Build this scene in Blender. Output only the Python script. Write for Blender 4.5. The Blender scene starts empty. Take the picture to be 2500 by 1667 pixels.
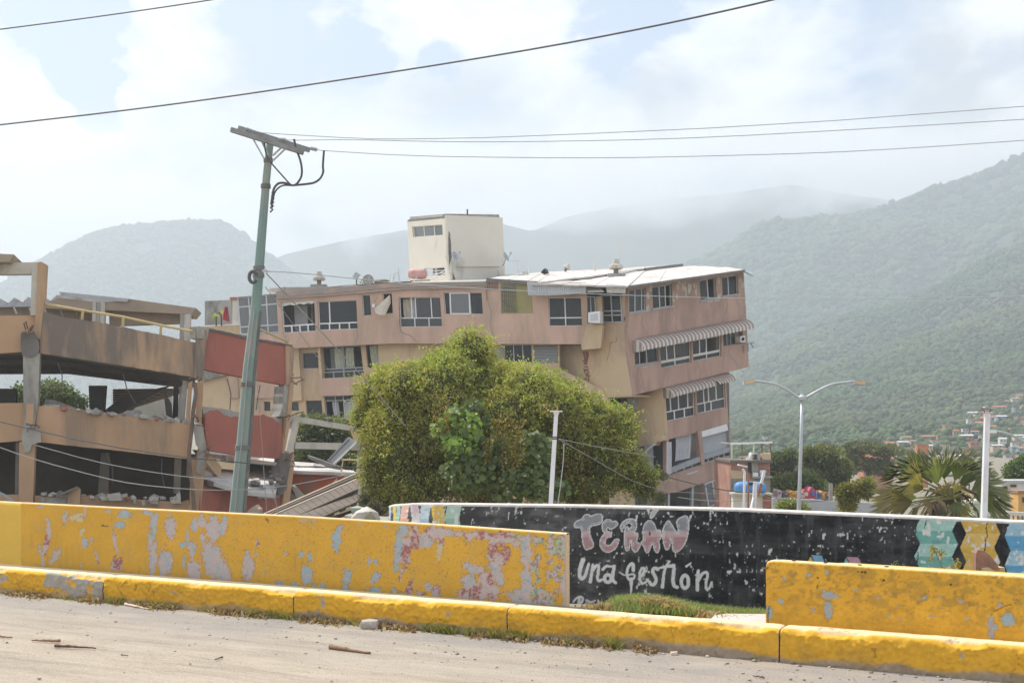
import bpy, bmesh, math, random
import numpy as np
from mathutils import Vector, Matrix
from mathutils.geometry import tessellate_polygon
R = math.radians
C = bpy.context.scene.collection
SC = bpy.context.scene

# ---------------------------------------------------------------- camera
# photograph 2500 x 1667, focal length F px, horizon row H, eye height CZ above the road
F, H, CZ = 3125.0, 1040.0, 1.7
cam = bpy.data.cameras.new('camera')
cam.sensor_width = 36.0
cam.lens = 36.0 * F / 2500.0
cam.shift_y = (H - 833.5) / 2500.0
cam.clip_start = 0.1
cam.clip_end = 30000
cam_o = bpy.data.objects.new('camera', cam)
cam_o.location = (0, 0, CZ)
cam_o.rotation_euler = (R(90), 0, 0)
C.objects.link(cam_o)
SC.camera = cam_o

# ---------------------------------------------------------------- light
SUN_DIR = Vector((-0.50, 0.42, 1.0)).normalized()      # towards the sun: behind the scene, to the left, high
sl = bpy.data.lights.new('sun', 'SUN')
sl.energy = 4.8
sl.angle = R(1.2)
sl.color = (1.0, 0.95, 0.87)
so = bpy.data.objects.new('sun', sl)
so.rotation_euler = SUN_DIR.to_track_quat('Z', 'Y').to_euler()
so.location = (-20, 20, 60)
C.objects.link(so)

SC.view_settings.view_transform = 'Standard'
SC.view_settings.look = 'None'
SC.view_settings.exposure = 0.52
SC.view_settings.gamma = 1.0
SC.view_settings.use_curve_mapping = False
SC.cycles.volume_bounces = 6
SC.cycles.max_bounces = 8
SC.cycles.diffuse_bounces = 4
SC.cycles.transparent_max_bounces = 24
SC.cycles.use_denoising = True
SC.cycles.volume_max_steps = 256


def N(nt, t, **kw):
    n = nt.nodes.new(t)
    for k, v in kw.items():
        if k.startswith('i_'):
            k2 = k[2:]
            k2 = int(k2) if k2.isdigit() else k2.replace('_', ' ')
            n.inputs[k2].default_value = v
        else:
            setattr(n, k, v)
    return n


def ramp(nt, stops, interp='LINEAR'):
    n = nt.nodes.new('ShaderNodeValToRGB')
    cr = n.color_ramp
    cr.interpolation = interp
    while len(cr.elements) < len(stops):
        cr.elements.new(0.5)
    for e, (p, c) in zip(cr.elements, stops):
        e.position = p
        e.color = (c, c, c, 1) if isinstance(c, (int, float)) else (*c[:3], 1)
    return n


def make_world():
    w = bpy.data.worlds.new('World')
    SC.world = w
    w.use_nodes = True
    nt = w.node_tree
    nt.nodes.clear()
    L = nt.links.new
    out = N(nt, 'ShaderNodeOutputWorld')
    bg = N(nt, 'ShaderNodeBackground')
    bg.inputs['Strength'].default_value = 0.1
    sky = N(nt, 'ShaderNodeTexSky', sky_type='NISHITA', sun_disc=False)
    sky.sun_elevation = math.asin(SUN_DIR.z)
    sky.sun_rotation = math.atan2(SUN_DIR.x, SUN_DIR.y)
    sky.altitude = 0
    sky.dust_density = 2.0
    tc = N(nt, 'ShaderNodeTexCoord')
    sep = N(nt, 'ShaderNodeSeparateXYZ')
    L(tc.outputs['Generated'], sep.inputs[0])
    mp = N(nt, 'ShaderNodeMapping')
    mp.inputs['Scale'].default_value = (1.0, 1.0, 1.7)
    mp.inputs['Location'].default_value = (WSEED[0], WSEED[1], WSEED[2])
    L(tc.outputs['Generated'], mp.inputs['Vector'])
    n1 = N(nt, 'ShaderNodeTexNoise', i_Scale=4.6, i_Detail=9.0, i_Roughness=0.52, i_Distortion=0.25)
    L(mp.outputs[0], n1.inputs['Vector'])
    n2 = N(nt, 'ShaderNodeTexNoise', i_Scale=9.0, i_Detail=7.0, i_Roughness=0.55, i_Distortion=0.3)
    L(mp.outputs[0], n2.inputs['Vector'])
    # clouds thicken towards the horizon
    m1 = N(nt, 'ShaderNodeMath', operation='MULTIPLY_ADD')
    L(sep.outputs['Z'], m1.inputs[0])
    m1.inputs[1].default_value = -0.50
    m1.inputs[2].default_value = 0.20
    m1c = N(nt, 'ShaderNodeMath', operation='MAXIMUM', i_1=-0.03)
    L(m1.outputs[0], m1c.inputs[0])
    m2 = N(nt, 'ShaderNodeMath', operation='ADD')
    L(n1.outputs['Fac'], m2.inputs[0])
    L(m1c.outputs[0], m2.inputs[1])
    # openings of blue between the clouds
    acc = m2.outputs[0]
    n3 = N(nt, 'ShaderNodeTexNoise', i_Scale=11.0, i_Detail=6.0, i_Roughness=0.6)
    L(mp.outputs[0], n3.inputs['Vector'])
    wob = N(nt, 'ShaderNodeVectorMath', operation='MULTIPLY_ADD')
    wob.inputs[1].default_value = (0.10, 0.10, 0.10)
    L(n3.outputs['Color'], wob.inputs[0])
    L(tc.outputs['Generated'], wob.inputs[2])
    for (px, py, r, amt) in ((235, 225, 95, .30), (150, 40, 190, .30), (640, 50, 170, .34), (880, 90, 90, .24), (1060, 170, 60, .14), (1520, 70, 130, .16), (2480, 150, 80, .10), (1320, 330, 80, .10), (-300, 120, 200, .3),
                             (2900, -100, 240, .3), (1100, -300, 200, .3), (400, -500, 260, .3)):
        d = Vector(((px - 1250) / 3125, 1, (1040 - py) / 3125)).normalized() + Vector((.05, .05, .05))
        dn = N(nt, 'ShaderNodeVectorMath', operation='DISTANCE')
        dn.inputs[1].default_value = d
        L(wob.outputs[0], dn.inputs[0])
        mr = N(nt, 'ShaderNodeMapRange', interpolation_type='SMOOTHSTEP')
        for k, v in (('From Min', r / 3125 * .35), ('From Max', r / 3125 * 1.15), ('To Min', -amt), ('To Max', 0.0)):
            mr.inputs[k].default_value = v
        L(dn.outputs['Value'], mr.inputs['Value'])
        ad = N(nt, 'ShaderNodeMath', operation='ADD')
        L(acc, ad.inputs[0])
        L(mr.outputs[0], ad.inputs[1])
        acc = ad.outputs[0]
    cov = ramp(nt, [(0.44, 0.0), (0.50, 0.6), (0.57, 1.0)])
    L(acc, cov.inputs[0])
    # shade inside the clouds: a soft grey-blue base
    shade = ramp(nt, [(0.38, (5.2, 5.4, 5.8)), (0.48, (7.6, 7.7, 7.9)), (0.58, (9.8, 9.8, 9.8))])
    L(n2.outputs['Fac'], shade.inputs[0])
    lift = N(nt, 'ShaderNodeMix', data_type='RGBA', blend_type='MIX')
    lift.inputs['Factor'].default_value = 0.62
    L(sky.outputs[0], lift.inputs['A'])
    lift.inputs['B'].default_value = (3.9, 5.1, 7.6, 1)
    mix = N(nt, 'ShaderNodeMix', data_type='RGBA')
    L(cov.outputs[0], mix.inputs['Factor'])
    L(lift.outputs['Result'], mix.inputs['A'])
    L(shade.outputs[0], mix.inputs['B'])
    L(mix.outputs['Result'], bg.inputs['Color'])
    L(bg.outputs[0], out.inputs['Surface'])


WSEED = (0.35, 0.1, 0.2)
make_world()


# ---------------------------------------------------------------- geometry helpers
def ray(px, py):
    return Vector(((px - 1250.0) / F, 1.0, (H - py) / F))


def P(px, py, Y):
    """the world point at distance Y that the photograph shows at (px, py)"""
    r = ray(px, py)
    return Vector((r.x * Y, Y, CZ + r.z * Y))


class Plane:
    def __init__(s, p, n):
        s.p = Vector(p)
        s.n = Vector(n).normalized()
        if s.n.y > 0:
            s.n = -s.n                       # the normal looks back to the camera side

    def at(s, px, py):
        r = ray(px, py)
        c = Vector((0, 0, CZ))
        return c + r * ((s.p - c).dot(s.n) / r.dot(s.n))


def vplane(pa, Ya, pb, Yb):
    a, b = P(pa, H, Ya), P(pb, H, Yb)
    d = b - a
    return Plane(a, (d.y, -d.x, 0))


def plane3(a, b, c):
    a, b, c = Vector(a), Vector(b), Vector(c)
    return Plane(a, (b - a).cross(c - a))


class MB:
    """collects faces, then links them as ONE mesh object"""
    def __init__(s):
        s.v, s.f, s.m = [], [], []

    def add(s, vs, fs, m=0):
        o = len(s.v)
        s.v += [tuple(v) for v in vs]
        s.f += [tuple(i + o for i in f) for f in fs]
        s.m += [m] * len(fs)
        return s

    def prism(s, pts, plane, thick, holes=(), push=0.0, m=0):
        """front outline in photo pixels laid on a plane, extruded away from the camera"""
        n = plane.n
        loops = [list(pts)] + [list(h) for h in holes]
        fl = [[plane.at(*q) + n * push for q in lp] for lp in loops]
        # a flat 2-D copy for tessellation
        ex = n.cross(Vector((0, 0, 1))).normalized()
        ey = n.cross(ex)
        flat = [[Vector((v.dot(ex), v.dot(ey), 0)) for v in lp] for lp in fl]
        tris = tessellate_polygon(flat)
        fr = [v for lp in fl for v in lp]
        bk = [v - n * thick for v in fr]
        k = len(fr)
        faces = []
        for t in tris:
            a, b, c = (fr[i] for i in t)
            if (b - a).cross(c - a).dot(n) < 0:
                t = (t[0], t[2], t[1])
            faces.append(tuple(t))
            faces.append((t[0] + k, t[2] + k, t[1] + k))
        o = 0
        for lp in loops:
            q = len(lp)
            for i in range(q):
                j = (i + 1) % q
                faces.append((o + i, o + j, o + j + k, o + i + k))
            o += q
        return s.add(fr + bk, faces, m)

    def beam(s, a, b, w, h=None, up=(0, 0, 1), m=0):
        a, b = Vector(a), Vector(b)
        h = w if h is None else h
        d = (b - a).normalized()
        u = Vector(up)
        if abs(d.dot(u)) > 0.98:
            u = Vector((0, 1, 0))
        x = d.cross(u).normalized() * w / 2
        y = x.cross(d).normalized() * h / 2
        vs = [a - x - y, a + x - y, a + x + y, a - x + y, b - x - y, b + x - y, b + x + y, b - x + y]
        return s.add(vs, [(0, 1, 2, 3), (7, 6, 5, 4), (0, 4, 5, 1), (1, 5, 6, 2), (2, 6, 7, 3), (3, 7, 4, 0)], m)

    def box(s, lo, hi, m=0):
        (a, b, c), (d, e, f) = lo, hi
        vs = [(a, b, c), (d, b, c), (d, e, c), (a, e, c), (a, b, f), (d, b, f), (d, e, f), (a, e, f)]
        return s.add(vs, [(3, 2, 1, 0), (4, 5, 6, 7), (0, 1, 5, 4), (1, 2, 6, 5), (2, 3, 7, 6), (3, 0, 4, 7)], m)

    def tube(s, pts, r, seg=6, m=0, cap=True):
        pts = [Vector(p) for p in pts]
        n = len(pts)
        rs = r if isinstance(r, (list, tuple)) else [r] * n
        vs, fs = [], []
        px = None
        for i, p in enumerate(pts):
            d = (pts[min(i + 1, n - 1)] - pts[max(i - 1, 0)]).normalized()
            if px is None:
                px = d.orthogonal().normalized()
            px = (px - d * px.dot(d))
            px = px.normalized() if px.length > 1e-6 else d.orthogonal().normalized()
            py = d.cross(px)
            for k in range(seg):
                t = 2 * math.pi * k / seg
                vs.append(p + (px * math.cos(t) + py * math.sin(t)) * rs[i])
        for i in range(n - 1):
            for k in range(seg):
                k2 = (k + 1) % seg
                fs.append((i * seg + k, i * seg + k2, (i + 1) * seg + k2, (i + 1) * seg + k))
        if cap:
            fs.append(tuple(range(seg - 1, -1, -1)))
            fs.append(tuple((n - 1) * seg + k for k in range(seg)))
        return s.add(vs, fs, m)

    def lathe(s, prof, base, axis=(0, 0, 1), seg=16, m=0):
        base, ax = Vector(base), Vector(axis).normalized()
        x = ax.orthogonal().normalized()
        y = ax.cross(x)
        vs, fs = [], []
        for (r, z) in prof:
            for k in range(seg):
                t = 2 * math.pi * k / seg
                vs.append(base + ax * z + (x * math.cos(t) + y * math.sin(t)) * max(r, 1e-4))
        for i in range(len(prof) - 1):
            for k in range(seg):
                k2 = (k + 1) % seg
                fs.append((i * seg + k, i * seg + k2, (i + 1) * seg + k2, (i + 1) * seg + k))
        fs.append(tuple(range(seg - 1, -1, -1)))
        fs.append(tuple((len(prof) - 1) * seg + k for k in range(seg)))
        return s.add(vs, fs, m)

    def build(s, name, mats, parent=None, smooth=False, **tags):
        me = bpy.data.meshes.new(name)
        me.from_pydata(s.v, [], s.f)
        mats = mats if isinstance(mats, (list, tuple)) else [mats]
        for mt in mats:
            me.materials.append(mt)
        if len(mats) > 1:
            me.polygons.foreach_set('material_index', s.m)
        if smooth:
            me.polygons.foreach_set('use_smooth', [True] * len(me.polygons))
        me.update()
        o = bpy.data.objects.new(name, me)
        C.objects.link(o)
        par(o, parent)
        for k, v in tags.items():
            o[k] = v
        return o


def par(o, parent):
    if parent is not None:
        o.parent = parent
        o.matrix_parent_inverse = Matrix.Translation(parent.location).inverted() if parent.type == 'EMPTY' else Matrix.Identity(4)


def thing(name, label, cat, loc=(0, 0, 0), group=None):
    o = bpy.data.objects.new(name, None)
    o.empty_display_size = 0.3
    o.location = loc
    C.objects.link(o)
    o['label'] = label
    o['category'] = cat
    if group:
        o['group'] = group
    return o


def tag(o, label, cat, group=None):
    o['label'] = label
    o['category'] = cat
    if group:
        o['group'] = group
    return o


def struct(o):
    o['kind'] = 'structure'
    return o


def mesh_np(name, v, f, mat, parent=None, smooth=True, col=None):
    """mesh from numpy arrays; f is (n,3) or (n,4)"""
    v = np.asarray(v, dtype=np.float32)
    f = np.asarray(f, dtype=np.int32)
    me = bpy.data.meshes.new(name)
    me.vertices.add(len(v))
    me.vertices.foreach_set('co', v.ravel())
    k = f.shape[1]
    me.loops.add(f.size)
    me.loops.foreach_set('vertex_index', f.ravel())
    me.polygons.add(len(f))
    me.polygons.foreach_set('loop_start', np.arange(0, f.size, k, dtype=np.int32))
    me.polygons.foreach_set('loop_total', np.full(len(f), k, dtype=np.int32))
    if smooth:
        me.polygons.foreach_set('use_smooth', np.ones(len(f), dtype=bool))
    me.update(calc_edges=True)
    if col is not None:
        a = me.color_attributes.new('paint', 'FLOAT_COLOR', 'POINT')
        c4 = np.ones((len(v), 4), dtype=np.float32)
        c4[:, :3] = col
        a.data.foreach_set('color', c4.ravel())
    for mt in (mat if isinstance(mat, (list, tuple)) else [mat]):
        me.materials.append(mt)
    o = bpy.data.objects.new(name, me)
    C.objects.link(o)
    par(o, parent)
    return o


# ---------------------------------------------------------------- numpy noise
def _hash(ix, iy, seed):
    h = (ix.astype(np.int64) * 374761393 + iy.astype(np.int64) * 668265263 + seed * 1442695041) & 0xFFFFFFFF
    h = ((h ^ (h >> 13)) * 1274126177) & 0xFFFFFFFF
    h = (h ^ (h >> 16)) & 0xFFFFFFFF
    return h.astype(np.float64) / 4294967295.0


def vnoise(x, y, seed=0):
    x, y = np.asarray(x, float), np.asarray(y, float)
    ix, iy = np.floor(x), np.floor(y)
    fx, fy = x - ix, y - iy
    fx, fy = fx * fx * (3 - 2 * fx), fy * fy * (3 - 2 * fy)
    a, b = _hash(ix, iy, seed), _hash(ix + 1, iy, seed)
    c, d = _hash(ix, iy + 1, seed), _hash(ix + 1, iy + 1, seed)
    return (a * (1 - fx) + b * fx) * (1 - fy) + (c * (1 - fx) + d * fx) * fy


def fbm(x, y, oct=4, seed=0, gain=0.5):
    s, amp, tot = 0, 1.0, 0
    for o in range(oct):
        s = s + amp * vnoise(x * 2 ** o + 17.3 * o, y * 2 ** o - 9.1 * o, seed + o * 31)
        tot += amp
        amp *= gain
    return s / tot


# ---------------------------------------------------------------- materials
def mat(name, col, rough=0.85, var=0.12, scale=3.0, bump=0.0, bscale=40.0, metal=0.0, stain=None, spec=0.3, col2=None,
        stretch=(1, 1, 1), trans=0.0, attr=None):
    m = bpy.data.materials.new(name)
    m.use_nodes = True
    nt = m.node_tree
    L = nt.links.new
    b = nt.nodes['Principled BSDF']
    b.inputs['Roughness'].default_value = rough
    b.inputs['Metallic'].default_value = metal
    b.inputs['Specular IOR Level'].default_value = spec
    tc = N(nt, 'ShaderNodeTexCoord')
    mp = N(nt, 'ShaderNodeMapping')
    mp.inputs['Scale'].default_value = stretch
    L(tc.outputs['Object'], mp.inputs[0])
    n = N(nt, 'ShaderNodeTexNoise', i_Scale=scale, i_Detail=8.0, i_Roughness=0.62)
    L(mp.outputs[0], n.inputs['Vector'])
    lo = tuple(c * (1 - var) for c in col)
    hi = tuple(min(1, c * (1 + var)) for c in col) if col2 is None else col2
    r = ramp(nt, [(0.32, lo), (0.68, hi)])
    L(n.outputs['Fac'], r.inputs[0])
    last = r.outputs[0]
    if attr:
        at = N(nt, 'ShaderNodeAttribute', attribute_name=attr)
        mx = N(nt, 'ShaderNodeMix', data_type='RGBA', blend_type='MULTIPLY')
        mx.inputs['Factor'].default_value = 1.0
        L(at.outputs['Color'], mx.inputs['A'])
        L(last, mx.inputs['B'])
        last = mx.outputs['Result']
    if stain:
        scol, amount, sscale, st = stain
        mp2 = N(nt, 'ShaderNodeMapping')
        mp2.inputs['Scale'].default_value = st
        L(tc.outputs['Object'], mp2.inputs[0])
        n2 = N(nt, 'ShaderNodeTexNoise', i_Scale=sscale, i_Detail=10.0, i_Roughness=0.68, i_Distortion=0.4)
        L(mp2.outputs[0], n2.inputs['Vector'])
        r2 = ramp(nt, [(0.62 - 0.3 * amount, 0.0), (0.74 - 0.22 * amount, 0.85)])
        L(n2.outputs['Fac'], r2.inputs[0])
        mx = N(nt, 'ShaderNodeMix', data_type='RGBA')
        L(r2.outputs[0], mx.inputs['Factor'])
        L(last, mx.inputs['A'])
        mx.inputs['B'].default_value = (*scol, 1)
        last = mx.outputs['Result']
    L(last, b.inputs['Base Color'])
    if bump:
        nb = N(nt, 'ShaderNodeTexNoise', i_Scale=bscale, i_Detail=6.0, i_Roughness=0.6)
        L(tc.outputs['Object'], nb.inputs['Vector'])
        bn = N(nt, 'ShaderNodeBump', i_Strength=bump, i_Distance=0.02)
        L(nb.outputs['Fac'], bn.inputs['Height'])
        L(bn.outputs[0], b.inputs['Normal'])
    if trans:
        t = N(nt, 'ShaderNodeBsdfTranslucent')
        L(last, t.inputs['Color'])
        ms = N(nt, 'ShaderNodeMixShader')
        ms.inputs[0].default_value = trans
        L(b.outputs[0], ms.inputs[1])
        L(t.outputs[0], ms.inputs[2])
        L(ms.outputs[0], nt.nodes['Material Output'].inputs['Surface'])
    return m


def vol_mat(name, col, dens, g=0.0):
    m = bpy.data.materials.new(name)
    m.use_nodes = True
    nt = m.node_tree
    nt.nodes.clear()
    o = N(nt, 'ShaderNodeOutputMaterial')
    v = N(nt, 'ShaderNodeVolumePrincipled')
    v.inputs['Color'].default_value = (*col, 1)
    v.inputs['Density'].default_value = dens
    v.inputs['Anisotropy'].default_value = g
    nt.links.new(v.outputs[0], o.inputs['Volume'])
    return m, nt, v


# ---------------------------------------------------------------- haze and low cloud
hm, _, _ = vol_mat('haze', (0.645, 0.71, 0.77), 0.00068, 0.3)
b = MB().box((-2300, -60, -12), (2300, 3700, 475))
b.build('haze', hm, kind='stuff')
# ---------------------------------------------------------------- cloud bank lying on the mountains
cm, nt, v = vol_mat('low_cloud', (0.985, 0.99, 1.0), 0.0, 0.35)
L = nt.links.new
geo = N(nt, 'ShaderNodeNewGeometry')
mp = N(nt, 'ShaderNodeMapping')
mp.inputs['Scale'].default_value = (0.0016, 0.0010, 0.0024)
mp.inputs['Location'].default_value = (0.3, 0.6, 0.1)
L(geo.outputs['Position'], mp.inputs[0])
n = N(nt, 'ShaderNodeTexNoise', i_Scale=2.6, i_Detail=7.0, i_Roughness=0.62, i_Distortion=0.3)
L(mp.outputs[0], n.inputs['Vector'])
sep = N(nt, 'ShaderNodeSeparateXYZ')
L(geo.outputs['Position'], sep.inputs[0])
zr = N(nt, 'ShaderNodeMapRange')
for k, val in (('From Min', 250.0), ('From Max', 450.0), ('To Min', -0.32), ('To Max', 0.16)):
    zr.inputs[k].default_value = val
L(sep.outputs['Z'], zr.inputs['Value'])
ad = N(nt, 'ShaderNodeMath', operation='ADD')
L(n.outputs['Fac'], ad.inputs[0])
L(zr.outputs[0], ad.inputs[1])
rm = N(nt, 'ShaderNodeMapRange')
for k, val in (('From Min', 0.44), ('From Max', 0.58), ('To Min', 0.0), ('To Max', 0.010)):
    rm.inputs[k].default_value = val
L(ad.outputs[0], rm.inputs['Value'])
tp = N(nt, 'ShaderNodeMapRange', interpolation_type='SMOOTHSTEP')
for k, val in (('From Min', 360.0), ('From Max', 455.0), ('To Min', 1.0), ('To Max', 0.0)):
    tp.inputs[k].default_value = val
L(sep.outputs['Z'], tp.inputs['Value'])
ml = N(nt, 'ShaderNodeMath', operation='MULTIPLY')
L(rm.outputs[0], ml.inputs[0])
L(tp.outputs[0], ml.inputs[1])
L(ml.outputs[0], v.inputs['Density'])
b = MB().box((-1900, 1720, 170), (2000, 3500, 465))
b.build('cloud_bank', cm, kind='stuff')


# ---------------------------------------------------------------- ground and hills
def interp_line(pts, x):
    xs, ys = zip(*pts)
    return np.interp(x, xs, ys)


FOREST = mat('forest_canopy', (0.058, 0.086, 0.028), 0.9, col2=(0.12, 0.135, 0.045), scale=0.035, var=0.35)
HILL = mat('hill_soil', (0.050, 0.066, 0.030), 0.95, col2=(0.095, 0.095, 0.05), scale=0.02, bump=0.6, bscale=0.15)


def ico(sub=1):
    bm = bmesh.new()
    bmesh.ops.create_icosphere(bm, subdivisions=sub, radius=1)
    v = np.array([q.co[:] for q in bm.verts])
    f = np.array([[q.index for q in g.verts] for g in bm.faces])
    bm.free()
    return v, f


ICO_V, ICO_F = ico(1)
ICO2_V, ICO2_F = ico(2)


def make_hill(name, ridge, Yr, Y0, label_trees, ntree, tsize, seed, spur=0.5, x0=-400, x1=2900, nx=260, ny=90, z0=-5.5, tree_lim=None,
              wave=1.0, base_pow=1.15, rough=1.0):
    """a slope from its foot at Y0 up to the ridge line traced at distance Yr(px); a wood grows on it"""
    rng = np.random.RandomState(seed)
    px = np.linspace(x0, x1, nx)
    t = np.linspace(0, 1, ny)
    PX, T = np.meshgrid(px, t)
    YR = Yr(PX) if callable(Yr) else np.full_like(PX, Yr)
    Y = Y0 + (YR - Y0) * T
    zr = CZ + (H - interp_line(ridge, PX)) / F * YR
    # spurs: ribs and gullies running down the slope
    X = (PX - 1250) / F * Y
    rib = fbm(X / 140.0 + 3 * seed, Y / 330.0, 4, seed)
    prof = T ** base_pow
    Z = z0 + (zr - z0) * prof + (rib - 0.5) * spur * (zr - z0) * np.sin(np.pi * np.clip(T, 0, 1)) * wave
    Z += (fbm(X / 25, Y / 25, 3, seed + 5) - 0.5) * 5 * rough * np.minimum(1, T * 6) * (1 - 0.6 * T)
    # a back slope so the ridge is a ridge
    yb = YR[-1] + 260
    Xb = (px - 1250) / F * yb
    v = np.stack([X, Y, Z], -1).reshape(-1, 3)
    back = np.stack([Xb, yb, np.full_like(Xb, z0 - 5)], -1)
    v = np.concatenate([v, back])
    i, j = np.meshgrid(np.arange(nx - 1), np.arange(ny))
    a = (j * nx + i).ravel()
    f = np.stack([a, a + 1, a + nx + 1, a + nx], -1)
    o = struct(mesh_np(name, v, f, HILL))
    if ntree:
        # trees: each a lumpy crown, joined to one wood (far more than could be counted)
        u = rng.rand(ntree)
        tt = rng.rand(ntree) ** 0.62
        u[: ntree // 6] = rng.rand(ntree // 6)
        tt[: ntree // 6] = 0.99 + 0.015 * rng.rand(ntree // 6)
        fi = u * (nx - 1)
        fj = tt * (ny - 1)
        i0, j0 = np.minimum(fi.astype(int), nx - 2), np.minimum(fj.astype(int), ny - 2)
        a, b_ = fi - i0, fj - j0

        def bil(G):
            return (G[j0, i0] * (1 - a) + G[j0, i0 + 1] * a) * (1 - b_) + (G[j0 + 1, i0] * (1 - a) + G[j0 + 1, i0 + 1] * a) * b_
        cx, cy, cz = bil(X), bil(Y), bil(Z)
        dens = fbm(cx / 60, cy / 60, 3, seed + 9)
        keep = dens > 0.22
        if tree_lim is not None:
            keep &= tree_lim(cx, cy, cz)
        cx, cy, cz = cx[keep], cy[keep], cz[keep]
        n_ = len(cx)
        s = tsize * (0.55 + 0.9 * rng.rand(n_) ** 1.6) * (cy / YR.max()) ** 0.75
        sz = s * (0.6 + 0.5 * rng.rand(n_))
        V, Fc = ICO_V, ICO_F
        ang = rng.rand(n_) * 6.28
        jit = 1 + 0.8 * (rng.rand(n_, len(V)) - 0.5)
        lx = V[:, 0] * jit
        ly = V[:, 1] * jit
        lz = V[:, 2] * jit
        x = cx[:, None] + s[:, None] * (lx * np.cos(ang)[:, None] - ly * np.sin(ang)[:, None])
        y = cy[:, None] + s[:, None] * (lx * np.sin(ang)[:, None] + ly * np.cos(ang)[:, None])
        z = cz[:, None] + sz[:, None] * (lz + 0.45)
        vv = np.stack([x, y, z], -1).reshape(-1, 3)
        ff = (Fc[None] + (np.arange(n_) * len(V))[:, None, None]).reshape(-1, 3)
        c = (0.72 + 0.5 * rng.rand(n_, 1)) * (0.55 + 0.95 * fbm(cx / 45, cy / 45, 4, seed + 3))[:, None]
        base = np.array([1.0, 1.0, 1.0]) * c
        base[:, 0] *= (0.75 + 0.3 * rng.rand(n_)) * (0.7 + 0.6 * fbm(cx / 110, cy / 110, 3, seed + 8))
        dry = rng.rand(n_) < 0.06
        base[dry] *= np.array([1.35, 1.15, 1.0])
        colr = np.repeat(base, len(V), axis=0)
        w = mesh_np(name.replace('hill', 'wood').replace('mountain', 'wood'), vv, ff, FOREST_A, smooth=False, col=colr)
        w['kind'] = 'stuff'
        w['label'] = label_trees
    return X, Y, Z


FOREST_A = mat('forest_canopy', (0.040, 0.060, 0.022), 0.9, col2=(0.090, 0.105, 0.038), scale=0.05, attr='paint')

ridge_right = [(1000, 1010), (1300, 900), (1500, 760), (1620, 700), (1700, 648), (1800, 598), (1870, 552), (1960, 548), (2060, 538), (2130, 528),
               (2200, 505), (2260, 478), (2330, 458), (2400, 440), (2440, 415), (2500, 392), (2700, 320), (2900, 290)]
ridge_mid = [(1300, 1030), (1700, 960), (1800, 905), (1900, 850), (2000, 800), (2100, 765), (2200, 745), (2300, 700), (2400, 640), (2500, 600), (2900, 470)]
ridge_front = [(1300, 1038), (1700, 1015), (1800, 985), (1900, 955), (2000, 905), (2100, 875), (2200, 840), (2300, 812), (2400, 780), (2500, 750), (2900, 640)]
ridge_left = [(-400, 800), (-100, 730), (0, 690), (60, 662), (110, 640), (150, 615), (200, 590), (240, 574), (290, 562), (340, 556), (420, 550), (480, 548), (520, 545), (550, 552), (575, 568),
              (600, 585), (625, 605), (650, 625), (700, 662), (760, 700), (1000, 790), (1300, 900), (2900, 1000)]
ridge_c = [(-400, 700), (500, 700), (700, 620), (850, 585), (1000, 560), (1100, 560), (1200, 540), (1300, 565), (1380, 530), (1500, 505), (1600, 490), (1800, 470), (1930, 450), (2100, 480), (2300, 500), (2900, 480)]

make_hill('mountain_far', ridge_c, 2350, 1800, 'x', 0, 10, 3, nx=200, ny=60, wave=0.6)
make_hill('mountain_left', ridge_left, 2050, 1400, 'green wood over the hazy left mountain', 20000, 4.6, 7, nx=200, ny=70, x1=1400, spur=0.10, rough=0.3)
make_hill('hill_right', ridge_right, 1650, 950, 'wooded slope rising to the upper right ridge', 27000, 5.2, 11, x0=1000, nx=260)
make_hill('hill_middle', ridge_mid, 1080, 640, 'wooded spur half way up the right slope', 18000, 2.5, 15, x0=1300, nx=220)
HF = make_hill('hill_front', ridge_front, 800, 150, 'wood and scrub over the lowest right spur', 30000, 1.9, 19, x0=1300, nx=260, ny=140, base_pow=1.9)

# ---------------------------------------------------------------- shared materials
def glass_mat(name, tint=(0.75, 0.8, 0.82), body=(0.055, 0.06, 0.06), fac=0.5, rough=0.12):
    m = bpy.data.materials.new(name)
    m.use_nodes = True
    nt = m.node_tree
    L = nt.links.new
    b = nt.nodes['Principled BSDF']
    b.inputs['Base Color'].default_value = (*body, 1)
    b.inputs['Roughness'].default_value = rough
    b.inputs['Specular IOR Level'].default_value = 0.5
    t = N(nt, 'ShaderNodeBsdfTransparent')
    t.inputs['Color'].default_value = (*tint, 1)
    ms = N(nt, 'ShaderNodeMixShader')
    ms.inputs[0].default_value = fac
    L(t.outputs[0], ms.inputs[1])
    L(b.outputs[0], ms.inputs[2])
    L(ms.outputs[0], nt.nodes['Material Output'].inputs['Surface'])
    return m


DIRT = (0.16, 0.13, 0.11)
M = {}
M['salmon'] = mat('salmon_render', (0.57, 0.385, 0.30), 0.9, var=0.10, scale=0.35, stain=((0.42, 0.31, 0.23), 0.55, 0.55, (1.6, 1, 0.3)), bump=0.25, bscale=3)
M['salmon_shaded'] = mat('salmon_render_shaded', (0.48, 0.325, 0.26), 0.9, var=0.10, scale=0.35, stain=((0.32, 0.225, 0.18), 0.55, 0.55, (1.6, 1, 0.3)), bump=0.25, bscale=3)  # same salmon, darkened for the front turned from the sun
M['salmon_worn'] = mat('worn_salmon_parapet', (0.50, 0.33, 0.25), 0.92, var=0.15, scale=1.0, stain=((0.30, 0.27, 0.24), 0.95, 1.4, (1, 1, 2.2)), bump=0.5, bscale=4)
M['beige'] = mat('beige_render', (0.58, 0.44, 0.28), 0.9, var=0.08, scale=0.4, stain=((0.42, 0.31, 0.22), 0.4, 0.5, (1, 1, 0.4)), bump=0.2, bscale=3)
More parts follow.
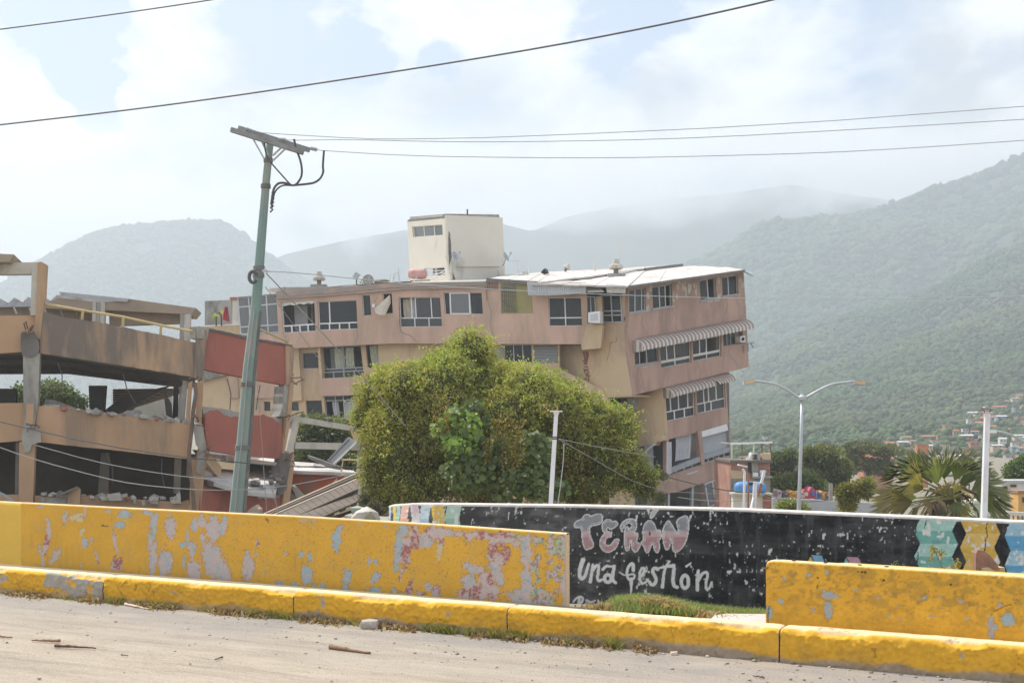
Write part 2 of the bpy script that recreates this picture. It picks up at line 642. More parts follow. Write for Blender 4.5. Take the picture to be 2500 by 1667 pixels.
M['cream'] = mat('cream_render', (0.66, 0.62, 0.53), 0.9, var=0.05, scale=0.4, stain=((0.35, 0.33, 0.29), 0.22, 0.6, (1, 1, 0.35)), bump=0.15, bscale=3)
M['concrete'] = mat('bare_concrete', (0.36, 0.34, 0.30), 0.93, var=0.18, scale=1.2, stain=((0.17, 0.16, 0.15), 0.5, 0.9, (1, 1, 0.4)), bump=0.4, bscale=5)
M['concrete_lt'] = mat('pale_concrete', (0.50, 0.47, 0.40), 0.93, var=0.15, scale=1.2, stain=((0.28, 0.26, 0.22), 0.4, 0.9, (1, 1, 0.4)), bump=0.4, bscale=5)
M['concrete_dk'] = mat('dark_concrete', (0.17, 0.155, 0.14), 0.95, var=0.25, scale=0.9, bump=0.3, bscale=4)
M['interior_shade'] = mat('dark_interior', (0.10, 0.09, 0.08), 0.95, var=0.3, scale=0.6)  # near-black colour stands in for the shade of unlit rooms
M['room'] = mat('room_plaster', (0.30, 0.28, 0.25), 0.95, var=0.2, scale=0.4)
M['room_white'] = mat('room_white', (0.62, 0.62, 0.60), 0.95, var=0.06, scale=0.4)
M['orange'] = mat('ochre_render', (0.47, 0.305, 0.185), 0.9, var=0.10, scale=0.5, stain=((0.27, 0.20, 0.14), 0.40, 0.5, (1.2, 1, 0.25)), bump=0.25, bscale=4)
M['orange_st'] = mat('stained_ochre_render', (0.46, 0.305, 0.19), 0.9, var=0.12, scale=0.5, stain=((0.15, 0.135, 0.12), 0.80, 0.65, (1.2, 1, 0.28)), bump=0.3, bscale=4)
M['red'] = mat('brick_red_render', (0.37, 0.135, 0.10), 0.9, var=0.10, scale=0.4, stain=((0.17, 0.10, 0.085), 0.38, 0.5, (1.4, 1, 0.25)), bump=0.25, bscale=4)
M['red_br'] = mat('bright_red_render', (0.47, 0.14, 0.08), 0.9, var=0.16, scale=0.6, stain=((0.28, 0.18, 0.14), 0.5, 0.6, (1.4, 1, 0.3)), bump=0.25, bscale=4)
M['grime'] = mat('black_grime', (0.14, 0.125, 0.115), 0.95, var=0.35, scale=1.2)
M['alu'] = mat('window_aluminium', (0.55, 0.56, 0.57), 0.5, var=0.05, metal=0.15)
M['white'] = mat('white_paint', (0.78, 0.78, 0.77), 0.6, var=0.04, scale=1.5)
M['grey'] = mat('grey_paint', (0.36, 0.38, 0.39), 0.7, var=0.08)
M['tin_lt'] = mat('pale_roof_sheet', (0.54, 0.50, 0.46), 0.75, var=0.08, scale=0.8, stain=((0.36, 0.33, 0.30), 0.42, 0.8, (1, 0.3, 1)))
M['tin_gray'] = mat('grey_roof_sheet', (0.42, 0.43, 0.44), 0.6, var=0.12, scale=0.8, stain=((0.25, 0.22, 0.2), 0.4, 0.8, (1, 1, 1)))
M['tin_dk'] = mat('dark_tin_sheet', (0.115, 0.09, 0.07), 0.8, var=0.3, scale=0.8)
M['tin_br'] = mat('brown_roof_sheet', (0.34, 0.275, 0.205), 0.8, var=0.15, scale=0.6)
M['tin_dk2'] = mat('roof_edge', (0.19, 0.18, 0.17), 0.8, var=0.3, scale=1.5)
M['awning_l'] = mat('awning_pale', (0.60, 0.56, 0.50), 0.8, var=0.06)
M['awning_d'] = mat('awning_brown', (0.34, 0.255, 0.215), 0.8, var=0.1)
M['curtain'] = mat('pale_green_curtain', (0.66, 0.68, 0.55), 0.95, var=0.08, trans=0.25)
M['curtain_w'] = mat('white_curtain', (0.74, 0.75, 0.78), 0.95, var=0.05, trans=0.25)
M['beige_cloth'] = mat('beige_canvas', (0.60, 0.53, 0.42), 0.95, var=0.1)
M['glass'] = glass_mat('window_glass')
M['glass_br'] = glass_mat('bright_dusty_glass', body=(0.22, 0.23, 0.23), fac=0.7, rough=0.25)
M['glass_mid'] = glass_mat('dusty_glass', body=(0.10, 0.105, 0.105), fac=0.6, rough=0.2)
WR = random.Random(6)
M['blind'] = mat('grey_roller_blind', (0.40, 0.42, 0.45), 0.8, var=0.05, scale=0.6)
M['olive'] = mat('olive_panel', (0.33, 0.29, 0.13), 0.8, var=0.1, scale=0.8)
M['black'] = mat('black_metal', (0.035, 0.035, 0.037), 0.6, var=0.2)
M['steel'] = mat('galvanised_steel', (0.48, 0.50, 0.51), 0.45, var=0.12, metal=0.4)
M['whitepost'] = mat('white_painted_post', (0.74, 0.73, 0.75), 0.6, var=0.05, stain=((0.5, 0.48, 0.46), 0.2, 2, (1, 1, 0.3)))
M['brickred'] = mat('clay_brick', (0.33, 0.15, 0.105), 0.95, var=0.25, scale=4)
M['rubble'] = mat('rubble', (0.42, 0.39, 0.34), 0.95, var=0.3, scale=1.5)
M['pipe_br'] = mat('rusty_drain_pipe', (0.20, 0.135, 0.10), 0.8, var=0.25, scale=2)
M['pipe_y'] = mat('yellow_handrail', (0.52, 0.40, 0.20), 0.6, var=0.12, scale=2)
M['pink'] = mat('pink_plastic', (0.52, 0.28, 0.26), 0.6, var=0.12)
M['cable'] = mat('black_cable', (0.09, 0.09, 0.095), 0.6, var=0.1)
M['cable_g'] = mat('grey_cable', (0.30, 0.30, 0.30), 0.6, var=0.1)


# ---------------------------------------------------------------- building kit
def qp(q, u, v):
    (ax, ay), (bx, by), (cx, cy), (dx, dy) = q
    return ((ax * (1 - u) + bx * u) * (1 - v) + (dx * (1 - u) + cx * u) * v,
            (ay * (1 - u) + by * u) * (1 - v) + (dy * (1 - u) + cy * u) * v)


def barpoly(a, b, w):
    dx, dy = b[0] - a[0], b[1] - a[1]
    l = math.hypot(dx, dy) or 1
    nx, ny = -dy / l * w / 2, dx / l * w / 2
    return [(a[0] + nx, a[1] + ny), (b[0] + nx, b[1] + ny), (b[0] - nx, b[1] - ny), (a[0] - nx, a[1] - ny)]


def slabq(q, plane, thick, name, m, parent, push=0.0, holes=(), label=None, n='part'):
    o = MB().prism(q, plane, thick, holes=holes, push=push).build(name, m, parent)
    if label:
        o['label'] = label
    return o


def window(parent, plane, q, vs=(), hs=(), fw=2.2, fm='alu', glass='glass', skip=(), recess=0.12, name='window', depth=0.07, label=None,
           vmin=None):
    """frame of bars with mullions at fractions vs and rails at fractions hs; a pane in every cell"""
    mb = MB()
    k = 0
    if glass == 'glass' and WR.random() < .3:
        glass = 'glass_mid'
    segs = [((0, 0), (1, 0)), ((0, 1), (1, 1))] + [((0, h), (1, h)) for h in hs]
    for a, b in segs:
        mb.prism(barpoly(qp(q, *a), qp(q, *b), fw), plane, depth, push=-recess)
    segs = [((0, 0), (0, 1)), ((1, 0), (1, 1))]
    for vv in vs:
        if isinstance(vv, tuple):
            segs.append(((vv[0], vv[1]), (vv[0], vv[2])))
        else:
            segs.append(((vv, 0), (vv, 1)))
    for a, b in segs:
        k += 1
        mb.prism(barpoly(qp(q, *a), qp(q, *b), fw * 0.9), plane, depth + 0.012, push=-recess + 0.006)
    o = mb.build(name, M[fm], parent)
    if label:
        o['label'] = label
    if glass:
        ys = [0] + sorted(hs) + [1]
        for j in range(len(ys) - 1):
            xs = [0] + sorted([vv if not isinstance(vv, tuple) else vv[0] for vv in vs
                               if not isinstance(vv, tuple) or (vv[1] <= ys[j] + 1e-3 and vv[2] >= ys[j + 1] - 1e-3)]) + [1]
            for i in range(len(xs) - 1):
                if (i, j) in skip:
                    continue
                c = [qp(q, xs[i], ys[j]), qp(q, xs[i + 1], ys[j]), qp(q, xs[i + 1], ys[j + 1]), qp(q, xs[i], ys[j + 1])]
                MB().prism(c, plane, 0.012, push=-recess - 0.03).build('pane', M[glass], o)
    return o


def curtain(parent, plane, q, folds, m, push=-0.35, name='curtain', amp=0.06, rows=6, pinch=0.0):
    vs, fs = [], []
    cols = folds * 4
    for j in range(rows + 1):
        v = j / rows
        for i in range(cols + 1):
            u = i / cols
            w = 1 - pinch * v ** 1.3
            uu = u * w
            p = plane.at(*qp(q, uu, v))
            vs.append(p + plane.n * (push + amp * math.sin(u * folds * 2 * math.pi + 0.6 * math.sin(v * 3 + u * 7))))
    for j in range(rows):
        for i in range(cols):
            a = j * (cols + 1) + i
            fs.append((a, a + 1, a + cols + 2, a + cols + 1))
    return MB().add(vs, fs).build(name, M[m], parent, smooth=True)


def rough_line(pts, step, amp, seed):
    """break a px polyline into small ragged steps"""
    rng = random.Random(seed)
    out = []
    for (a, b) in zip(pts[:-1], pts[1:]):
        l = math.hypot(b[0] - a[0], b[1] - a[1])
        n = max(1, int(l / step))
        for i in range(n):
            t = i / n
            out.append((a[0] + (b[0] - a[0]) * t + rng.uniform(-amp, amp) * 0.5, a[1] + (b[1] - a[1]) * t + rng.uniform(-amp, amp)))
    out.append(pts[-1])
    return out


def solid3(mb, top, thick=(0, 0, -0.12)):
    """an extruded 3-D polygon (convex)"""
    t = Vector(thick)
    n = len(top)
    vs = [Vector(p) for p in top] + [Vector(p) + t for p in top]
    fs = [tuple(range(n)), tuple(range(2 * n - 1, n - 1, -1))] + [(i, i + n, (i + 1) % n + n, (i + 1) % n) for i in range(n)]
    return mb.add(vs, fs)


def chunk(mb, c, r, seed, flat=0.6):
    rng = random.Random(seed)
    vs = []
    for v in ICO_V:
        k = 0.65 + 0.6 * rng.random()
        vs.append((c[0] + v[0] * r * k, c[1] + v[1] * r * k, c[2] + v[2] * r * k * flat))
    mb.add(vs, [tuple(f) for f in ICO_F])
# ================================================================ the leaning apartment building
PA = vplane(555, 77.5, 1535, 71.0)         # long salmon front
PAm = Plane(PA.p + Vector((0, 0.7, 0)), PA.n)     # lower storeys, set back under the overhang
PB = vplane(1533, 71.0, 1825, 75.0)        # short right-hand front
PB3 = vplane(1600, 72.2, 1785, 74.8)
PC = vplane(1363, 74.0, 1543, 71.1)        # beige corner wall
PD = vplane(1545, 73.6, 1622, 72.3)
apt = thing('apartment_building', 'long salmon apartment building leaning over after a collapse, with a cream roof tower', 'building', P(1250, H, 74) - Vector((0, 0, 3.9)))

# -- window outlines (photo px): tl, tr, br, bl
A1 = [(685.5, 738), (767, 731), (770.4, 808.5), (691, 813)]
A2 = [(775, 736), (869.7, 731.5), (873, 803), (778, 806)]
A3 = [(883, 720), (903, 719), (906.5, 769.5), (886.5, 771)]
A4 = [(933.5, 716.6), (956, 715.5), (959, 765), (938, 766)]
A5 = [(973.7, 725.5), (1074, 725.5), (1079, 797), (977, 798)]
A6 = [(1082, 714), (1175.7, 714), (1179, 767), (1086.4, 767)]
A7 = [(1221.4, 691), (1296, 690), (1301.8, 764.6), (1223.7, 765.7)]
A8 = [(1338.6, 726.5), (1418, 725.5), (1421.4, 795), (1340.5, 796)]
A9 = [(1432.6, 724), (1451, 724), (1454, 790), (1434, 791)]
top_out = [(676, 715), (958, 693), (1186, 688), (1297, 690), (1299, 722), (1431, 722), (1431, 720)]
outA = [(676.6, 714), (958, 693), (1185, 688), (1298, 690), (1430, 690), (1434, 794), (1421, 854), (1419, 840), (1357, 840), (960, 838), (717, 850), (655, 838),
        (600, 826), (590, 818), (680, 813.5)]
slabq(outA, PA, 0.28, 'wall', M['salmon'], apt, holes=[A1, A2, A3, A4, A5, A6, A7, A8], label='salmon top storey wall')
# worn parapet band proud of the wall
slabq([(675, 712.5), (958, 691), (1186, 685.5), (1186.5, 697), (958, 703), (676, 727)], PA, 0.2, 'parapet', M['salmon_worn'], apt, push=0.06)
slabq(rough_line([(676, 727), (800, 719), (958, 704.5), (1187, 698.5)], 6, 0.8, 1) + [(1187, 703), (1000, 707), (800, 723), (676, 731)], PA, 0.16, 'ledge', M['salmon_worn'], apt, push=0.16)
# interior
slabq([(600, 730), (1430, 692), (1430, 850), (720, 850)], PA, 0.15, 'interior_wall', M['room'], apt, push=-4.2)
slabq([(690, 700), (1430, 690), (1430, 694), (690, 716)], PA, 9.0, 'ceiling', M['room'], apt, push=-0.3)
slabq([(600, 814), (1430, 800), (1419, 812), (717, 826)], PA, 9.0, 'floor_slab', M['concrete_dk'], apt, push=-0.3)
for i, (x, m) in enumerate([(727, 'room_white'), (771, 'room'), (878, 'room'), (920, 'room'), (965, 'room'), (1079, 'room'), (1200, 'room'), (1325, 'room'), (1425, 'room')]):
    slabq([(x - 1.5, 700), (x + 1.5, 700), (x + 3, 815), (x, 815)], PA, 4.0 if i else 0.2, 'partition', M[m], apt, push=-0.3 if i else -2.0)
slabq([(690, 742), (722, 740), (726, 812), (693, 812)], PA, 0.1, 'partition', M['room_white'], apt, push=-1.6)

window(apt, PA, A1, vs=[(.25, .77, 1), (.5, .77, 1), (.75, .77, 1)], hs=[.77], fw=3.2, fm='white', skip=[(0, 0)])
slabq([(686, 739), (766, 731.5), (766.5, 737), (757, 741), (748, 738), (738, 743), (728, 740), (716, 745), (704, 743), (687, 747)], PA, 0.02, 'lace_valance', M['white'], apt, push=-0.22)
window(apt, PA, A2, vs=[(.28, 0, .77), (.26, .77, 1), (.52, .77, 1), (.77, .77, 1)], hs=[.77], fw=3.0, fm='white')
window(apt, PA, A3, fw=2.4, fm='white')
window(apt, PA, A4, fw=2.0, fm='white', skip=[(0, 0)])
window(apt, PA, A5, vs=[(.28, 0, .7), (.38, 0, .7), (.76, 0, .7), (.34, .7, 1), (.68, .7, 1)], hs=[.7], fw=2.2, fm='white', skip=[(0, 0), (1, 0)])
curtain(apt, PA, [(976, 728), (1000, 728), (1003, 775), (979, 775)], 3, 'beige_cloth', push=-0.5)
curtain(apt, PA, [(1000, 728), (1014, 728), (1016, 775), (1003, 775)], 2, 'curtain_w', push=-0.4)
window(apt, PA, A6, vs=[.16, .67], fw=2.2, fm='white', glass='glass')
window(apt, PA, [(1098, 715), (1145, 715), (1147, 766), (1100, 766)], fw=3.4, fm='white', glass='glass_br', recess=0.04, label='wide white sliding sash standing half across the opening')
curtain(apt, PA, [(1086, 716), (1098, 716), (1108, 765), (1090, 765)], 2, 'curtain_w', push=-0.5)
curtain(apt, PA, [(1147, 716), (1152, 716), (1158, 765), (1150, 765)], 2, 'curtain_w', push=-0.4)
# olive panel with its grille
slabq([(1220, 690), (1300, 689), (1303, 765.5), (1222.5, 767)], PA, 0.05, 'screen_panel', M['olive'], apt, push=-0.02, label='olive green panel filling an opening')
g = MB()
for i in range(7):
    x = 1226 + i * 5.2
    g.prism(barpoly((x, 694), (x + 1.5, 762), 1.0), PA, 0.03, push=0.05)
for y in (702, 712, 722, 734, 746, 758):
    g.prism(barpoly((1225, y), (1262, y + 1), 0.9), PA, 0.03, push=0.07)
g.prism(barpoly((1226, 735), (1259, 754), 1.8), PA, 0.03, push=0.09)
g.prism(barpoly((1259, 750), (1259, 762), 2.6), PA, 0.03, push=0.10)
g.build('window_grille', M['tin_dk2'], apt)
g = MB()
for i in range(7):
    x = 1191 + i * 4
    g.prism(barpoly((x, 691), (x, 705), 1.2), PA, 0.05, push=0.06)
g.prism(barpoly((1189, 690), (1218, 690), 1.5), PA, 0.05, push=0.08)
g.prism(barpoly((1189, 705.5), (1218, 705.5), 1.5), PA, 0.05, push=0.08)
g.build('vent_grille', M['pipe_br'], apt)
g = MB()
g.prism(barpoly((1188, 704), (1190, 733), 1.2), PA, 0.04, push=0.1)
g.build('conduit', M['pipe_br'], apt)
window(apt, PA, A8, vs=[.49], hs=[.71], fw=2.8, fm='white')
slabq([(1340, 765), (1352, 752), (1380, 760), (1400, 750), (1418, 756), (1419, 774), (1340, 774)], PA, 0.3, 'heap', M['room'], apt, push=-1.2, label='pale heap inside the room')
# glazed porch at the left end
PP = Plane(PA.p + Vector((0, 0.35, 0)), PA.n)
porch = [(580.6, 728), (676.6, 718), (681, 811), (588, 816)]
slabq([(577, 724), (677, 714), (677, 719), (580, 729)], PP, 3.0, 'porch_roof', M['concrete_lt'], apt)
window(apt, PP, porch, vs=[(.27, 0, 1), (.42, 0, 1), (.72, 0, 1)], hs=[.25, .80], fw=3.0, fm='alu', recess=0.0, glass='glass_br', label='glazed porch front with grey panes')
slabq([(580, 729), (676, 719), (681, 812), (588, 817)], PP, 0.1, 'interior_wall', M['room'], apt, push=-2.5)
slabq([(556, 730), (581, 729), (587, 792), (556, 794)], PP, 2.0, 'porch_wall', M['cream'], apt, push=-0.6, label='white porch end wall')
slabq([(552, 724), (582, 722), (583, 729), (551, 731)], PP, 2.2, 'roof_tile_edge', M['red_br'], apt, push=-0.5)
slabq([(482, 796), (586, 791), (591, 818), (600, 830), (482, 830)], PP, 2.0, 'terrace_parapet', M['beige'], apt, push=-0.3)
slabq([(481, 794), (586, 789), (586, 792), (481, 797)], PP, 2.2, 'terrace_coping', M['white'], apt, push=-0.28)

# lower storeys behind: beige and pink panels
b1, b2, b3 = [(737, 861), (776, 860), (778, 899), (738, 900)], [(785, 847.6), (880, 843), (889, 919), (788, 924.6)], [(892, 842), (923, 841), (925, 898), (897, 898)]
b4, b5, b6 = [(746, 978), (785, 977), (788, 1015), (749, 1015)], [(710, 980), (728, 980), (730, 1003), (709, 1003)], [(791, 967), (880, 963), (885, 1020), (795, 1018)]
b7 = [(644, 980), (660, 980), (660, 1003), (645, 1003)]
b8 = [(960, 842), (985, 842), (988, 905), (963, 905)]
b9, b10, b11 = [(1230, 842), (1297, 841), (1299, 888), (1232, 889)], [(1302, 843), (1361, 842), (1363, 886), (1304, 888)], [(1010, 930), (1110, 925), (1112, 1000), (1012, 1004)]
b12 = [(1180, 930), (1300, 925), (1303, 1005), (1182, 1008)]
b13 = [(1372, 1010), (1450, 1008), (1452, 1080), (1374, 1083)]
outM = [(494, 850), (600, 815), (717, 845), (960, 834), (1366, 836), (1366, 1012), (1460, 1005), (1545, 1080), (1550, 1262), (494, 1262)]
outM = [(494, 850), (600, 812), (717, 838), (960, 834), (1366, 838), (1366, 900), (1470, 950), (1549, 1085), (1549, 1262), (494, 1262)]
slabq(outM, PAm, 0.25, 'wall', M['beige'], apt, holes=[b1, b2, b3, b4, b5, b6, b7, b9, b10, b11, b12, b13], label='beige lower storeys set back under the overhang')
slabq([(494, 830), (1366, 826), (1540, 900), (1540, 1262), (494, 1262)], PAm, 0.15, 'interior_wall', M['room'], apt, push=-4.0)
slabq([(494, 924), (905, 922), (1366, 920), (1366, 928), (494, 932)], PAm, 6.0, 'floor_slab', M['concrete_dk'], apt, push=-0.3)
slabq([(494, 1034), (905, 1030), (1366, 1028), (1366, 1036), (494, 1040)], PAm, 6.0, 'floor_slab', M['concrete_dk'], apt, push=-0.3)
slabq([(781, 925), (905, 919), (1360, 905), (1360, 950), (905, 964), (791, 967)], PAm, 0.5, 'spandrel', M['salmon'], apt, push=0.55, label='pink band between the storeys')
slabq([(780, 845), (786, 845), (794, 968), (788, 968)], PAm, 0.5, 'pilaster', M['beige'], apt, push=0.30)
slabq([(558, 919), (582, 919), (585, 971), (563, 972)], PAm, 0.3, 'panel', M['salmon'], apt, push=0.14)
slabq([(626, 921), (690, 923), (690, 971), (624, 972)], PAm, 0.3, 'panel', M['salmon'], apt, push=0.14)
slabq([(494, 905), (560, 915), (494, 932)], PAm, 0.4, 'soffit', M['concrete'], apt, push=0.3)
slabq([(717, 850), (733, 850), (741, 978), (705, 980)], PAm, 0.3, 'panel', M['beige'], apt, push=0.25)
window(apt, PAm, b1, fw=2, fm='alu')
window(apt, PAm, b2, vs=[(.5, .0, .78), (.25, .78, 1), (.5, .78, 1), (.75, .78, 1)], hs=[.7, .8], fw=3, fm='grey', skip=[(0, 0), (1, 0)])
slabq([(786, 848), (806, 848), (812, 918), (790, 920)], PAm, 0.08, 'partition', M['room_white'], apt, push=-1.2)
curtain(apt, PAm, [(811, 850), (836, 849), (839, 900), (815, 900)], 4, 'curtain', push=-0.3)
curtain(apt, PAm, [(838, 849), (858, 847), (861, 900), (840, 900)], 3, 'curtain', push=-0.34)
window(apt, PAm, b3, fw=2.2, fm='pipe_br', glass=None)
curtain(apt, PAm, [(897, 844), (923, 842), (925, 897), (905, 897)], 4, 'curtain', push=-0.3)
window(apt, PAm, b4, fw=2, fm='pipe_br')
window(apt, PAm, b5, fw=2, fm='alu')
window(apt, PAm, b6, vs=[.28, .5], hs=[.22], fw=2, fm='alu', skip=[(0, 1), (1, 1), (2, 1)])
curtain(apt, PAm, [(806, 981), (822, 980), (826, 1018), (812, 1018)], 2, 'curtain_w', push=-0.3)
curtain(apt, PAm, [(836, 980), (880, 978), (883, 1022), (838, 1020)], 5, 'curtain_w', push=-0.3)
window(apt, PAm, b7, fw=1.6, fm='pipe_br')
for q in (b9, b11, b12, b13):
    window(apt, PAm, q, vs=[.33, .66], fw=2.2, fm='alu')
lou = MB()
for i in range(12):
    y = 845 + i * 3.7
    lou.prism([(1303, y), (1361, y - 1), (1361, y + 1.4), (1303, y + 2.4)], PAm, 0.08, push=-0.05)
lou.build('louvre', M['grey'], apt, kind='stuff')
lou = MB()
for i in range(12):
    y = 845 + i * 3.7
    lou.prism([(1206, y), (1229, y - .5), (1229, y + 1.9), (1206, y + 2.4)], PAm, 0.08, push=0.08)
lou.build('louvre', M['grey'], apt, kind='stuff')

# bay and beige corner
slabq([(1432, 790), (1472, 793), (1466, 850), (1421, 854), (1419, 840)], PA, 0.9, 'bay', M['beige'], apt, push=0.02, label='beige bay under the corner window')
slabq([(1418, 722), (1433, 722), (1434.5, 794), (1421, 794)], PA, 0.35, 'pier', M['salmon'], apt, push=0.03)
slabq([(1452, 722), (1466, 722), (1469, 790), (1455, 790)], PA, 0.6, 'pier', M['beige'], apt, push=-0.25)
window(apt, PA, A9, vs=[.45], fw=1.6, fm='alu', recess=0.1)
W10 = [(1466, 722), (1516, 721), (1519.5, 786), (1471, 787)]
window(apt, PC, W10, vs=[.52], hs=[.58, .74], fw=2.2, fm='alu', recess=-0.05)
slabq([(1430, 720), (1520, 718), (1520, 792), (1434, 792)], PC, 0.1, 'interior_wall', M['interior_shade'], apt, push=-1.6)
outC = [(1363, 842), (1421, 842), (1470, 845), (1472, 789), (1521, 787), (1517, 700), (1532, 700), (1534, 792), (1531, 806), (1543, 965), (1363, 968)]
slabq(outC, PC, 0.3, 'wall', M['beige'], apt, label='beige corner wall with a jagged broken strip')
slabq([(1363, 968), (1543, 963), (1543, 968), (1363, 974)], PC, 2.5, 'soffit', M['beige'], apt, push=-0.02)
# broken strip showing bricks
bk = [(1421, 858), (1437, 857), (1438, 866), (1435, 882), (1433, 890), (1434, 898), (1436, 912), (1440, 924), (1439, 932), (1436, 930), (1428, 912), (1424, 900), (1427, 886), (1426, 874), (1424, 866)]
slabq(bk, PC, 0.02, 'broken_plaster', M['brickred'], apt, push=0.012)
slabq([(1427, 888), (1433, 888), (1434, 900), (1425, 900)], PC, 0.02, 'plaster_piece', M['concrete_lt'], apt, push=0.03)
rng = random.Random(5)
for i in range(10):
    y = 859 + i * 7
    x = 1424 + (i % 3) * 2 + (5 if i > 5 else 0)
    MB().prism([(x, y), (x + 8, y - .5), (x + 8, y + 3), (x, y + 3.4)], PC, 0.1, push=0.035 + rng.random() * .04).build('brick', M['brickred'], apt)


def crack(name, pts, plane, w, parent, m='grime', push=0.004):
    mb = MB()
    pts = rough_line(pts, 7, 1.4, len(pts) * 7 + int(pts[0][0]))
    for i, (a, b) in enumerate(zip(pts[:-1], pts[1:])):
        mb.prism(barpoly(a, b, w * (0.5 + 0.8 * vnoise(i * .7, 3.3))), plane, 0.002, push=push + 0.0004 * i)
    return mb.build(name, M[m], parent)


crack('crack', [(1508, 822), (1505, 833), (1490, 838), (1488, 855), (1482, 880)], PC, 1.2, apt, push=0.005)
crack('crack', [(977, 800), (980, 812), (1000, 818), (1012, 828), (1020, 836)], PA, 1.4, apt, push=0.005)
crack('crack', [(974, 728), (977, 800)], PA, 1.8, apt, push=0.012)
for k, pts_ in enumerate(([(1190, 735), (1200, 760), (1196, 790), (1210, 838)], [(870, 803), (874, 822), (866, 838)], [(690, 812), (700, 830), (696, 845)],
                          [(1430, 795), (1424, 820)], [(925, 700), (922, 720), (915, 738)], [(1066, 700), (1070, 716), (1078, 724)])):
    crack('crack', pts_, PA, 0.7, apt, push=0.006 + .0008 * k)
for k, pts_ in enumerate(([(1640, 755), (1652, 775), (1648, 800), (1660, 815)], [(1700, 888), (1712, 905), (1706, 922)], [(1770, 728), (1776, 745), (1770, 770)], [(1570, 765), (1566, 790), (1576, 815)], [(1560, 900), (1570, 925), (1564, 950)])):
    crack('crack', pts_, PB, 0.6, apt, push=0.026 + .0008 * k)
# air conditioner box
g = MB()
g.prism([(1442.6, 765.5), (1471, 762), (1471, 791), (1443, 790)], PA, 0.9, push=0.75)
ac = g.build('air_conditioner', M['white'], apt)
slabq([(1448, 770), (1466, 768), (1466, 785), (1448, 786)], PA, 0.02, 'vent_grille', M['alu'], ac, push=0.765)
# corrugated fascia awnings
def fascia(pts_top, pts_bot, plane, push, m, nrib, parent, name='awning'):
    """a wavy hanging sheet between two px lines"""
    vs, fs = [], []
    n = nrib * 3
    for i in range(n + 1):
        u = i / n
        for k, line in enumerate((pts_top, pts_bot)):
            x = np.interp(u, np.linspace(0, 1, len(line)), [p[0] for p in line])
            y = np.interp(u, np.linspace(0, 1, len(line)), [p[1] for p in line])
            vs.append(plane.at(x, y) + plane.n * (push + 0.03 * math.sin(i * 2 * math.pi / 3)))
    for i in range(n):
        fs.append((2 * i, 2 * i + 2, 2 * i + 3, 2 * i + 1))
    back = [v - plane.n * 0.03 for v in vs]
    k = len(vs)
    fs += [tuple(q + k for q in reversed(f)) for f in fs]
    return MB().add(vs + back, fs).build(name, m, parent)


fascia([(1298, 692), (1350, 697), (1400, 702), (1440, 706)], [(1300, 725), (1350, 725.5), (1400, 723), (1440, 719)], PA, 1.0, M['alu'], 30, apt)
fascia([(1486, 697), (1534, 700)], [(1488, 718.5), (1533, 719)], PA, 0.8, M['white'], 12, apt)
a_top = P(1432, 701, 72.6)
g = MB()
for i in range(9):
    t = i / 9
    p0, p1 = PA.at(1426 + 40 * t, 704 - 3 * t) + PA.n * 0.3, PA.at(1426 + 40 * (t + .085), 704 - 3 * t) + PA.n * 0.3
    q0, q1 = PA.at(1448 + 38 * t, 718 - 1 * t) + PA.n * 1.2, PA.at(1448 + 38 * (t + .085), 718 - t) + PA.n * 1.2
    solid3(g, [p0, p1, q1, q0], (0, 0, -0.03))
g.build('awning', M['awning_l'], apt)

# ---- right-hand front
w1, w2 = [(1533, 708), (1577, 703), (1577, 756.5), (1533, 763.5)], [(1591, 701.5), (1640, 693.7), (1641, 746), (1594.5, 754)]
w3, w4 = [(1707, 685), (1747, 678), (1750, 727), (1710.5, 733)], [(1762, 677), (1801, 671.4), (1803, 717), (1764, 723)]
w1 = [(1535.5, 708), (1577, 703), (1577, 756.5), (1536, 763.5)]
w5, w6 = [(1549, 852), (1606, 842), (1609, 882), (1550, 891)], [(1610, 845), (1687, 833), (1688, 884.6), (1614.5, 899)]
w7, w8 = [(1690.5, 832), (1761, 819), (1761, 869), (1692.6, 882)], [(1764.5, 814), (1812, 807.6), (1814, 837.7), (1766, 845.5)]
outB = [(1533, 700), (1814.5, 661), (1822, 778), (1827.7, 895.8), (1613, 948), (1543, 965), (1542, 950), (1532, 812), (1530, 804), (1534, 792)]
slabq(outB, PB, 0.3, 'wall', M['salmon_shaded'], apt, holes=[w1, w2, w3, w4, w5, w6, w7, w8], push=0.02, label='salmon two-storey wall of the right end')
slabq([(1545, 690), (1812, 662), (1824, 890), (1550, 955)], PB, 0.12, 'interior_wall', M['room'], apt, push=-3.6)
slabq([(1534, 772), (1820, 732), (1821, 742), (1534, 782)], PB, 3.8, 'floor_slab', M['concrete_dk'], apt, push=-0.3)
slabq([(1543, 958), (1613, 942), (1827, 889), (1827.5, 893), (1613, 946), (1543, 962)], PB, 6.5, 'soffit', M['beige'], apt, push=-0.2)
slabq([(1797, 664), (1815, 661), (1827, 893), (1808, 897)], PB, 6.0, 'end_wall', M['salmon_shaded'], apt, push=-0.28)
for x in (1583, 1672, 1756):
    slabq([(x - 2, 700), (x + 2, 700), (x + 6, 890), (x + 2, 890)], PB, 3.4, 'partition', M['room'], apt, push=-0.3)
window(apt, PB, w1, vs=[.42, .82], fw=2.4, fm='alu', skip=[(2, 0)])
window(apt, PB, w2, vs=[.42, .72], fw=2.4, fm='alu', skip=[(2, 0)])
window(apt, PB, w3, vs=[.55], fw=2.4, fm='alu', skip=[(1, 0)])
window(apt, PB, w4, vs=[.46], fw=2.4, fm='alu')
curtain(apt, PB, [(1552, 706), (1563, 704), (1566, 757), (1560, 758)], 2, 'curtain_w', push=-0.3)
curtain(apt, PB, [(1726, 681), (1733, 680), (1731, 729), (1728, 729)], 2, 'curtain_w', push=-0.25)
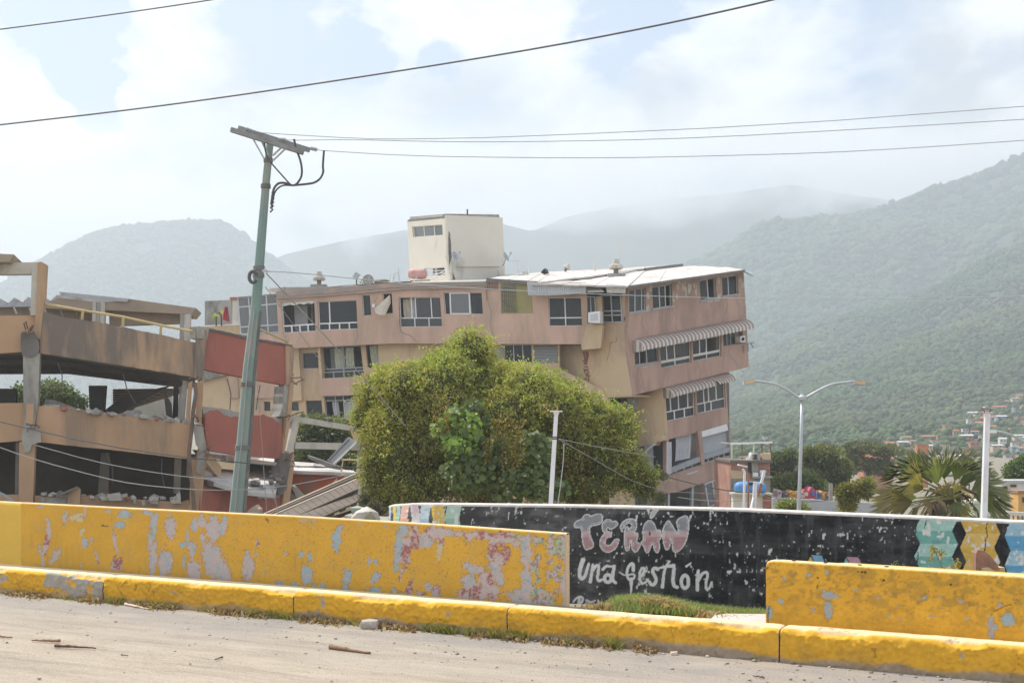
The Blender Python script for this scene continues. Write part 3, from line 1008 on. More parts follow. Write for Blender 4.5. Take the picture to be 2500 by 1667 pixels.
window(apt, PB, w5, vs=[.25, .55], fw=2.2, fm='alu', skip=[(1, 0)])
window(apt, PB, w6, vs=[(.25, 0, .72), (.50, 0, .72), (.5, .76, 1)], hs=[.70, .76], fw=2.6, fm='white')
window(apt, PB, w7, vs=[(.28, 0, .74), (.52, 0, .74), (.52, .74, 1)], hs=[.70, .76], fw=2.6, fm='white', skip=[(2, 0)])
window(apt, PB, w8, vs=[.25, .45, .7], fw=2.0, fm='grey', skip=[(3, 0)])
ac = slabq([(1798, 822), (1810, 820), (1811, 835), (1799, 837)], PB, 0.5, 'air_conditioner', M['white'], apt, push=0.35)
slabq([(1801, 825), (1808, 824), (1808, 832), (1801, 833)], PB, 0.02, 'vent_grille', M['black'], ac, push=0.365)
g = MB()
for a, b in (((1806, 841), (1831, 837)), ((1804, 843), (1805, 862)), ((1815, 841), (1816, 858)), ((1822, 839), (1829, 850))):
    g.beam(PB.at(*a) + PB.n * .4, PB.at(*b) + PB.n * .4, 0.04)
g.build('bracket', M['tin_dk2'], apt)
# sills and patches of torn render
for q in ([(1535, 764), (1587, 756), (1587, 759.5), (1535, 768)], [(1592, 754), (1646, 746), (1646, 749), (1592, 758)],
          [(1709, 734), (1757, 727), (1757, 730), (1709, 737.5)], [(1764, 723.5), (1806, 717), (1806, 719.5), (1764, 727)],
          [(1549, 892), (1612, 882), (1612, 886), (1549, 896)]):
    slabq(q, PB, 0.3, 'sill', M['grey'], apt, push=0.08)
rng = random.Random(11)
for (x0, y0, x1, y1, n) in ((1650, 690, 1700, 725, 14), (1578, 700, 1590, 760, 5), (1806, 675, 1815, 716, 4), (1752, 680, 1760, 730, 4), (1575, 893, 1602, 896, 3), (1718, 736, 1750, 740, 3), (1640, 700, 1650, 745, 3)):
    mb = MB()
    for i in range(n):
        cx, cy = rng.uniform(x0, x1), rng.uniform(y0, y1)
        w, h = rng.uniform(2, 5), rng.uniform(4, 14)
        if n == 3 and y1 - y0 < 6:
            w, h = rng.uniform(5, 9), 3
        pl = [(cx + w * math.cos(a) * rng.uniform(.5, 1), cy + h * math.sin(a) * rng.uniform(.5, 1) - (cx - x0) * .14) for a in [k * math.pi / 4 for k in range(8)]]
        mb.prism(pl, PB, 0.004, push=0.024 + 0.0012 * i)
    mb.build('peeled_render', M['concrete_lt'], apt, kind='stuff')
crack('hanging_cable', [(1768, 866), (1780, 868), (1790, 876), (1800, 890), (1810, 905), (1816, 912)], PB, 1.4, apt, m='cable_g', push=0.05)


def awning(parent, plane, b0, b1, f0, f1, out, n, name='awning', nseg=7, end0=True):
    """striped metal awning; back edge b0-b1 on the wall, front edge f0-f1 in a parallel plane"""
    B0, B1 = plane.at(*b0) + plane.n * 0.03, plane.at(*b1) + plane.n * 0.03
    fp = Plane(plane.p + plane.n * out, plane.n)
    F0, F1 = fp.at(*f0), fp.at(*f1)
    mb = MB()
    for i in range(n):
        for k in range(nseg):
            t0, t1 = k / nseg, (k + 1) / nseg
            vs = []
            for (u, t) in ((i / n, t0), ((i + .96) / n, t0), ((i + .96) / n, t1), (i / n, t1)):
                B, Fv = B0.lerp(B1, u), F0.lerp(F1, u)
                d = Fv - B
                ho = d.dot(plane.n)
                side = d - plane.n * ho
                # out quickly, then curve down
                p = B + plane.n * ho * math.sin(t * math.pi / 2) ** 0.9 + side * (0.25 * t + 0.75 * (1 - math.cos(t * math.pi / 2)))
                p += Vector((0, 0, 0.025 if i % 2 else 0.0))
                vs.append(p)
            dn = Vector((0, 0, -0.015))
            mb.add(vs + [v + dn for v in vs], [(0, 1, 2, 3), (7, 6, 5, 4), (0, 4, 5, 1), (1, 5, 6, 2), (2, 6, 7, 3), (3, 7, 4, 0)], m=i % 2)
    if end0:
        # striped end cheek
        for k in range(6):
            t0, t1 = k / 6, (k + .97) / 6
            vs = []
            for t in (t0, t1):
                d = F0 - B0
                ho = d.dot(plane.n)
                side = d - plane.n * ho
                vs.append(B0 + plane.n * ho * math.sin(t * math.pi / 2) ** 0.9 + side * (0.25 * t + 0.75 * (1 - math.cos(t * math.pi / 2))) - Vector((0, 0, 0.02)))
            zb = F0.z - 0.05
            vs += [Vector((vs[1].x, vs[1].y, zb)), Vector((vs[0].x, vs[0].y, zb))]
            off = Vector((0.02, 0, 0))
            mb.add(vs + [v + off for v in vs], [(0, 1, 2, 3), (7, 6, 5, 4), (0, 4, 5, 1), (1, 5, 6, 2), (2, 6, 7, 3), (3, 7, 4, 0)], m=(k + 1) % 2)
    return mb.build(name, [M['awning_l'], M['awning_d']], parent)


awning(apt, PB, (1544, 829), (1810, 780), (1572, 855), (1841, 802), 1.3, 60)
awning(apt, PB3, (1618, 946), (1722, 921), (1644.6, 969), (1750, 941), 1.1, 26)
awning(apt, PB3, (1722, 921), (1768, 911), (1758, 937), (1796, 930), 1.1, 12, end0=False)

# ---- third row and down
w9, w10 = [(1620, 956), (1696, 940), (1698, 1014), (1624.5, 1029.5)], [(1700, 939), (1769, 923), (1772.6, 995), (1704, 1010)]
w11 = [(1633, 1072), (1703, 1055), (1711, 1134), (1634, 1158)]
w12 = [(1710, 1052), (1774, 1035), (1782, 1112), (1717, 1131)]
w13 = [(1604, 1206), (1649, 1202), (1716, 1179), (1722, 1262), (1606, 1262)]
w14 = [(1718, 1180), (1790, 1152), (1794, 1211), (1726, 1238)]
outR = [(1615, 947), (1768, 909), (1772, 930), (1779, 1034), (1782, 1110), (1793, 1150), (1797, 1262), (1598, 1262), (1600, 1172), (1626, 1160), (1626, 1076), (1613, 1076), (1624, 1060)]
slabq(outR, PB3, 0.3, 'wall', M['salmon_shaded'], apt, holes=[w9, w10, w11, w12, w13, w14], label='salmon lower storeys of the right end')
slabq([(1600, 950), (1770, 915), (1790, 1262), (1590, 1262)], PB3, 0.12, 'interior_wall', M['interior_shade'], apt, push=-4.0)
slabq([(1626, 1036), (1778, 1000), (1779, 1008), (1626, 1044)], PB3, 4.0, 'floor_slab', M['concrete_dk'], apt, push=-0.3)
slabq([(1605, 1172), (1790, 1122), (1791, 1132), (1605, 1182)], PB3, 4.0, 'floor_slab', M['concrete_dk'], apt, push=-0.3)
slabq([(1590, 1249), (1798, 1247), (1798, 1262), (1590, 1262)], PB3, 4.0, 'floor_slab', M['concrete_dk'], apt, push=-0.3)
window(apt, PB3, w9, vs=[(.24, 0, .7), (.50, 0, .7), (.80, 0, .7), (.35, .7, 1), (.68, .7, 1)], hs=[.70], fw=2.8, fm='white', skip=[(3, 0)])
window(apt, PB3, w10, vs=[(.28, 0, .68), (.45, 0, .68), (.72, 0, .68), (.3, .68, 1), (.52, .68, 1)], hs=[.68], fw=2.6, fm='white')
curtain(apt, PB3, [(1722, 936), (1730, 934), (1733, 1003), (1725, 1005)], 2, 'curtain_w', push=-0.3)
curtain(apt, PB3, [(1656, 1065), (1693, 1056), (1692, 1118), (1654, 1126)], 7, 'curtain_w', push=-0.25, amp=0.09)
curtain(apt, PB3, [(1619, 1080), (1630, 1078), (1631, 1155), (1617, 1158)], 2, 'curtain_w', push=0.35)
slabq([(1634, 1143), (1712, 1112), (1713, 1124), (1635, 1155)], PB3, 0.25, 'balcony_rail', M['grey'], apt, push=0.10)
window(apt, PB3, [(1634, 1146), (1712, 1124), (1714, 1136), (1636, 1158)], vs=[.2, .45, .7], fw=1.8, fm='alu', recess=0.0)
slabq([(1711, 1056), (1774, 1038), (1779, 1091), (1714, 1111)], PB3, 0.02, 'blind', M['blind'], apt, push=-0.1)
slabq([(1705, 1054), (1772, 1034.5), (1775, 1050), (1708, 1068)], PB3, 0.05, 'fascia_board', M['white'], apt, push=0.12)
slabq([(1714, 1111), (1779, 1091), (1780, 1102), (1715, 1122)], PB3, 0.25, 'balcony_rail', M['grey'], apt, push=0.08)
window(apt, PB3, [(1715, 1122), (1780, 1102), (1781, 1112), (1717, 1131)], vs=[.2, .4, .6, .8], fw=1.6, fm='alu', recess=0.0)
slabq([(1700, 1052), (1709, 1050), (1717, 1133), (1709, 1135)], PB3, 0.4, 'pier', M['salmon_shaded'], apt, push=0.15)
slabq([(1776, 1034), (1784, 1052), (1786, 1110), (1780, 1112)], PB3, 0.4, 'pier', M['concrete'], apt, push=0.10)
window(apt, PB3, [(1716, 1181), (1791, 1153), (1794, 1210), (1725, 1237)], vs=[.24, .48, .74], fw=3.0, fm='alu', glass='glass_br', recess=-0.22, label='window frame hanging loose at the foot of the right end')
for x0, x1 in ((1635, 1640), (1693, 1698)):
    slabq([(x0, 1198 - (x0 - 1635) * .35), (x1, 1196 - (x0 - 1635) * .35), (x1 - 1, 1262), (x0 - 1, 1262)], PB3, 0.2, 'post', M['steel'], apt, push=-0.15)
slabq([(1641, 1200), (1652, 1198), (1656, 1262), (1642, 1262)], PB3, 0.3, 'pier', M['concrete_lt'], apt, push=-0.8)
g = MB()
for a, b in (((1764, 1132), (1795, 1135)), ((1795, 1135), (1787, 1117)), ((1764, 1132), (1766, 1122)), ((1663, 1157), (1690, 1149))):
    g.beam(PB3.at(*a) + PB3.n * .5, PB3.at(*b) + PB3.n * .5, 0.07)
g.build('drying_rack', M['alu'], apt)

# broken beige wall D
outD = [(1540, 966), (1613, 948), (1617, 948), (1624, 1060), (1613, 1061), (1596, 1060)] + rough_line([(1587, 1070), (1580, 1084), (1560, 1092), (1548, 1100)], 5, 2, 3) + [(1540, 1100)]
slabq(outD, PD, 0.3, 'wall', M['beige'], apt, label='beige wall with a broken lower edge')
slabq(rough_line([(1586, 1072), (1596, 1062), (1624, 1060), (1626, 1075), (1610, 1078), (1604, 1086), (1586, 1086)], 6, 1.5, 8), PD, 0.5, 'broken_ledge', M['beige'], apt, push=0.25)
slabq(rough_line([(1532, 1098), (1560, 1091), (1574, 1100), (1580, 1118), (1566, 1118), (1556, 1121), (1532, 1116)], 6, 1.5, 9), PD, 0.7, 'broken_slab', M['concrete'], apt, push=0.5)
slabq([(1575, 1086), (1590, 1084), (1592, 1150), (1580, 1146)], PD, 0.3, 'broken_wall', M['grey'], apt, push=0.1)
slabq([(1590, 1086), (1618, 1078), (1618, 1165), (1590, 1150)], PD, 0.2, 'interior_wall', M['interior_shade'], apt, push=-1.2)
MB().tube([PD.at(x, y) + PD.n * .8 for x, y in ((1617, 1083), (1600, 1097), (1589, 1106), (1584, 1118), (1582, 1134))], 0.06).build('drain_pipe', M['alu'], apt)
slabq([(1545, 1150), (1604, 1176), (1604, 1262), (1545, 1262)], PD, 0.3, 'wall', M['salmon_shaded'], apt, push=-0.2)
slabq([(1540, 1182), (1577, 1182), (1577, 1262), (1540, 1262)], PD, 0.1, 'door', mat('blue_grey_door', (0.16, 0.20, 0.27), 0.7), apt, push=0.3)
slabq([(1588, 1180), (1600, 1180), (1598, 1262), (1586, 1262)], PD, 0.3, 'pier', M['concrete_lt'], apt, push=0.3)
slabq([(1540, 972), (1556, 968), (1556, 1000), (1540, 1004)], PD, 0.4, 'hanging_lamp', M['grey'], apt, push=0.4)

# ---- roofs: built in depth, tipping towards the street
def rp(px, py, Y):
    return P(px, py, Y)


def Ya(px):
    return PA.at(px, 700).y


def sheets(parent, fl, fr, bl, br, n, m, name='roof_sheet', thick=-0.1, gap=0.015):
    """n long sheets side by side between front line and back line, lapped"""
    for i in range(n):
        u0, u1 = i / n, (i + 1 - gap) / n
        a, b = fl.lerp(fr, u0), fl.lerp(fr, u1)
        c, d = bl.lerp(br, u1), bl.lerp(br, u0)
        dz = Vector((0, 0, 0.02 * (i % 2)))
        solid3(mb := MB(), [a + dz, b + dz, c + dz, d + dz], (0, 0, thick)).build(name, m, parent)


sheets(apt, rp(1298, 692, 71.3), rp(1534, 699, 69.8), rp(1350, 686, 80), rp(1575, 661, 81), 6, M['tin_lt'])
sheets(apt, rp(1536, 699, 69.8), rp(1817, 659.5, 73.6), rp(1576, 661, 81.2), rp(1775, 652.5, 84), 8, M['tin_lt'])
sheets(apt, rp(1577, 660.5, 81.4), rp(1774, 653, 84.2), rp(1664, 650, 90), rp(1720, 649.5, 91), 3, M['tin_lt'])
sheets(apt, rp(1188, 681.5, 73.3), rp(1310, 689.5, 72.3), rp(1236, 671, 84), rp(1352, 663, 86), 5, M['tin_lt'])
sheets(apt, rp(1312, 689.5, 72.6), rp(1575, 658.5, 81.5), rp(1352, 663, 86), rp(1480, 657.5, 90), 6, M['tin_lt'])
sheets(apt, rp(1483, 670, 84), rp(1576, 657.5, 82), rp(1484, 657, 91), rp(1664, 646, 93), 4, M['tin_lt'])
g = MB()
g.beam(rp(1348, 687.5, 79.6), rp(1574, 660.0, 81), 0.10, 0.22)
g.beam(rp(1574, 660.0, 81), rp(1666, 649, 90), 0.10, 0.30)
g.beam(rp(1188, 683.5, 73.2), rp(1312, 691.5, 72.2), 0.1, 0.2)
g.build('roof_edge', M['tin_dk2'], apt)
g = MB()
g.beam(rp(1534, 700.5, 69.8), rp(1818, 661, 73.6), 0.1, 0.13)
g.build('eaves_board', M['tin_dk2'], apt)
solid3(MB(), [rp(1814, 659, 74), rp(1840, 672, 74), rp(1838, 669, 78), rp(1814, 658, 80)], (0, 0, -0.12)).build('loose_eaves', M['tin_gray'], apt)
# flat left roof
solid3(MB(), [rp(676, 713, Ya(676) + .1), rp(958, 691.5, Ya(958) + .1), rp(1186, 686, Ya(1186) + .1), rp(1186, 680, 84), rp(960, 688.5, 84), rp(690, 708, 84)], (0, 0, -0.2)).build('roof', M['concrete_lt'], apt)
slabq([(1034, 689), (1186, 685.5), (1186, 688), (1034, 691)], PA, 0.3, 'roof_kerb', M['white'], apt, push=0.1)
slabq([(577, 722), (677, 713.5), (677, 717), (577, 726)], PP, 3.5, 'roof', M['white'], apt, push=0.1)
# back and hidden sides close the shell
bk = Plane(PA.p + Vector((0, 12, 0)), PA.n)
slabq([(500, 735), (1186, 705), (1480, 690), (1780, 690), (1780, 1250), (500, 1250)], bk, 0.2, 'rear_wall', M['concrete'], apt)

# ---- cream roof tower
TL = vplane(994, 84.5, 1097, 80.0)
TR = vplane(1097, 80.0, 1232, 83.5)
t1, t2 = [(1006, 553.7), (1079.7, 548), (1080.8, 573.8), (1008, 579.3)], [(1034, 656), (1085, 652), (1086, 672), (1037, 674)]
slabq([(994, 537), (1092, 525), (1098.7, 684), (1001.6, 695)], TL, 0.2, 'tower_wall', M['cream'], apt, holes=[t1, t2], label='cream left face of the roof tower')
slabq([(1091, 525), (1227, 531), (1234, 682), (1098.5, 686)], TR, 0.2, 'tower_wall', M['cream'], apt, label='cream right face of the roof tower')
slabq([(1010, 545), (1085, 540), (1085, 690), (1008, 690)], TL, 0.1, 'interior_wall', M['interior_shade'], apt, push=-1.5)
slabq([(998, 529), (1091, 521.5), (1092, 528), (998, 537)], TL, 0.3, 'tower_parapet', M['concrete'], apt, push=-0.1)
slabq([(1091, 521.5), (1221, 523.5), (1222, 531), (1092, 528)], TR, 0.3, 'tower_parapet', M['concrete'], apt, push=-0.1)
a, b_, c_ = TL.at(996, 536), TL.at(1091, 527), TR.at(1226, 531)
solid3(MB(), [a, b_, c_, Vector((c_.x - 1.2, c_.y + 2.2, c_.z)), Vector((a.x + 1.4, a.y + 2.5, a.z))], (0, 0, -0.15)).build('tower_roof', M['concrete'], apt)
window(apt, TL, t1, vs=[.34, .68], fw=2.2, fm='cream', glass='glass_br')
window(apt, TL, t2, vs=[.5], hs=[.35, .7], fw=2.0, fm='white', glass=None)
slabq([(1113, 649.5), (1219, 649), (1219, 651), (1113, 652)], TR, 0.15, 'ledge', M['cream'], apt, push=0.10)
slabq(rough_line([(1096, 565), (1099, 572), (1101, 600), (1103, 640), (1105, 665), (1112, 682)], 6, 1, 4) + rough_line([(1098, 686), (1096, 640), (1094, 600), (1095, 565)], 8, 1, 6), TR, 0.006, 'damp_stain', M['grime'], apt, push=0.006)
MB().beam(rp(1141, 524, 81), rp(1141, 511, 81), 0.09).build('roof_pipe', M['black'], apt)
# ================================================================ the ruined ochre building on the left
R1 = vplane(0, 41.5, 480, 43.0)
R2 = vplane(490, 43.0, 712, 46.5)
ruin = thing('collapsed_building', 'collapsed ochre and red concrete building with open floors and a torn roof', 'building', (-12, 45, -4.5))


def rs(q, m, name='wall', th=0.35, push=0.0, pl=None, label=None, holes=()):
    return slabq(q, pl or R1, th, name, M[m], ruin, push=push, label=label, holes=holes)


# upper band
rs(rough_line([(98, 768), (112, 762), (150, 774), (250, 788), (370, 812), (482, 838)], 9, 1.2, 2) + [(482, 842)] +
   rough_line([(477, 922), (400, 908), (300, 893), (200, 877), (98, 863)], 12, 1.0, 4), 'orange_st', 'parapet', 0.35, label='ochre parapet streaked with black damp')
rs([(-500, 775), (84, 769), (98, 770), (97, 862), (60, 858), (0, 862), (-500, 868)], 'orange', 'parapet', 0.35, push=-0.12)
# lower band
rs(rough_line([(90, 989), (180, 996), (300, 1015), (464, 1034)], 9, 1.0, 5) + [(464, 1121)] + rough_line([(464, 1121), (300, 1101), (86, 1078)], 14, 0.6, 6), 'orange', 'parapet', 0.35)
rs([(-500, 990), (62, 983), (60, 1075), (0, 1080), (-500, 1084)], 'orange', 'parapet', 0.35, push=-0.1)
# slabs running back: ceilings of the open floors
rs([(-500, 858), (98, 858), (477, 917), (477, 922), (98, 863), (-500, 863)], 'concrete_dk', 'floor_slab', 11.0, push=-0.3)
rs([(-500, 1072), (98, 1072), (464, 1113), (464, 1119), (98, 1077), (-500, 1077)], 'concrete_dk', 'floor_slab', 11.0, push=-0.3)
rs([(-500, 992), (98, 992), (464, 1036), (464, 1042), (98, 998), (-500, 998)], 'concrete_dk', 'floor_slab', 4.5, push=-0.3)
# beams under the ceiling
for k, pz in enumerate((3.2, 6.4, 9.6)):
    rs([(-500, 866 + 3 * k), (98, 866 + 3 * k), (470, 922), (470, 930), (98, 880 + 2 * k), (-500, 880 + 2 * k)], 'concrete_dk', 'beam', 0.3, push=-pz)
# lower floor: closed and dark behind
rs([(-500, 1060), (466, 1100), (466, 1262), (-500, 1262)], 'interior_shade', 'rear_wall', 0.2, push=-7.0)
rs([(84, 1210), (160, 1210), (240, 1213), (340, 1220), (440, 1226), (462, 1220), (462, 1262), (84, 1262)], 'orange', 'parapet', 0.3, push=-0.05)
rs([(-500, 1210), (45, 1208), (45, 1262), (-500, 1262)], 'orange', 'parapet', 0.3, push=-0.1)
# piers
rs([(57, 862), (98, 862), (94, 985), (85, 1040), (60, 1040), (58, 985)], 'concrete', 'column', 0.5, push=0.10, label='bare grey column with broken joints')
rs(rough_line([(52, 812), (84, 811), (96, 835), (98, 850), (92, 868), (70, 872), (55, 866), (52, 845)], 6, 2, 2), 'concrete_dk', 'broken_joint', 0.5, push=0.16)
rs([(66, 985), (84, 985), (82, 1036), (64, 1036)], 'orange', 'column', 0.5, push=0.14)
rs(rough_line([(60, 1034), (84, 1036), (103, 1058), (102, 1080), (82, 1084), (72, 1104), (60, 1104), (54, 1066)], 7, 2, 12), 'concrete', 'broken_joint', 0.45, push=0.2)
rs([(48, 1078), (86, 1078), (80, 1262), (46, 1262)], 'orange', 'column', 0.5, push=0.08, label='ochre lower column')
rs([(36, 1078), (50, 1078), (47, 1262), (33, 1262)], 'concrete_dk', 'column', 0.9, push=-0.25)
rs([(478, 799), (506, 806), (500, 870), (495, 930), (474, 925)], 'orange_st', 'column', 0.55, push=0.06)
rs([(482, 928), (497, 930), (492, 1034), (476, 1032)], 'orange', 'column', 0.5, push=0.06)
rs([(460, 930), (470, 930), (464, 1034), (452, 1034)], 'orange', 'column', 0.35, push=-0.02)
rs([(446, 926), (459, 930), (450, 1034), (432, 1030)], 'concrete', 'column', 0.4, push=-0.3)
rs([(462, 1030), (494, 1034), (478, 1122), (474, 1262), (486, 1262), (505, 1122), (507, 1100), (494, 1034)], 'orange', 'column', 0.4, push=0.0)
rs([(470, 1034), (494, 1034), (500, 1075), (503, 1098), (490, 1102), (478, 1085)], 'concrete', 'broken_joint', 0.4, push=0.12)
rs([(486, 1100), (500, 1098), (502, 1120), (492, 1160), (478, 1150)], 'concrete', 'broken_joint', 0.4, push=0.14)
rs([(465, 1120), (502, 1124), (488, 1262), (462, 1262)], 'orange', 'column', 0.4, push=0.04)
MB().tube([R1.at(x, y) + R1.n * .25 for x, y in ((476, 934), (478, 960), (472, 1000), (468, 1050), (462, 1100), (463, 1140), (470, 1190), (476, 1262))], 0.075).build('drain_pipe', M['pipe_br'], ruin)
# inner columns
rs([(196, 933), (243, 933), (238, 1005), (198, 1003)], 'interior_shade', 'column', 0.5, push=-3.5)
rs([(422, 940), (435, 940), (433, 1028), (419, 1026)], 'interior_shade', 'column', 0.5, push=-1.6)
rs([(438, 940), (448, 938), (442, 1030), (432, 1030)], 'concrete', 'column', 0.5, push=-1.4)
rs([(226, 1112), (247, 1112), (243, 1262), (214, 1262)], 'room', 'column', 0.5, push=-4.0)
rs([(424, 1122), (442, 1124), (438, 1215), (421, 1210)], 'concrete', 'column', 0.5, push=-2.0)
rs([(397, 957), (402, 955), (418, 985), (420, 1022), (404, 1012)], 'interior_shade', 'hanging_panel', 0.1, push=-1.2)
rs([(-500, 940), (8, 942), (8, 985), (-500, 985)], 'interior_shade', 'column', 0.5, push=-3.0)
# roof frame at the left edge
rs([(-500, 648), (94, 639), (94, 664), (80, 668), (-500, 674)], 'concrete_lt', 'roof_beam', 0.4, push=-0.1)
rs([(78, 655), (96, 646), (90, 770), (74, 770)], 'concrete_lt', 'column', 0.4, push=0.0)
rs([(93, 641), (100, 639), (114, 646), (110, 720), (98, 830), (82, 818), (88, 760)], 'orange', 'column', 0.5, push=0.03)
rs([(-500, 625), (0, 625), (40, 627), (29, 645), (-500, 643)], 'tin_br', 'roof_sheet', 3.0, push=0.6)
# rear canopy: folded roof sheets on piers
R3 = vplane(0, 47.5, 480, 48.5)


def zig(x0, x1, y0, y1, n, dx=10, h=14):
    pts = []
    for i in range(n):
        t0, t1 = i / n, (i + 1) / n
        pts += [(x0 + (x1 - x0) * t0, y0 + (y1 - y0) * t0 + h), (x0 + (x1 - x0) * t0 + dx, y0 + (y1 - y0) * t0)]
    return pts + [(x1, y1)]


rs([(-500, 716)] + zig(-30, 145, 722, 712, 5, 14, 13) + [(300, 732), (150, 745), (105, 742), (-500, 750)], 'tin_gray', 'roof_sheet', 2.5, pl=R3, push=-1.0, label='grey folded roof sheets')
rs([(-500, 742), (110, 738), (240, 742), (240, 800), (100, 775), (-500, 772)], 'tin_br', 'canopy_panel', 0.15, pl=R3, push=-1.5)
rs([(110, 741), (145, 727), (235, 738), (300, 735), (317, 730), (478, 752), (466, 768), (440, 766), (260, 757), (110, 752)], 'tin_br', 'roof_sheet', 2.2, pl=R3, label='brown sheet edging the terrace canopy')
rs([(260, 757), (440, 766), (440, 786), (260, 792)], 'tin_br', 'beam', 0.5, pl=R3, push=-0.6)
g = MB()
g.prism([(145, 713), (317, 730), (310, 738), (150, 722)], R3, 0.1, push=0.1)
g.build('roof_edge', M['tin_gray'], ruin)
for i in range(5):
    x = 20 + i * 38
    rs(barpoly((x, 745 + i), (x + 8, 762 + i), 3), 'concrete_lt', 'strut', 0.1, pl=R3, push=-0.8)
for x0, x1, m in ((227, 236, 'concrete_lt'), (237, 245, 'concrete'), (246, 257, 'concrete_lt')):
    rs([(x0, 738), (x1, 739), (x1 - 2, 802), (x0 - 2, 800)], m, 'column', 0.3, pl=R3, push=0.06)
rs([(440, 766), (451, 768), (449, 840), (438, 838)], 'concrete', 'column', 0.35, pl=R3, push=0.02)
rs([(451, 768), (466, 766), (463, 842), (449, 840)], 'concrete_lt', 'column', 0.3, pl=R3, push=0.05)
# handrail
rp_ = [(108, 741), (200, 757), (300, 773), (395, 794), (484, 811)]
hr = MB().tube([R1.at(*q) - R1.n * .1 for q in rp_], 0.045).build('handrail', M['pipe_y'], ruin)
for a, b in (((202, 758), (198, 792)), ((301, 775), (298, 810)), ((393, 794), (391, 828))):
    MB().tube([R1.at(*a) - R1.n * .1, R1.at(*b) - R1.n * .1], 0.05).build('rail_post', M['pipe_y'], ruin)
MB().tube([R2.at(625, 795) - R2.n * .2, R2.at(712, 833) - R2.n * .2], 0.045).build('handrail', M['pipe_y'], ruin)
MB().tube([R2.at(714, 821) - R2.n * .2, R2.at(711, 840) - R2.n * .2], 0.045).build('rail_post', M['pipe_y'], ruin)
# debris seen in the upper open floor
rs([(243, 944), (420, 942), (420, 955), (300, 992), (292, 1002), (243, 985)], 'tin_br', 'fallen_roof_sheet', 0.08, pl=R3, push=-3.0)
for i in range(7):
    y = 948 + i * 6
    rs(barpoly((243, y), (400 - i * 15, y - 2 + i), 1.5), 'tin_dk', 'sheet_rib', 0.06, pl=R3, push=-2.7 + 0.02 * i)
rs([(246, 1004), (300, 962), (330, 958), (410, 940), (330, 985), (285, 1010)], 'concrete_dk', 'fallen_beam', 0.4, pl=R3, push=-0.5)
rs(rough_line([(280, 1012), (300, 1004), (325, 1000), (335, 1002), (349, 1016), (348, 1022)], 8, 1.5, 21) + [(290, 1016)], 'rubble', 'rubble_heap', 0.8, push=-1.2)
rs([(97, 972), (120, 974), (170, 992), (185, 1000), (96, 992)], 'concrete', 'fallen_beam', 0.3, push=-1.5)
rs([(365, 1018), (377, 1012), (398, 1022), (400, 1026)], 'concrete', 'fragment', 0.3, push=-0.6)
rs([(393, 1008), (398, 1010), (412, 1022), (432, 1030), (404, 1028)], 'concrete', 'fragment', 0.3, push=-0.5)
rs([(285, 960), (420, 960), (420, 1030), (285, 1020)], 'concrete_lt', 'rear_wall', 0.2, pl=Plane(R3.p + Vector((0, 9, 0)), R3.n), label='pale wall glimpsed through the open floor')
# ragged floor edge of the lower storey
rng = random.Random(8)
for (x, y, w, h) in ((100, 1203, 14, 5), (120, 1206, 12, 4), (244, 1212, 30, 8), (262, 1206, 38, 14), (290, 1208, 24, 12), (325, 1218, 9, 10), (346, 1222, 10, 9), (365, 1224, 22, 5),
                     (415, 1220, 28, 7), (430, 1206, 12, 16), (150, 1205, 20, 9)):
    rs([(x, y), (x + w * .8, y - h * .3), (x + w, y + h), (x + w * .2, y + h * 1.1)], 'rubble', 'fragment', 0.5, push=0.1 + rng.random() * .3)
rs([(168, 1196), (190, 1188), (197, 1194), (198, 1262), (166, 1262)], 'orange', 'broken_wall', 0.4, push=0.3)
rs([(138, 1207), (190, 1186), (192, 1189), (142, 1211)], 'tin_dk2', 'fallen_panel', 0.3, push=0.5)
rs([(100, 1212), (166, 1214), (166, 1262), (100, 1262)], 'concrete', 'broken_wall', 0.4, push=0.15)
# crumpled sheet by the street wall
rs([(0, 1190), (22, 1200), (40, 1212), (90, 1262), (50, 1262), (46, 1224), (20, 1204), (0, 1200)], 'grey', 'crumpled_sheet', 0.1, push=1.2)

# red side walls
rs([(504, 803), (600, 824), (700, 843), (698, 940), (600, 922), (497, 901)], 'red', 'wall', 0.3, pl=R2, label='upper brick red wall')
rs(rough_line([(504, 800), (600, 821), (712, 842)], 8, .8, 3) + [(712, 847), (600, 827), (504, 806)], 'grime', 'coping', 0.4, pl=R2, push=0.04)
rs([(482, 797), (506, 803), (500, 830), (484, 826)], 'concrete', 'column', 0.5, pl=R2, push=0.1)
rs([(695, 843), (717, 848), (713, 900), (706, 940), (697, 940)], 'orange_st', 'column', 0.5, pl=R2, push=0.05)
rs(rough_line([(713, 893), (714, 906), (700, 925), (693, 942), (690, 985), (682, 1012)], 8, 1.5, 33) + [(680, 1016), (697, 1016), (704, 960), (710, 925)], 'concrete', 'broken_column', 0.5, pl=R2, push=0.02)
rs([(706, 928), (714, 910), (712, 960), (705, 1030), (690, 1110), (687, 1112), (697, 1016)], 'orange', 'column', 0.55, pl=R2, push=0.08)
rs([(704, 1104), (713, 1106), (712, 1150), (697, 1262), (682, 1262), (690, 1180), (700, 1140)], 'orange', 'column', 0.5, pl=R2, push=0.1, label='ochre leaning column')
rs(rough_line([(684, 1104), (706, 1108), (700, 1140), (692, 1180), (684, 1208), (670, 1206), (672, 1160), (680, 1130)], 7, 2, 40), 'concrete_dk', 'broken_column', 0.4, pl=R2, push=0.16)
rs([(500, 1010)] + rough_line([(515, 1002), (530, 1000), (545, 1012), (560, 1018), (600, 1014), (640, 1012), (665, 1022), (686, 1038)], 6, 2, 51) + [(686, 1120), (600, 1113), (507, 1099), (500, 1060)], 'red', 'wall', 0.3, pl=R2, push=0.03, label='middle brick red wall with torn plaster')
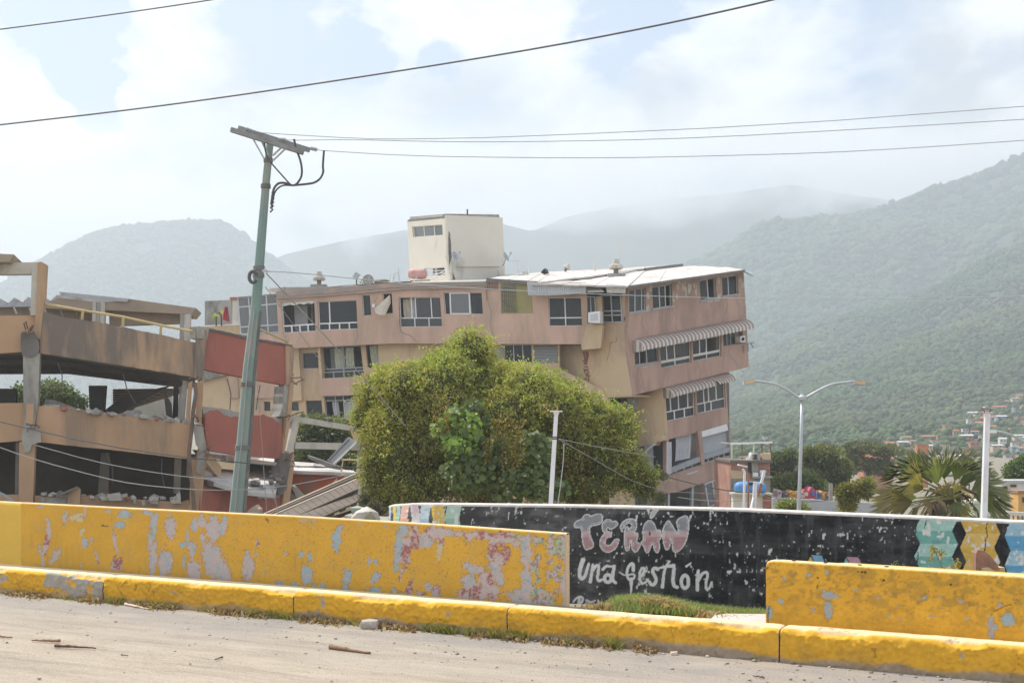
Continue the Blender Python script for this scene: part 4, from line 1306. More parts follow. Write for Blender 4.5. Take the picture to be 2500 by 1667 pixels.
rs(rough_line([(493, 992), (530, 996), (600, 1008), (690, 1022)], 7, 1.5, 52) + [(688, 1042), (600, 1040), (540, 1030), (500, 1018)], 'concrete', 'torn_plaster', 0.28, pl=R2, push=-0.02)
rs(rough_line([(490, 1180), (520, 1188), (560, 1194), (620, 1202), (686, 1208)], 8, 1.5, 53) + [(684, 1262), (486, 1262)], 'red', 'wall', 0.3, pl=R2, push=0.0, label='lowest brick red wall')
rs(rough_line([(626, 1203), (684, 1207), (680, 1213), (660, 1218), (628, 1215)], 6, 2, 54), 'concrete', 'torn_plaster', 0.1, pl=R2, push=0.03)
rs([(486, 1108), (520, 1112), (500, 1160), (484, 1162)], 'concrete_dk', 'broken_wall', 0.4, pl=R2, push=-0.2)
# collapsed roof slabs between the red walls
S = MB
solid3(MB(), [rp(598, 1200, 43.5), rp(672, 1206, 43.5), rp(688, 1122, 50), rp(606, 1112, 50)], (0, 0, -.12)).build('fallen_roof_sheet', M['tin_lt'], ruin)
solid3(MB(), [rp(496, 1170, 43.2), rp(598, 1200, 43.2), rp(604, 1150, 47), rp(500, 1140, 47)], (0, 0, -.12)).build('fallen_roof_sheet', M['tin_lt'], ruin)
solid3(MB(), [rp(490, 1104, 46), rp(688, 1130, 46), rp(686, 1118, 50), rp(500, 1096, 50)], (0, 0, -.15)).build('fallen_roof_sheet', M['tin_lt'], ruin)
rs([(508, 1098), (540, 1104), (570, 1140), (568, 1172), (545, 1145)], 'beige', 'fallen_panel', 0.2, pl=R2, push=-0.6)
rs([(495, 1170), (560, 1190), (540, 1195), (500, 1186)], 'tin_dk', 'fallen_beam', 0.3, pl=R2, push=0.2)
rs([(600, 1172), (618, 1186), (612, 1188), (592, 1180)], 'concrete_dk', 'fallen_beam', 0.3, pl=R2, push=0.5)
rs([(655, 1108), (622, 1112), (625, 1128), (650, 1132)], 'concrete_lt', 'broken_column', 0.3, pl=R2, push=-1.5)
rng = random.Random(77)
for i in range(46):
    x, y = rng.uniform(500, 680), rng.uniform(1108, 1198)
    Yd = 50 - (y - 1108) / 90 * 6.3
    w = rng.uniform(4, 15)
    p = [rp(x, y, Yd), rp(x + w, y + rng.uniform(-1, 3), Yd + .1), rp(x + w * .8, y - rng.uniform(1, 4), Yd + .8), rp(x - w * .1, y - rng.uniform(1, 3), Yd + .7)]
    solid3(MB(), [q + Vector((0, -.1, 0.12)) for q in p], (0, 0, -.08)).build('fragment', M[rng.choice(['tin_lt', 'concrete', 'concrete_lt', 'tin_dk2'])], ruin)

# ---- grey pergola frame and fallen roofs between ruin and tree
FR = vplane(690, 50.0, 900, 52.0)
fr = thing('broken_pergola', 'pale broken concrete frame of beams and posts beside the red wall', 'pergola', P(800, H, 51) - Vector((0, 0, 6)))
for q, m, nm, pu in (([(708, 1014), (735, 1018), (905, 1046), (905, 1060), (880, 1054), (735, 1031), (706, 1029)], 'concrete_lt', 'beam', 0.05),
                     ([(714, 1024), (726, 1028), (712, 1108), (697, 1100)], 'concrete_lt', 'post', 0.1),
                     ([(726, 1028), (735, 1030), (722, 1085), (706, 1262), (694, 1262), (712, 1108)], 'beige', 'post', -0.1),
                     ([(722, 1079), (880, 1082), (888, 1098), (880, 1099), (720, 1095)], 'concrete_lt', 'beam', 0.0),
                     ([(868, 1050), (900, 1060), (896, 1100), (884, 1092)], 'beige', 'post', -0.12),
                     ([(880, 1096), (888, 1094), (884, 1262), (872, 1262)], 'concrete_lt', 'post', 0.12)):
    slabq(q, FR, 0.4, nm, M[m], fr, push=pu)
fs_ = thing('fallen_roof', 'pale sheet roof lying flat on a bright red wall stub', 'roof', P(770, H, 48) - Vector((0, 0, 6)))
F2 = vplane(690, 47.5, 900, 47.0)
slabq([(708, 1148), (790, 1150), (832, 1153), (800, 1185), (750, 1212), (704, 1212)], F2, 0.3, 'wall', M['red_br'], fs_)
slabq([(832, 1150), (838, 1153), (832, 1172), (824, 1172)], F2, 0.3, 'wall', M['red_br'], fs_, push=.1)
slabq([(718, 1182), (728, 1186), (750, 1212), (735, 1218)], F2, 0.3, 'broken_post', M['concrete_lt'], fs_, push=.4)
slabq([(704, 1196), (742, 1216), (740, 1250), (704, 1250)], F2, 0.4, 'rubble_heap', M['rubble'], fs_, push=.3)
solid3(MB(), [rp(708, 1148, 47), rp(832, 1152, 46.5), rp(880, 1154, 49), rp(770, 1130, 54), rp(712, 1126, 54)], (0, 0, -.12)).build('roof_sheet', M['tin_lt'], fs_)
for i, (x, y) in enumerate(((725, 1140), (765, 1134), (775, 1140), (800, 1146), (845, 1150), (815, 1143))):
    solid3(MB(), [rp(x, y, 49), rp(x + 22, y + 3, 49), rp(x + 18, y - 2, 50.5), rp(x + 2, y - 4, 50.5)], (0, 0, -.05)).build('loose_sheet', M['tin_lt'], fs_)
bs = thing('bent_sheet', 'grey ribbed sheet standing on end above the fallen roof', 'metal sheet', P(825, H, 49) - Vector((0, 0, 6)))
slabq([(791, 1124), (842, 1067), (864, 1078), (811, 1134)], F2, 0.06, 'sheet', M['tin_gray'], bs, push=-0.4)
slabq(barpoly((808, 1132), (864, 1079), 4), F2, 0.1, 'sheet_edge', M['white'], bs, push=-0.3)
slabq(barpoly((797, 1124), (846, 1072), 2), F2, 0.05, 'rib', M['tin_dk2'], bs, push=-0.35)
lb = thing('fallen_beam', 'dark timber beam lying across the fallen roof sheets', 'beam', P(790, H, 47) - Vector((0, 0, 6)))
slabq([(748, 1111), (830, 1140), (828, 1147), (800, 1142), (750, 1118)], F2, 0.2, 'timber', M['tin_dk2'], lb, push=-0.1)
tr = thing('tin_roof', 'dark corrugated tin roof sloping down beside the big tree', 'roof', P(780, H, 38) - Vector((0, 0, 6)))
n = 16
for i in range(n):
    u0, u1 = i / n, (i + .93) / n
    a0, a1 = rp(640, 1262, 37).lerp(rp(880, 1156, 40), u0), rp(640, 1262, 37).lerp(rp(880, 1156, 40), u1)
    b0, b1 = rp(700, 1300, 33).lerp(rp(925, 1200, 36), u0), rp(700, 1300, 33).lerp(rp(925, 1200, 36), u1)
    solid3(MB(), [a0, a1, b1, b0], (0, 0, -0.05 - .05 * (i % 2))).build('tin_sheet', M['tin_dk'], tr)
for k in range(4):
    MB().beam(rp(640, 1258 + k * 6, 36.9 - k * .3), rp(882, 1152 + k * 7, 39.9 - k * .3), 0.10, 0.06).build('tin_sheet_edge', M['tin_dk' if k % 2 else 'tin_br'], tr)
for k in range(4):
    MB().beam(rp(660 + k * 40, 1290, 35), rp(920, 1176 + k * 26, 37), 0.09).build('rafter', M['tin_dk'], tr)
MB().tube([rp(879, 1190, 36), rp(880, 1262, 36)], 0.05).build('post', M['steel'], tr)
MB().tube([rp(895, 1190, 36), rp(902, 1262, 36)], 0.07).build('post', M['concrete'], tr)
yr = thing('railing', 'thin yellow railing end by the left edge of the tree', 'railing', P(850, H, 48) - Vector((0, 0, 6)))
MB().tube([F2.at(833, 1150), F2.at(838, 1122), F2.at(890, 1123)], 0.03).build('rail', M['pipe_y'], yr)

# bent rebar, hanging wires and small debris
rng = random.Random(123)
for (x0, y0, pl, n_) in ((76, 812, R1, 5), (84, 1040, R1, 5), (480, 1034, R1, 4), (492, 1104, R2, 5), (700, 930, R2, 4), (684, 1120, R2, 5), (476, 926, R1, 4), (664, 1180, R2, 4), (690, 1016, R2, 3)):
    for k in range(n_):
        a = (x0 + rng.uniform(-12, 12), y0 + rng.uniform(-8, 8))
        b = (a[0] + rng.uniform(-14, 14), a[1] + rng.uniform(-16, 10))
        c_ = (b[0] + rng.uniform(-10, 10), b[1] + rng.uniform(-4, 12))
        MB().tube([pl.at(*a) + pl.n * .25, pl.at(*b) + pl.n * .5, pl.at(*c_) + pl.n * .55], .022, 5).build('rebar', M['pipe_br'], ruin)
for (a, b, pl) in (((300, 912), (330, 985), R1), ((140, 884), (150, 950), R1), ((260, 1105), (275, 1180), R1), ((395, 1120), (402, 1190), R1), ((560, 925), (566, 1000), R2), ((640, 940), (630, 1000), R2)):
    m_ = ((a[0] + b[0]) / 2 + rng.uniform(-8, 8), (a[1] + b[1]) / 2)
    MB().tube([pl.at(*q) - pl.n * .1 for q in (a, m_, b)], .018, 5).build('hanging_wire', M['cable'], ruin)
for k in range(60):
    x = rng.uniform(95, 455)
    up_ = k % 2
    y = (np.interp(x, [90, 464], [990, 1034]) if up_ else np.interp(x, [86, 460], [1209, 1222])) - rng.uniform(0, 3)
    c = R1.at(x, y) - R1.n * rng.uniform(-.1, .5)
    chunk(mb := MB(), c, rng.uniform(.06, .20), k, .7)
    mb.build('fragment', M[rng.choice(['rubble', 'concrete', 'concrete_lt', 'brickred'])], ruin)
# ================================================================ vegetation
def leaf_mat(name, c1, c2, trans=0.35, rough=0.55, spec=0.4):
    m = bpy.data.materials.new(name)
    m.use_nodes = True
    nt = m.node_tree
    L = nt.links.new
    b = nt.nodes['Principled BSDF']
    b.inputs['Roughness'].default_value = rough
    b.inputs['Specular IOR Level'].default_value = spec
    at = N(nt, 'ShaderNodeAttribute', attribute_name='paint')
    L(at.outputs['Color'], b.inputs['Base Color'])
    t = N(nt, 'ShaderNodeBsdfTranslucent')
    hs = N(nt, 'ShaderNodeMix', data_type='RGBA', blend_type='MULTIPLY')
    hs.inputs['Factor'].default_value = 1.0
    L(at.outputs['Color'], hs.inputs['A'])
    hs.inputs['B'].default_value = (1.5, 1.6, 0.7, 1)
    L(hs.outputs['Result'], t.inputs['Color'])
    ms = N(nt, 'ShaderNodeMixShader')
    ms.inputs[0].default_value = trans
    L(b.outputs[0], ms.inputs[1])
    L(t.outputs[0], ms.inputs[2])
    L(ms.outputs[0], nt.nodes['Material Output'].inputs['Surface'])
    return m


LEAF = leaf_mat('leaves', None, None)
LEAF_G = leaf_mat('glossy_leaves', None, None, trans=0.3, rough=0.5, spec=0.35)
BARK = mat('bark', (0.10, 0.08, 0.06), 0.95, var=0.3, scale=3, bump=0.5, bscale=12)
CORE = mat('crown_shade', (0.085, 0.092, 0.036), 1.0, var=0.3, scale=2)  # solid filler; its dark colour paints the shade inside the crowns


def leaves_np(name, pts, nrm, size, cols, m, parent, aspect=0.5, seed=1, droop=0.3, tilt=0.9):
    """two-triangle folded leaves at given points"""
    rng = np.random.RandomState(seed)
    n = len(pts)
    d = rng.normal(size=(n, 3)) * tilt + nrm * 0.5
    d[:, 2] -= droop
    d /= np.linalg.norm(d, axis=1)[:, None]
    w = np.cross(d, rng.normal(size=(n, 3)))
    w /= np.linalg.norm(w, axis=1)[:, None] + 1e-9
    s = np.asarray(size).reshape(-1, 1) * (0.6 + 0.8 * rng.rand(n, 1))
    a = pts
    tip = pts + d * s
    mid = pts + d * s * 0.5
    l = mid + w * s * aspect * 0.5
    r = mid - w * s * aspect * 0.5
    v = np.stack([a, l, tip, r], 1).reshape(-1, 3)
    f = (np.arange(n) * 4)[:, None] + np.array([[0, 1, 2, 3]])
    col = np.repeat(cols, 4, axis=0)
    return mesh_np(name, v, f, m, parent, smooth=False, col=col)


def blob_points(blobs, n, seed, shell=0.35, lumpy=0.28):
    rng = np.random.RandomState(seed)
    B = np.array([[*P(px, py, Y), r * Y / F, ry * Y / F, dd] for (px, py, Y, r, ry, dd) in blobs])
    wgt = B[:, 3] * B[:, 4]
    pick = rng.choice(len(B), n, p=wgt / wgt.sum())
    d = rng.normal(size=(n, 3))
    d /= np.linalg.norm(d, axis=1)[:, None]
    rr = 1 - shell * rng.rand(n) ** 1.3
    lump = 1 + lumpy * (fbm(d[:, 0] * 2.6 + pick, d[:, 2] * 2.6 + d[:, 1] * 1.9, 4, seed) - 0.5) * 2
    rad = B[pick][:, [3, 3, 4]].copy()
    rad[:, 1] *= B[pick][:, 5]
    p = B[pick, :3] + d * rad * (rr * lump)[:, None]
    # drop points deep inside another blob
    inside = np.zeros(n)
    for b in B:
        q = (p - b[:3]) / np.array([b[3], b[3] * b[5], b[4]])
        inside = np.maximum(inside, (np.linalg.norm(q, axis=1) < 0.62).astype(float))
    keep = inside < 0.5
    return p[keep], d[keep], pick[keep], rr[keep]


def core_mesh(name, blobs, scale, m, parent, seed=3):
    V, Fc, o = [], [], 0
    for k, (px, py, Y, r, ry, dd) in enumerate(blobs):
        c = np.array(P(px, py, Y))
        R_ = np.array([r, r * dd, ry]) * Y / F * scale
        jit = 1 + 0.25 * (np.random.RandomState(seed + k).rand(len(ICO2_V), 1) - .5)
        V.append(c + ICO2_V * jit * R_)
        Fc.append(ICO2_F + o)
        o += len(ICO2_V)
    return mesh_np(name, np.concatenate(V), np.concatenate(Fc), m, parent)


def cols_for(n, base, seed, p=None, var=0.35, warm=0.0, dry=0.0):
    rng = np.random.RandomState(seed)
    c = np.array(base)[None] * (1 + var * (rng.rand(n, 1) * 2 - 1))
    c[:, 0] *= 1 + 0.25 * (rng.rand(n) - .5) + warm
    if p is not None:
        lf = fbm(p[:, 0] * 1.1, p[:, 2] * 1.1, 3, seed)
        c *= (0.62 + 0.8 * lf)[:, None]
        c[:, 0] *= 0.8 + 0.45 * fbm(p[:, 0] * .6 + 9, p[:, 2] * .6, 2, seed + 4)
    d = rng.rand(n) < dry
    c[d] = np.array([0.30, 0.19, 0.05]) * (0.6 + 0.8 * rng.rand(d.sum(), 1))
    return np.clip(c, 0, 1)


# ---- the big tree smothered in creeper
TY = 33.0
bt = thing('tree', 'big rounded tree smothered in trailing creeper, in front of the leaning building', 'tree', (P(1190, H, TY).x, TY, -2.2))
tree_blobs = [  # px, py, Y, rx, ry, depth factor
    (1148, 856, TY, 66, 54, .9), (1092, 900, TY - .5, 75, 45, .9), (1190, 930, TY + 1, 82, 55, 1), (1005, 938, TY - .6, 95, 60, .9), (930, 965, TY, 62, 68, .9),
    (1075, 960, TY - 1, 90, 90, .8), (1180, 960, TY, 100, 80, .9), (1285, 955, TY - .4, 100, 66, .9), (1375, 1000, TY - .2, 90, 72, .9), (1455, 1045, TY, 74, 66, .9),
    (1500, 1050, TY + .4, 58, 68, .9), (935, 1060, TY - .4, 55, 66, .9), (925, 1150, TY - .8, 50, 68, .9), (985, 1110, TY - .8, 76, 76, .9), (1000, 1190, TY - 1, 75, 52, .8),
    (1080, 1080, TY - 1, 85, 90, .8), (1110, 1170, TY - 1, 90, 50, .8), (1190, 1080, TY - .8, 95, 100, .8), (1290, 1080, TY - .9, 100, 100, .8), (1390, 1090, TY - .6, 95, 90, .8),
    (1470, 1130, TY - .4, 80, 75, .8), (1530, 1150, TY, 60, 55, .8), (1300, 1165, TY - .6, 90, 52, .8), (1420, 1190, TY - .6, 85, 50, .8), (1210, 1160, TY - .4, 70, 45, .8),
    (1570, 1180, TY + .2, 38, 40, .8), (925, 1225, TY - .8, 38, 32, .8), (1350, 1020, TY - 1, 80, 80, .8), (1240, 1010, TY - 1.1, 90, 70, .8), (885, 1020, TY, 28, 40, .8),
    (1250, 915, TY + .6, 48, 34, .8), (975, 1030, TY - .6, 80, 60, .8), (1030, 1030, TY - .8, 70, 60, .8)]
p, d, pick, rr = blob_points(tree_blobs, 165000, 21, shell=0.40, lumpy=0.42)
top = np.clip((P(0, 950, TY).z - p[:, 2]) / 3.2, -1, 1.4)          # sunlit top and shaded underside painted into the leaf colour
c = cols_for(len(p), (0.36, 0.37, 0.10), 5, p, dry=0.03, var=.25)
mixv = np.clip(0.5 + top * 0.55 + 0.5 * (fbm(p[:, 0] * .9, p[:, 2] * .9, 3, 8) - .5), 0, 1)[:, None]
left = np.clip((P(1060, H, TY).x - p[:, 0]) / 1.2, 0, 1)[:, None]  # leaves on the sunward left painted lighter
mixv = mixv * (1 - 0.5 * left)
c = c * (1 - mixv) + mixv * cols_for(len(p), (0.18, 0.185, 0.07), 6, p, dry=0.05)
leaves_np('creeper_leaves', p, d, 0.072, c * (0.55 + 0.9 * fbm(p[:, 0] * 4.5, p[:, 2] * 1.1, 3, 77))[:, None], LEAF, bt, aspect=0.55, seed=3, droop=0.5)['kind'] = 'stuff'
core_mesh('crown_core', tree_blobs, 0.74, CORE, bt)
# hanging strands all over
rng = np.random.RandomState(4)
sel = rng.choice(len(p), 2400, replace=False)
sel = sel[d[sel, 1] < 0.3]
P0 = p[sel]
ln = 0.25 + 1.0 * rng.rand(len(sel)) ** 2
k = 14
t = np.linspace(0, 1, k)
sx = P0[:, None, 0] + 0.05 * np.sin(t * 5 + rng.rand(len(sel), 1) * 6) + d[sel][:, None, 0] * .05
sy = P0[:, None, 1] - 0.05 * t + 0 * sx
sz = P0[:, None, 2] - ln[:, None] * t
sp = np.stack([sx, sy, sz], -1).reshape(-1, 3) + rng.normal(size=(len(sel) * k, 3)) * 0.018
cc = np.repeat(cols_for(len(sel), (0.2, 0.2, 0.06), 9, P0, dry=0.12), k, 0) * (0.8 + .4 * rng.rand(len(sp), 1))
leaves_np('creeper_strands', sp, np.tile([0, -.3, -1], (len(sp), 1)), 0.055, cc, LEAF, bt, aspect=0.6, seed=5, droop=0.8)['kind'] = 'stuff'
# sprigs breaking the outline
rng = np.random.RandomState(41)
sel = rng.choice(np.where((d[:, 2] > -0.25) & (rr > .9))[0], 3600, replace=False)
k = 9
t = np.linspace(0, 1, k)
ln = (0.10 + 0.42 * rng.rand(len(sel)) ** 2)[:, None]
dd = d[sel] * .7 + rng.normal(size=(len(sel), 3)) * .45
dd[:, 2] = np.abs(dd[:, 2]) * .9 + .1
sx = p[sel][:, None] + dd[:, None] * (ln * t)[..., None]
sx[..., 2] -= (ln * t ** 2 * .5)
sp = sx.reshape(-1, 3) + rng.normal(size=(len(sel) * k, 3)) * .012
cc = np.repeat(cols_for(len(sel), (0.36, 0.40, 0.10), 19, None, dry=.03), k, 0)
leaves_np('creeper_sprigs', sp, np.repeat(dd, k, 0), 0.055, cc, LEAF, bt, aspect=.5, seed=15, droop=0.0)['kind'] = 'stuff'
# orange dry tassels
ts, tc_ = [], []
for (px0, py0, py1, w, nn) in ((1235, 1000, 1150, 16, 700), (1265, 1020, 1130, 22, 800), (1255, 1060, 1145, 10, 500), (1075, 960, 1060, 26, 700), (1190, 1070, 1130, 12, 300), (1340, 985, 1010, 30, 300),
                               (1210, 1020, 1080, 16, 400), (1090, 1010, 1050, 10, 200)):
    for q in range(nn // 2):
        u = rng.rand()
        ts.append(P(px0 + (rng.randint(7) - 3) * w * .22 + rng.normal() * 1.6, py0 + (py1 - py0) * u, TY - 3.35 + 0.2 * rng.rand()))
        tc_.append(np.array([0.34, 0.24, 0.07]) * (0.5 + rng.rand()) if rng.rand() < .45 else np.array([0.17, 0.16, 0.04]) * (0.6 + .6 * rng.rand()))
ts = np.array(ts)
leaves_np('dry_strands', ts, np.tile([0, -1, -.5], (len(ts), 1)), 0.06, np.array(tc_), LEAF, bt, aspect=0.6, seed=6, droop=0.8)['kind'] = 'stuff'
# sea-grape leaves: large round bright leaves low in the middle
sg_blobs = [(1120, 1015, TY - 3.0, 38, 30, .8), (1085, 1050, TY - 3.0, 30, 30, .8), (1150, 1045, TY - 3, 30, 36, .8), (1125, 1090, TY - 3.0, 48, 36, .8), (1150, 1150, TY - 3.0, 70, 46, .6),
            (1220, 1160, TY - 3, 60, 42, .6), (1290, 1150, TY - 3, 60, 50, .6), (1200, 1110, TY - 2.9, 60, 50, .6), (1330, 1195, TY - 3, 60, 32, .6), (1240, 1205, TY - 3, 45, 26, .6),
            (1300, 1100, TY - 2.8, 50, 50, .6), (1195, 1025, TY - 3, 18, 14, .6), (1160, 990, TY - 3, 26, 14, .6)]
p2, d2, pk, r2 = blob_points(sg_blobs, 3200, 31, shell=0.7)
rng = np.random.RandomState(12)
c2 = np.array([[0.14, 0.18, 0.065]]) * (0.6 + .7 * rng.rand(len(p2), 1))
br = (pk < 4) & (rng.rand(len(p2)) < .55)
c2[br] = np.array([0.30, 0.44, 0.09]) * (0.7 + .5 * rng.rand(br.sum(), 1))
V, Fq, Cq = [], [], []
ang = np.arange(7) * 2 * np.pi / 7
nn = len(p2)
nv = d2 * 0.4 + rng.normal(size=(nn, 3)) * 0.5 + np.array([0, -0.7, 0.5])
nv /= np.linalg.norm(nv, axis=1)[:, None]
ux = np.cross(nv, [0, 0, 1.0]) + 1e-6
ux /= np.linalg.norm(ux, axis=1)[:, None]
uy = np.cross(nv, ux)
s = 0.066 * (0.7 + .7 * rng.rand(nn, 1, 1))
ring = p2[:, None] + s * (ux[:, None] * np.cos(ang)[None, :, None] + uy[:, None] * np.sin(ang)[None, :, None])
cen = p2 - nv * 0.02
vv = np.concatenate([ring, cen[:, None]], 1).reshape(-1, 3)
f1 = np.array([[i, (i + 1) % 7, 7] for i in range(7)])
ff = (np.arange(nn) * 8)[:, None, None] + f1[None]
mesh_np('round_leaves', vv, ff.reshape(-1, 3), LEAF_G, bt, smooth=False, col=np.repeat(c2, 8, 0))['kind'] = 'stuff'
tk = MB()
tk.tube([P(1190, 1500, TY - .3), P(1180, 1280, TY - .4), P(1185, 1180, TY - .3), P(1160, 1050, TY)], [0.26, 0.22, 0.18, 0.1], 10)
tk.tube([P(1182, 1260, TY - .4), P(1230, 1170, TY), P(1300, 1050, TY)], [0.14, 0.11, 0.05], 8)
tk.tube([P(1182, 1250, TY - .4), P(1110, 1170, TY), P(1030, 1050, TY)], [0.13, 0.1, 0.05], 8)
tk.build('trunk', BARK, bt, smooth=True)
for q in ([(1470, 1400), (1475, 1270), (1480, 1150)],):
    MB().tube([P(x, y, TY) for x, y in q], [0.16, .13, .08], 8).build('trunk', BARK, bt, smooth=True)


def bush(name, label, cat, blobs, n, size, base, seed, base_z=None, m=None, dry=0.0, aspect=0.5, core=0.75, trunk=True, group=None, droop=.2, shell=.4):
    cx = sum(b[0] for b in blobs) / len(blobs)
    Yc = sum(b[2] for b in blobs) / len(blobs)
    z = -4.5 if base_z is None else base_z
    t = thing(name, label, cat, (P(cx, H, Yc).x, Yc, z), group)
    p, d, pk, r = blob_points(blobs, n, seed, shell=shell)
    c = cols_for(len(p), base, seed, p, dry=dry)
    o = leaves_np('foliage' if name != 'tree' else 'crown', p, d, size, c, m or LEAF, t, aspect=aspect, seed=seed, droop=droop)
    o['kind'] = 'stuff'
    if core:
        core_mesh('crown_core', blobs, core, CORE, t, seed)
    if trunk:
        zt = P(cx, min(b[1] for b in blobs), Yc).z
        MB().tube([(P(cx, H, Yc).x, Yc, z), (P(cx, H, Yc).x + .1, Yc, (z + zt) / 2), (P(cx + 4, H, Yc).x, Yc, zt - (zt - z) * .25)], [(zt - z) * .05, (zt - z) * .035, .04], 7).build('trunk', BARK, t)
    return t


G1, G2, G3 = (0.105, 0.13, 0.055), (0.17, 0.20, 0.075), (0.10, 0.125, 0.055)
bush('shrub', 'leafy green shrub seen through the concrete frame', 'shrub', [(760, 1040, 56, 55, 28, 1), (830, 1050, 56, 60, 30, 1), (790, 1110, 56, 70, 40, 1), (850, 1120, 55, 50, 45, 1), (740, 1110, 57, 40, 45, 1)], 9000, 0.16, G1, 41, core=.7)
bush('shrub', 'dim shrub behind the open floor of the ruin', 'shrub', [(130, 965, 60, 60, 40, 1), (70, 970, 60, 50, 36, 1), (175, 985, 60, 40, 28, 1)], 4500, 0.16, G3, 43, core=.8)
# potted palm tops and flag on the terrace come later
bush('tree', 'dark green tree left of the double street lamp', 'tree', [(1890, 1130, 95, 30, 24, 1), (1925, 1118, 95, 24, 22, 1), (1905, 1150, 95, 34, 26, 1)], 4200, 0.24, G3, 51)
bush('tree', 'wide spreading tree right behind the double street lamp', 'tree', [(2010, 1115, 88, 50, 30, 1), (2040, 1150, 88, 45, 34, 1), (1990, 1155, 88, 45, 30, 1), (2030, 1185, 88, 40, 22, 1), (1975, 1110, 88, 26, 18, 1)], 9500, 0.22, (0.14, 0.165, 0.06), 53)
bush('tree', 'light green low tree at the foot of the double street lamp', 'tree', [(1920, 1180, 70, 36, 26, 1), (1960, 1170, 70, 34, 24, 1), (1985, 1185, 70, 34, 18, 1), (1895, 1190, 70, 20, 18, 1)], 6500, 0.17, G2, 55)
bush('tree', 'flat topped sparse tree behind the fan palm', 'tree', [(2110, 1092, 110, 55, 14, 1), (2160, 1100, 110, 45, 16, 1), (2090, 1130, 110, 50, 16, 1), (2150, 1140, 110, 40, 20, 1), (2070, 1108, 110, 34, 14, 1)], 5200, 0.26, (0.11, 0.125, 0.06), 57, core=.45)
bush('tree', 'yellow green bush left of the fan palm', 'tree', [(2060, 1205, 50, 20, 26, 1), (2085, 1200, 50, 22, 24, 1), (2115, 1190, 50, 22, 26, 1), (2070, 1235, 50, 20, 22, 1)], 4200, 0.15, (0.19, 0.20, 0.05), 59, aspect=.3)
bush('tree', 'round green tree at the right edge of the picture', 'tree', [(2480, 1150, 75, 28, 24, 1), (2510, 1135, 75, 30, 26, 1), (2495, 1170, 75, 30, 20, 1)], 3600, 0.2, (0.11, 0.16, 0.04), 61)
bush('shrub', 'small palm-like bush in front of the grey yard', 'shrub', [(1925, 1238, 40, 26, 16, 1), (1950, 1245, 40, 24, 14, 1)], 2200, 0.15, G2, 63, aspect=.25, core=.6, base_z=-3, trunk=False)
bush('shrub', 'creeper clump on the broken corner of the building', 'shrub', [(1605, 1155, 70.5, 14, 10, 1), (1618, 1162, 70.5, 12, 8, 1)], 1500, 0.12, (0.20, 0.19, 0.05), 65, base_z=-4.5, trunk=False, dry=.15)
bush('shrub', 'small weed hanging at the foot of the leaning building', 'shrub', [(1612, 1215, 70.8, 12, 14, 1), (1603, 1240, 70.8, 10, 12, 1)], 900, 0.12, G2, 67, trunk=False)
# dead bougainvillea-like twigs left of the creeper tree
bush('shrub', 'grey twiggy shrub beside the tin roof', 'shrub', [(915, 1245, 30, 26, 22, .8), (890, 1225, 31, 16, 22, .8)], 1800, 0.06, (0.12, 0.115, 0.08), 69, base_z=-2, trunk=False, core=.5)

# ---- fan palm
fp = thing('fan_palm', 'shaggy fan palm with a skirt of dead leaves behind the mural wall', 'palm', (P(2310, H, 24).x, 24, -2.0))
tk = MB()
tk.tube([P(2300, 1420, 24), P(2305, 1290, 24), P(2310, 1240, 24), P(2312, 1190, 24)], [0.2, 0.24, 0.30, 0.2], 12)
tk.build('trunk', BARK, fp, smooth=True)


def fan(parent, hub, tip, spread, nseg, col, seed, split=0.45, name='fan_leaf', width=1.0, droop=0.25, stalk=None):
    """a pleated palmate leaf: hub and centre tip in 3-D, spread angle in degrees"""
    rng = np.random.RandomState(seed)
    hub, tip = Vector(hub), Vector(tip)
    ax = tip - hub
    L_ = ax.length
    ax.normalize()
    side = ax.cross(Vector((0.25 * rng.normal(), -1, 0.3 * rng.normal()))).normalized()
    nrm = side.cross(ax).normalized()
    vs, fs, cs = [], [], []
    for i in range(nseg):
        a = (-0.5 + (i + 0.5) / nseg) * R(spread)
        da = R(spread) / nseg * 0.5
        ll = L_ * (0.72 + 0.28 * math.cos(a * 0.8)) * (0.92 + .16 * rng.rand())

        def pt(ang, r, h=0.0):
            q = hub + (ax * math.cos(ang) + side * math.sin(ang)) * r + nrm * h
            return q + Vector((0, 0, -droop * (r / L_) ** 3 * L_ * (0.5 + rng.rand() * .8)))
        rs_ = split + .1 * rng.rand()
        o = len(vs)
        tipd = pt(a + rng.normal() * .03, ll)
        mid1 = hub + (ax * math.cos(a) + side * math.sin(a)) * ll * rs_ + nrm * 0.03 * L_
        wl = hub + (ax * math.cos(a - da) + side * math.sin(a - da)) * ll * rs_
        wr = hub + (ax * math.cos(a + da) + side * math.sin(a + da)) * ll * rs_
        q = 0.80
        tl = hub.lerp(tipd, q) - side * math.cos(a) * L_ * .008
        tr_ = hub.lerp(tipd, q) + side * math.cos(a) * L_ * .008
        vs += [hub, wl, mid1, wr, tl, tr_, tipd]
        fs += [(o, o + 1, o + 2), (o, o + 2, o + 3), (o + 1, o + 4, o + 2), (o + 2, o + 5, o + 3), (o + 2, o + 4, o + 6), (o + 2, o + 6, o + 5)]
        cc = np.array(col) * (0.75 + .5 * rng.rand())
        ct = cc * 0.4 + np.array([0.30, 0.27, 0.16]) * .6
        cs += [cc * .8, cc, cc, cc, cc * .6 + ct * .4, cc * .6 + ct * .4, ct]
    o_ = mesh_np(name, np.array([v[:] for v in vs]), np.array(fs), LEAF, parent, smooth=False, col=np.array(cs))
    if stalk is not None:
        MB().tube([stalk, Vector(stalk).lerp(hub, .5) + Vector((0, 0, .03)), hub], [.03, .02, .015], 5).build('leaf_stalk', LEAFSTALK, parent)
    return o_


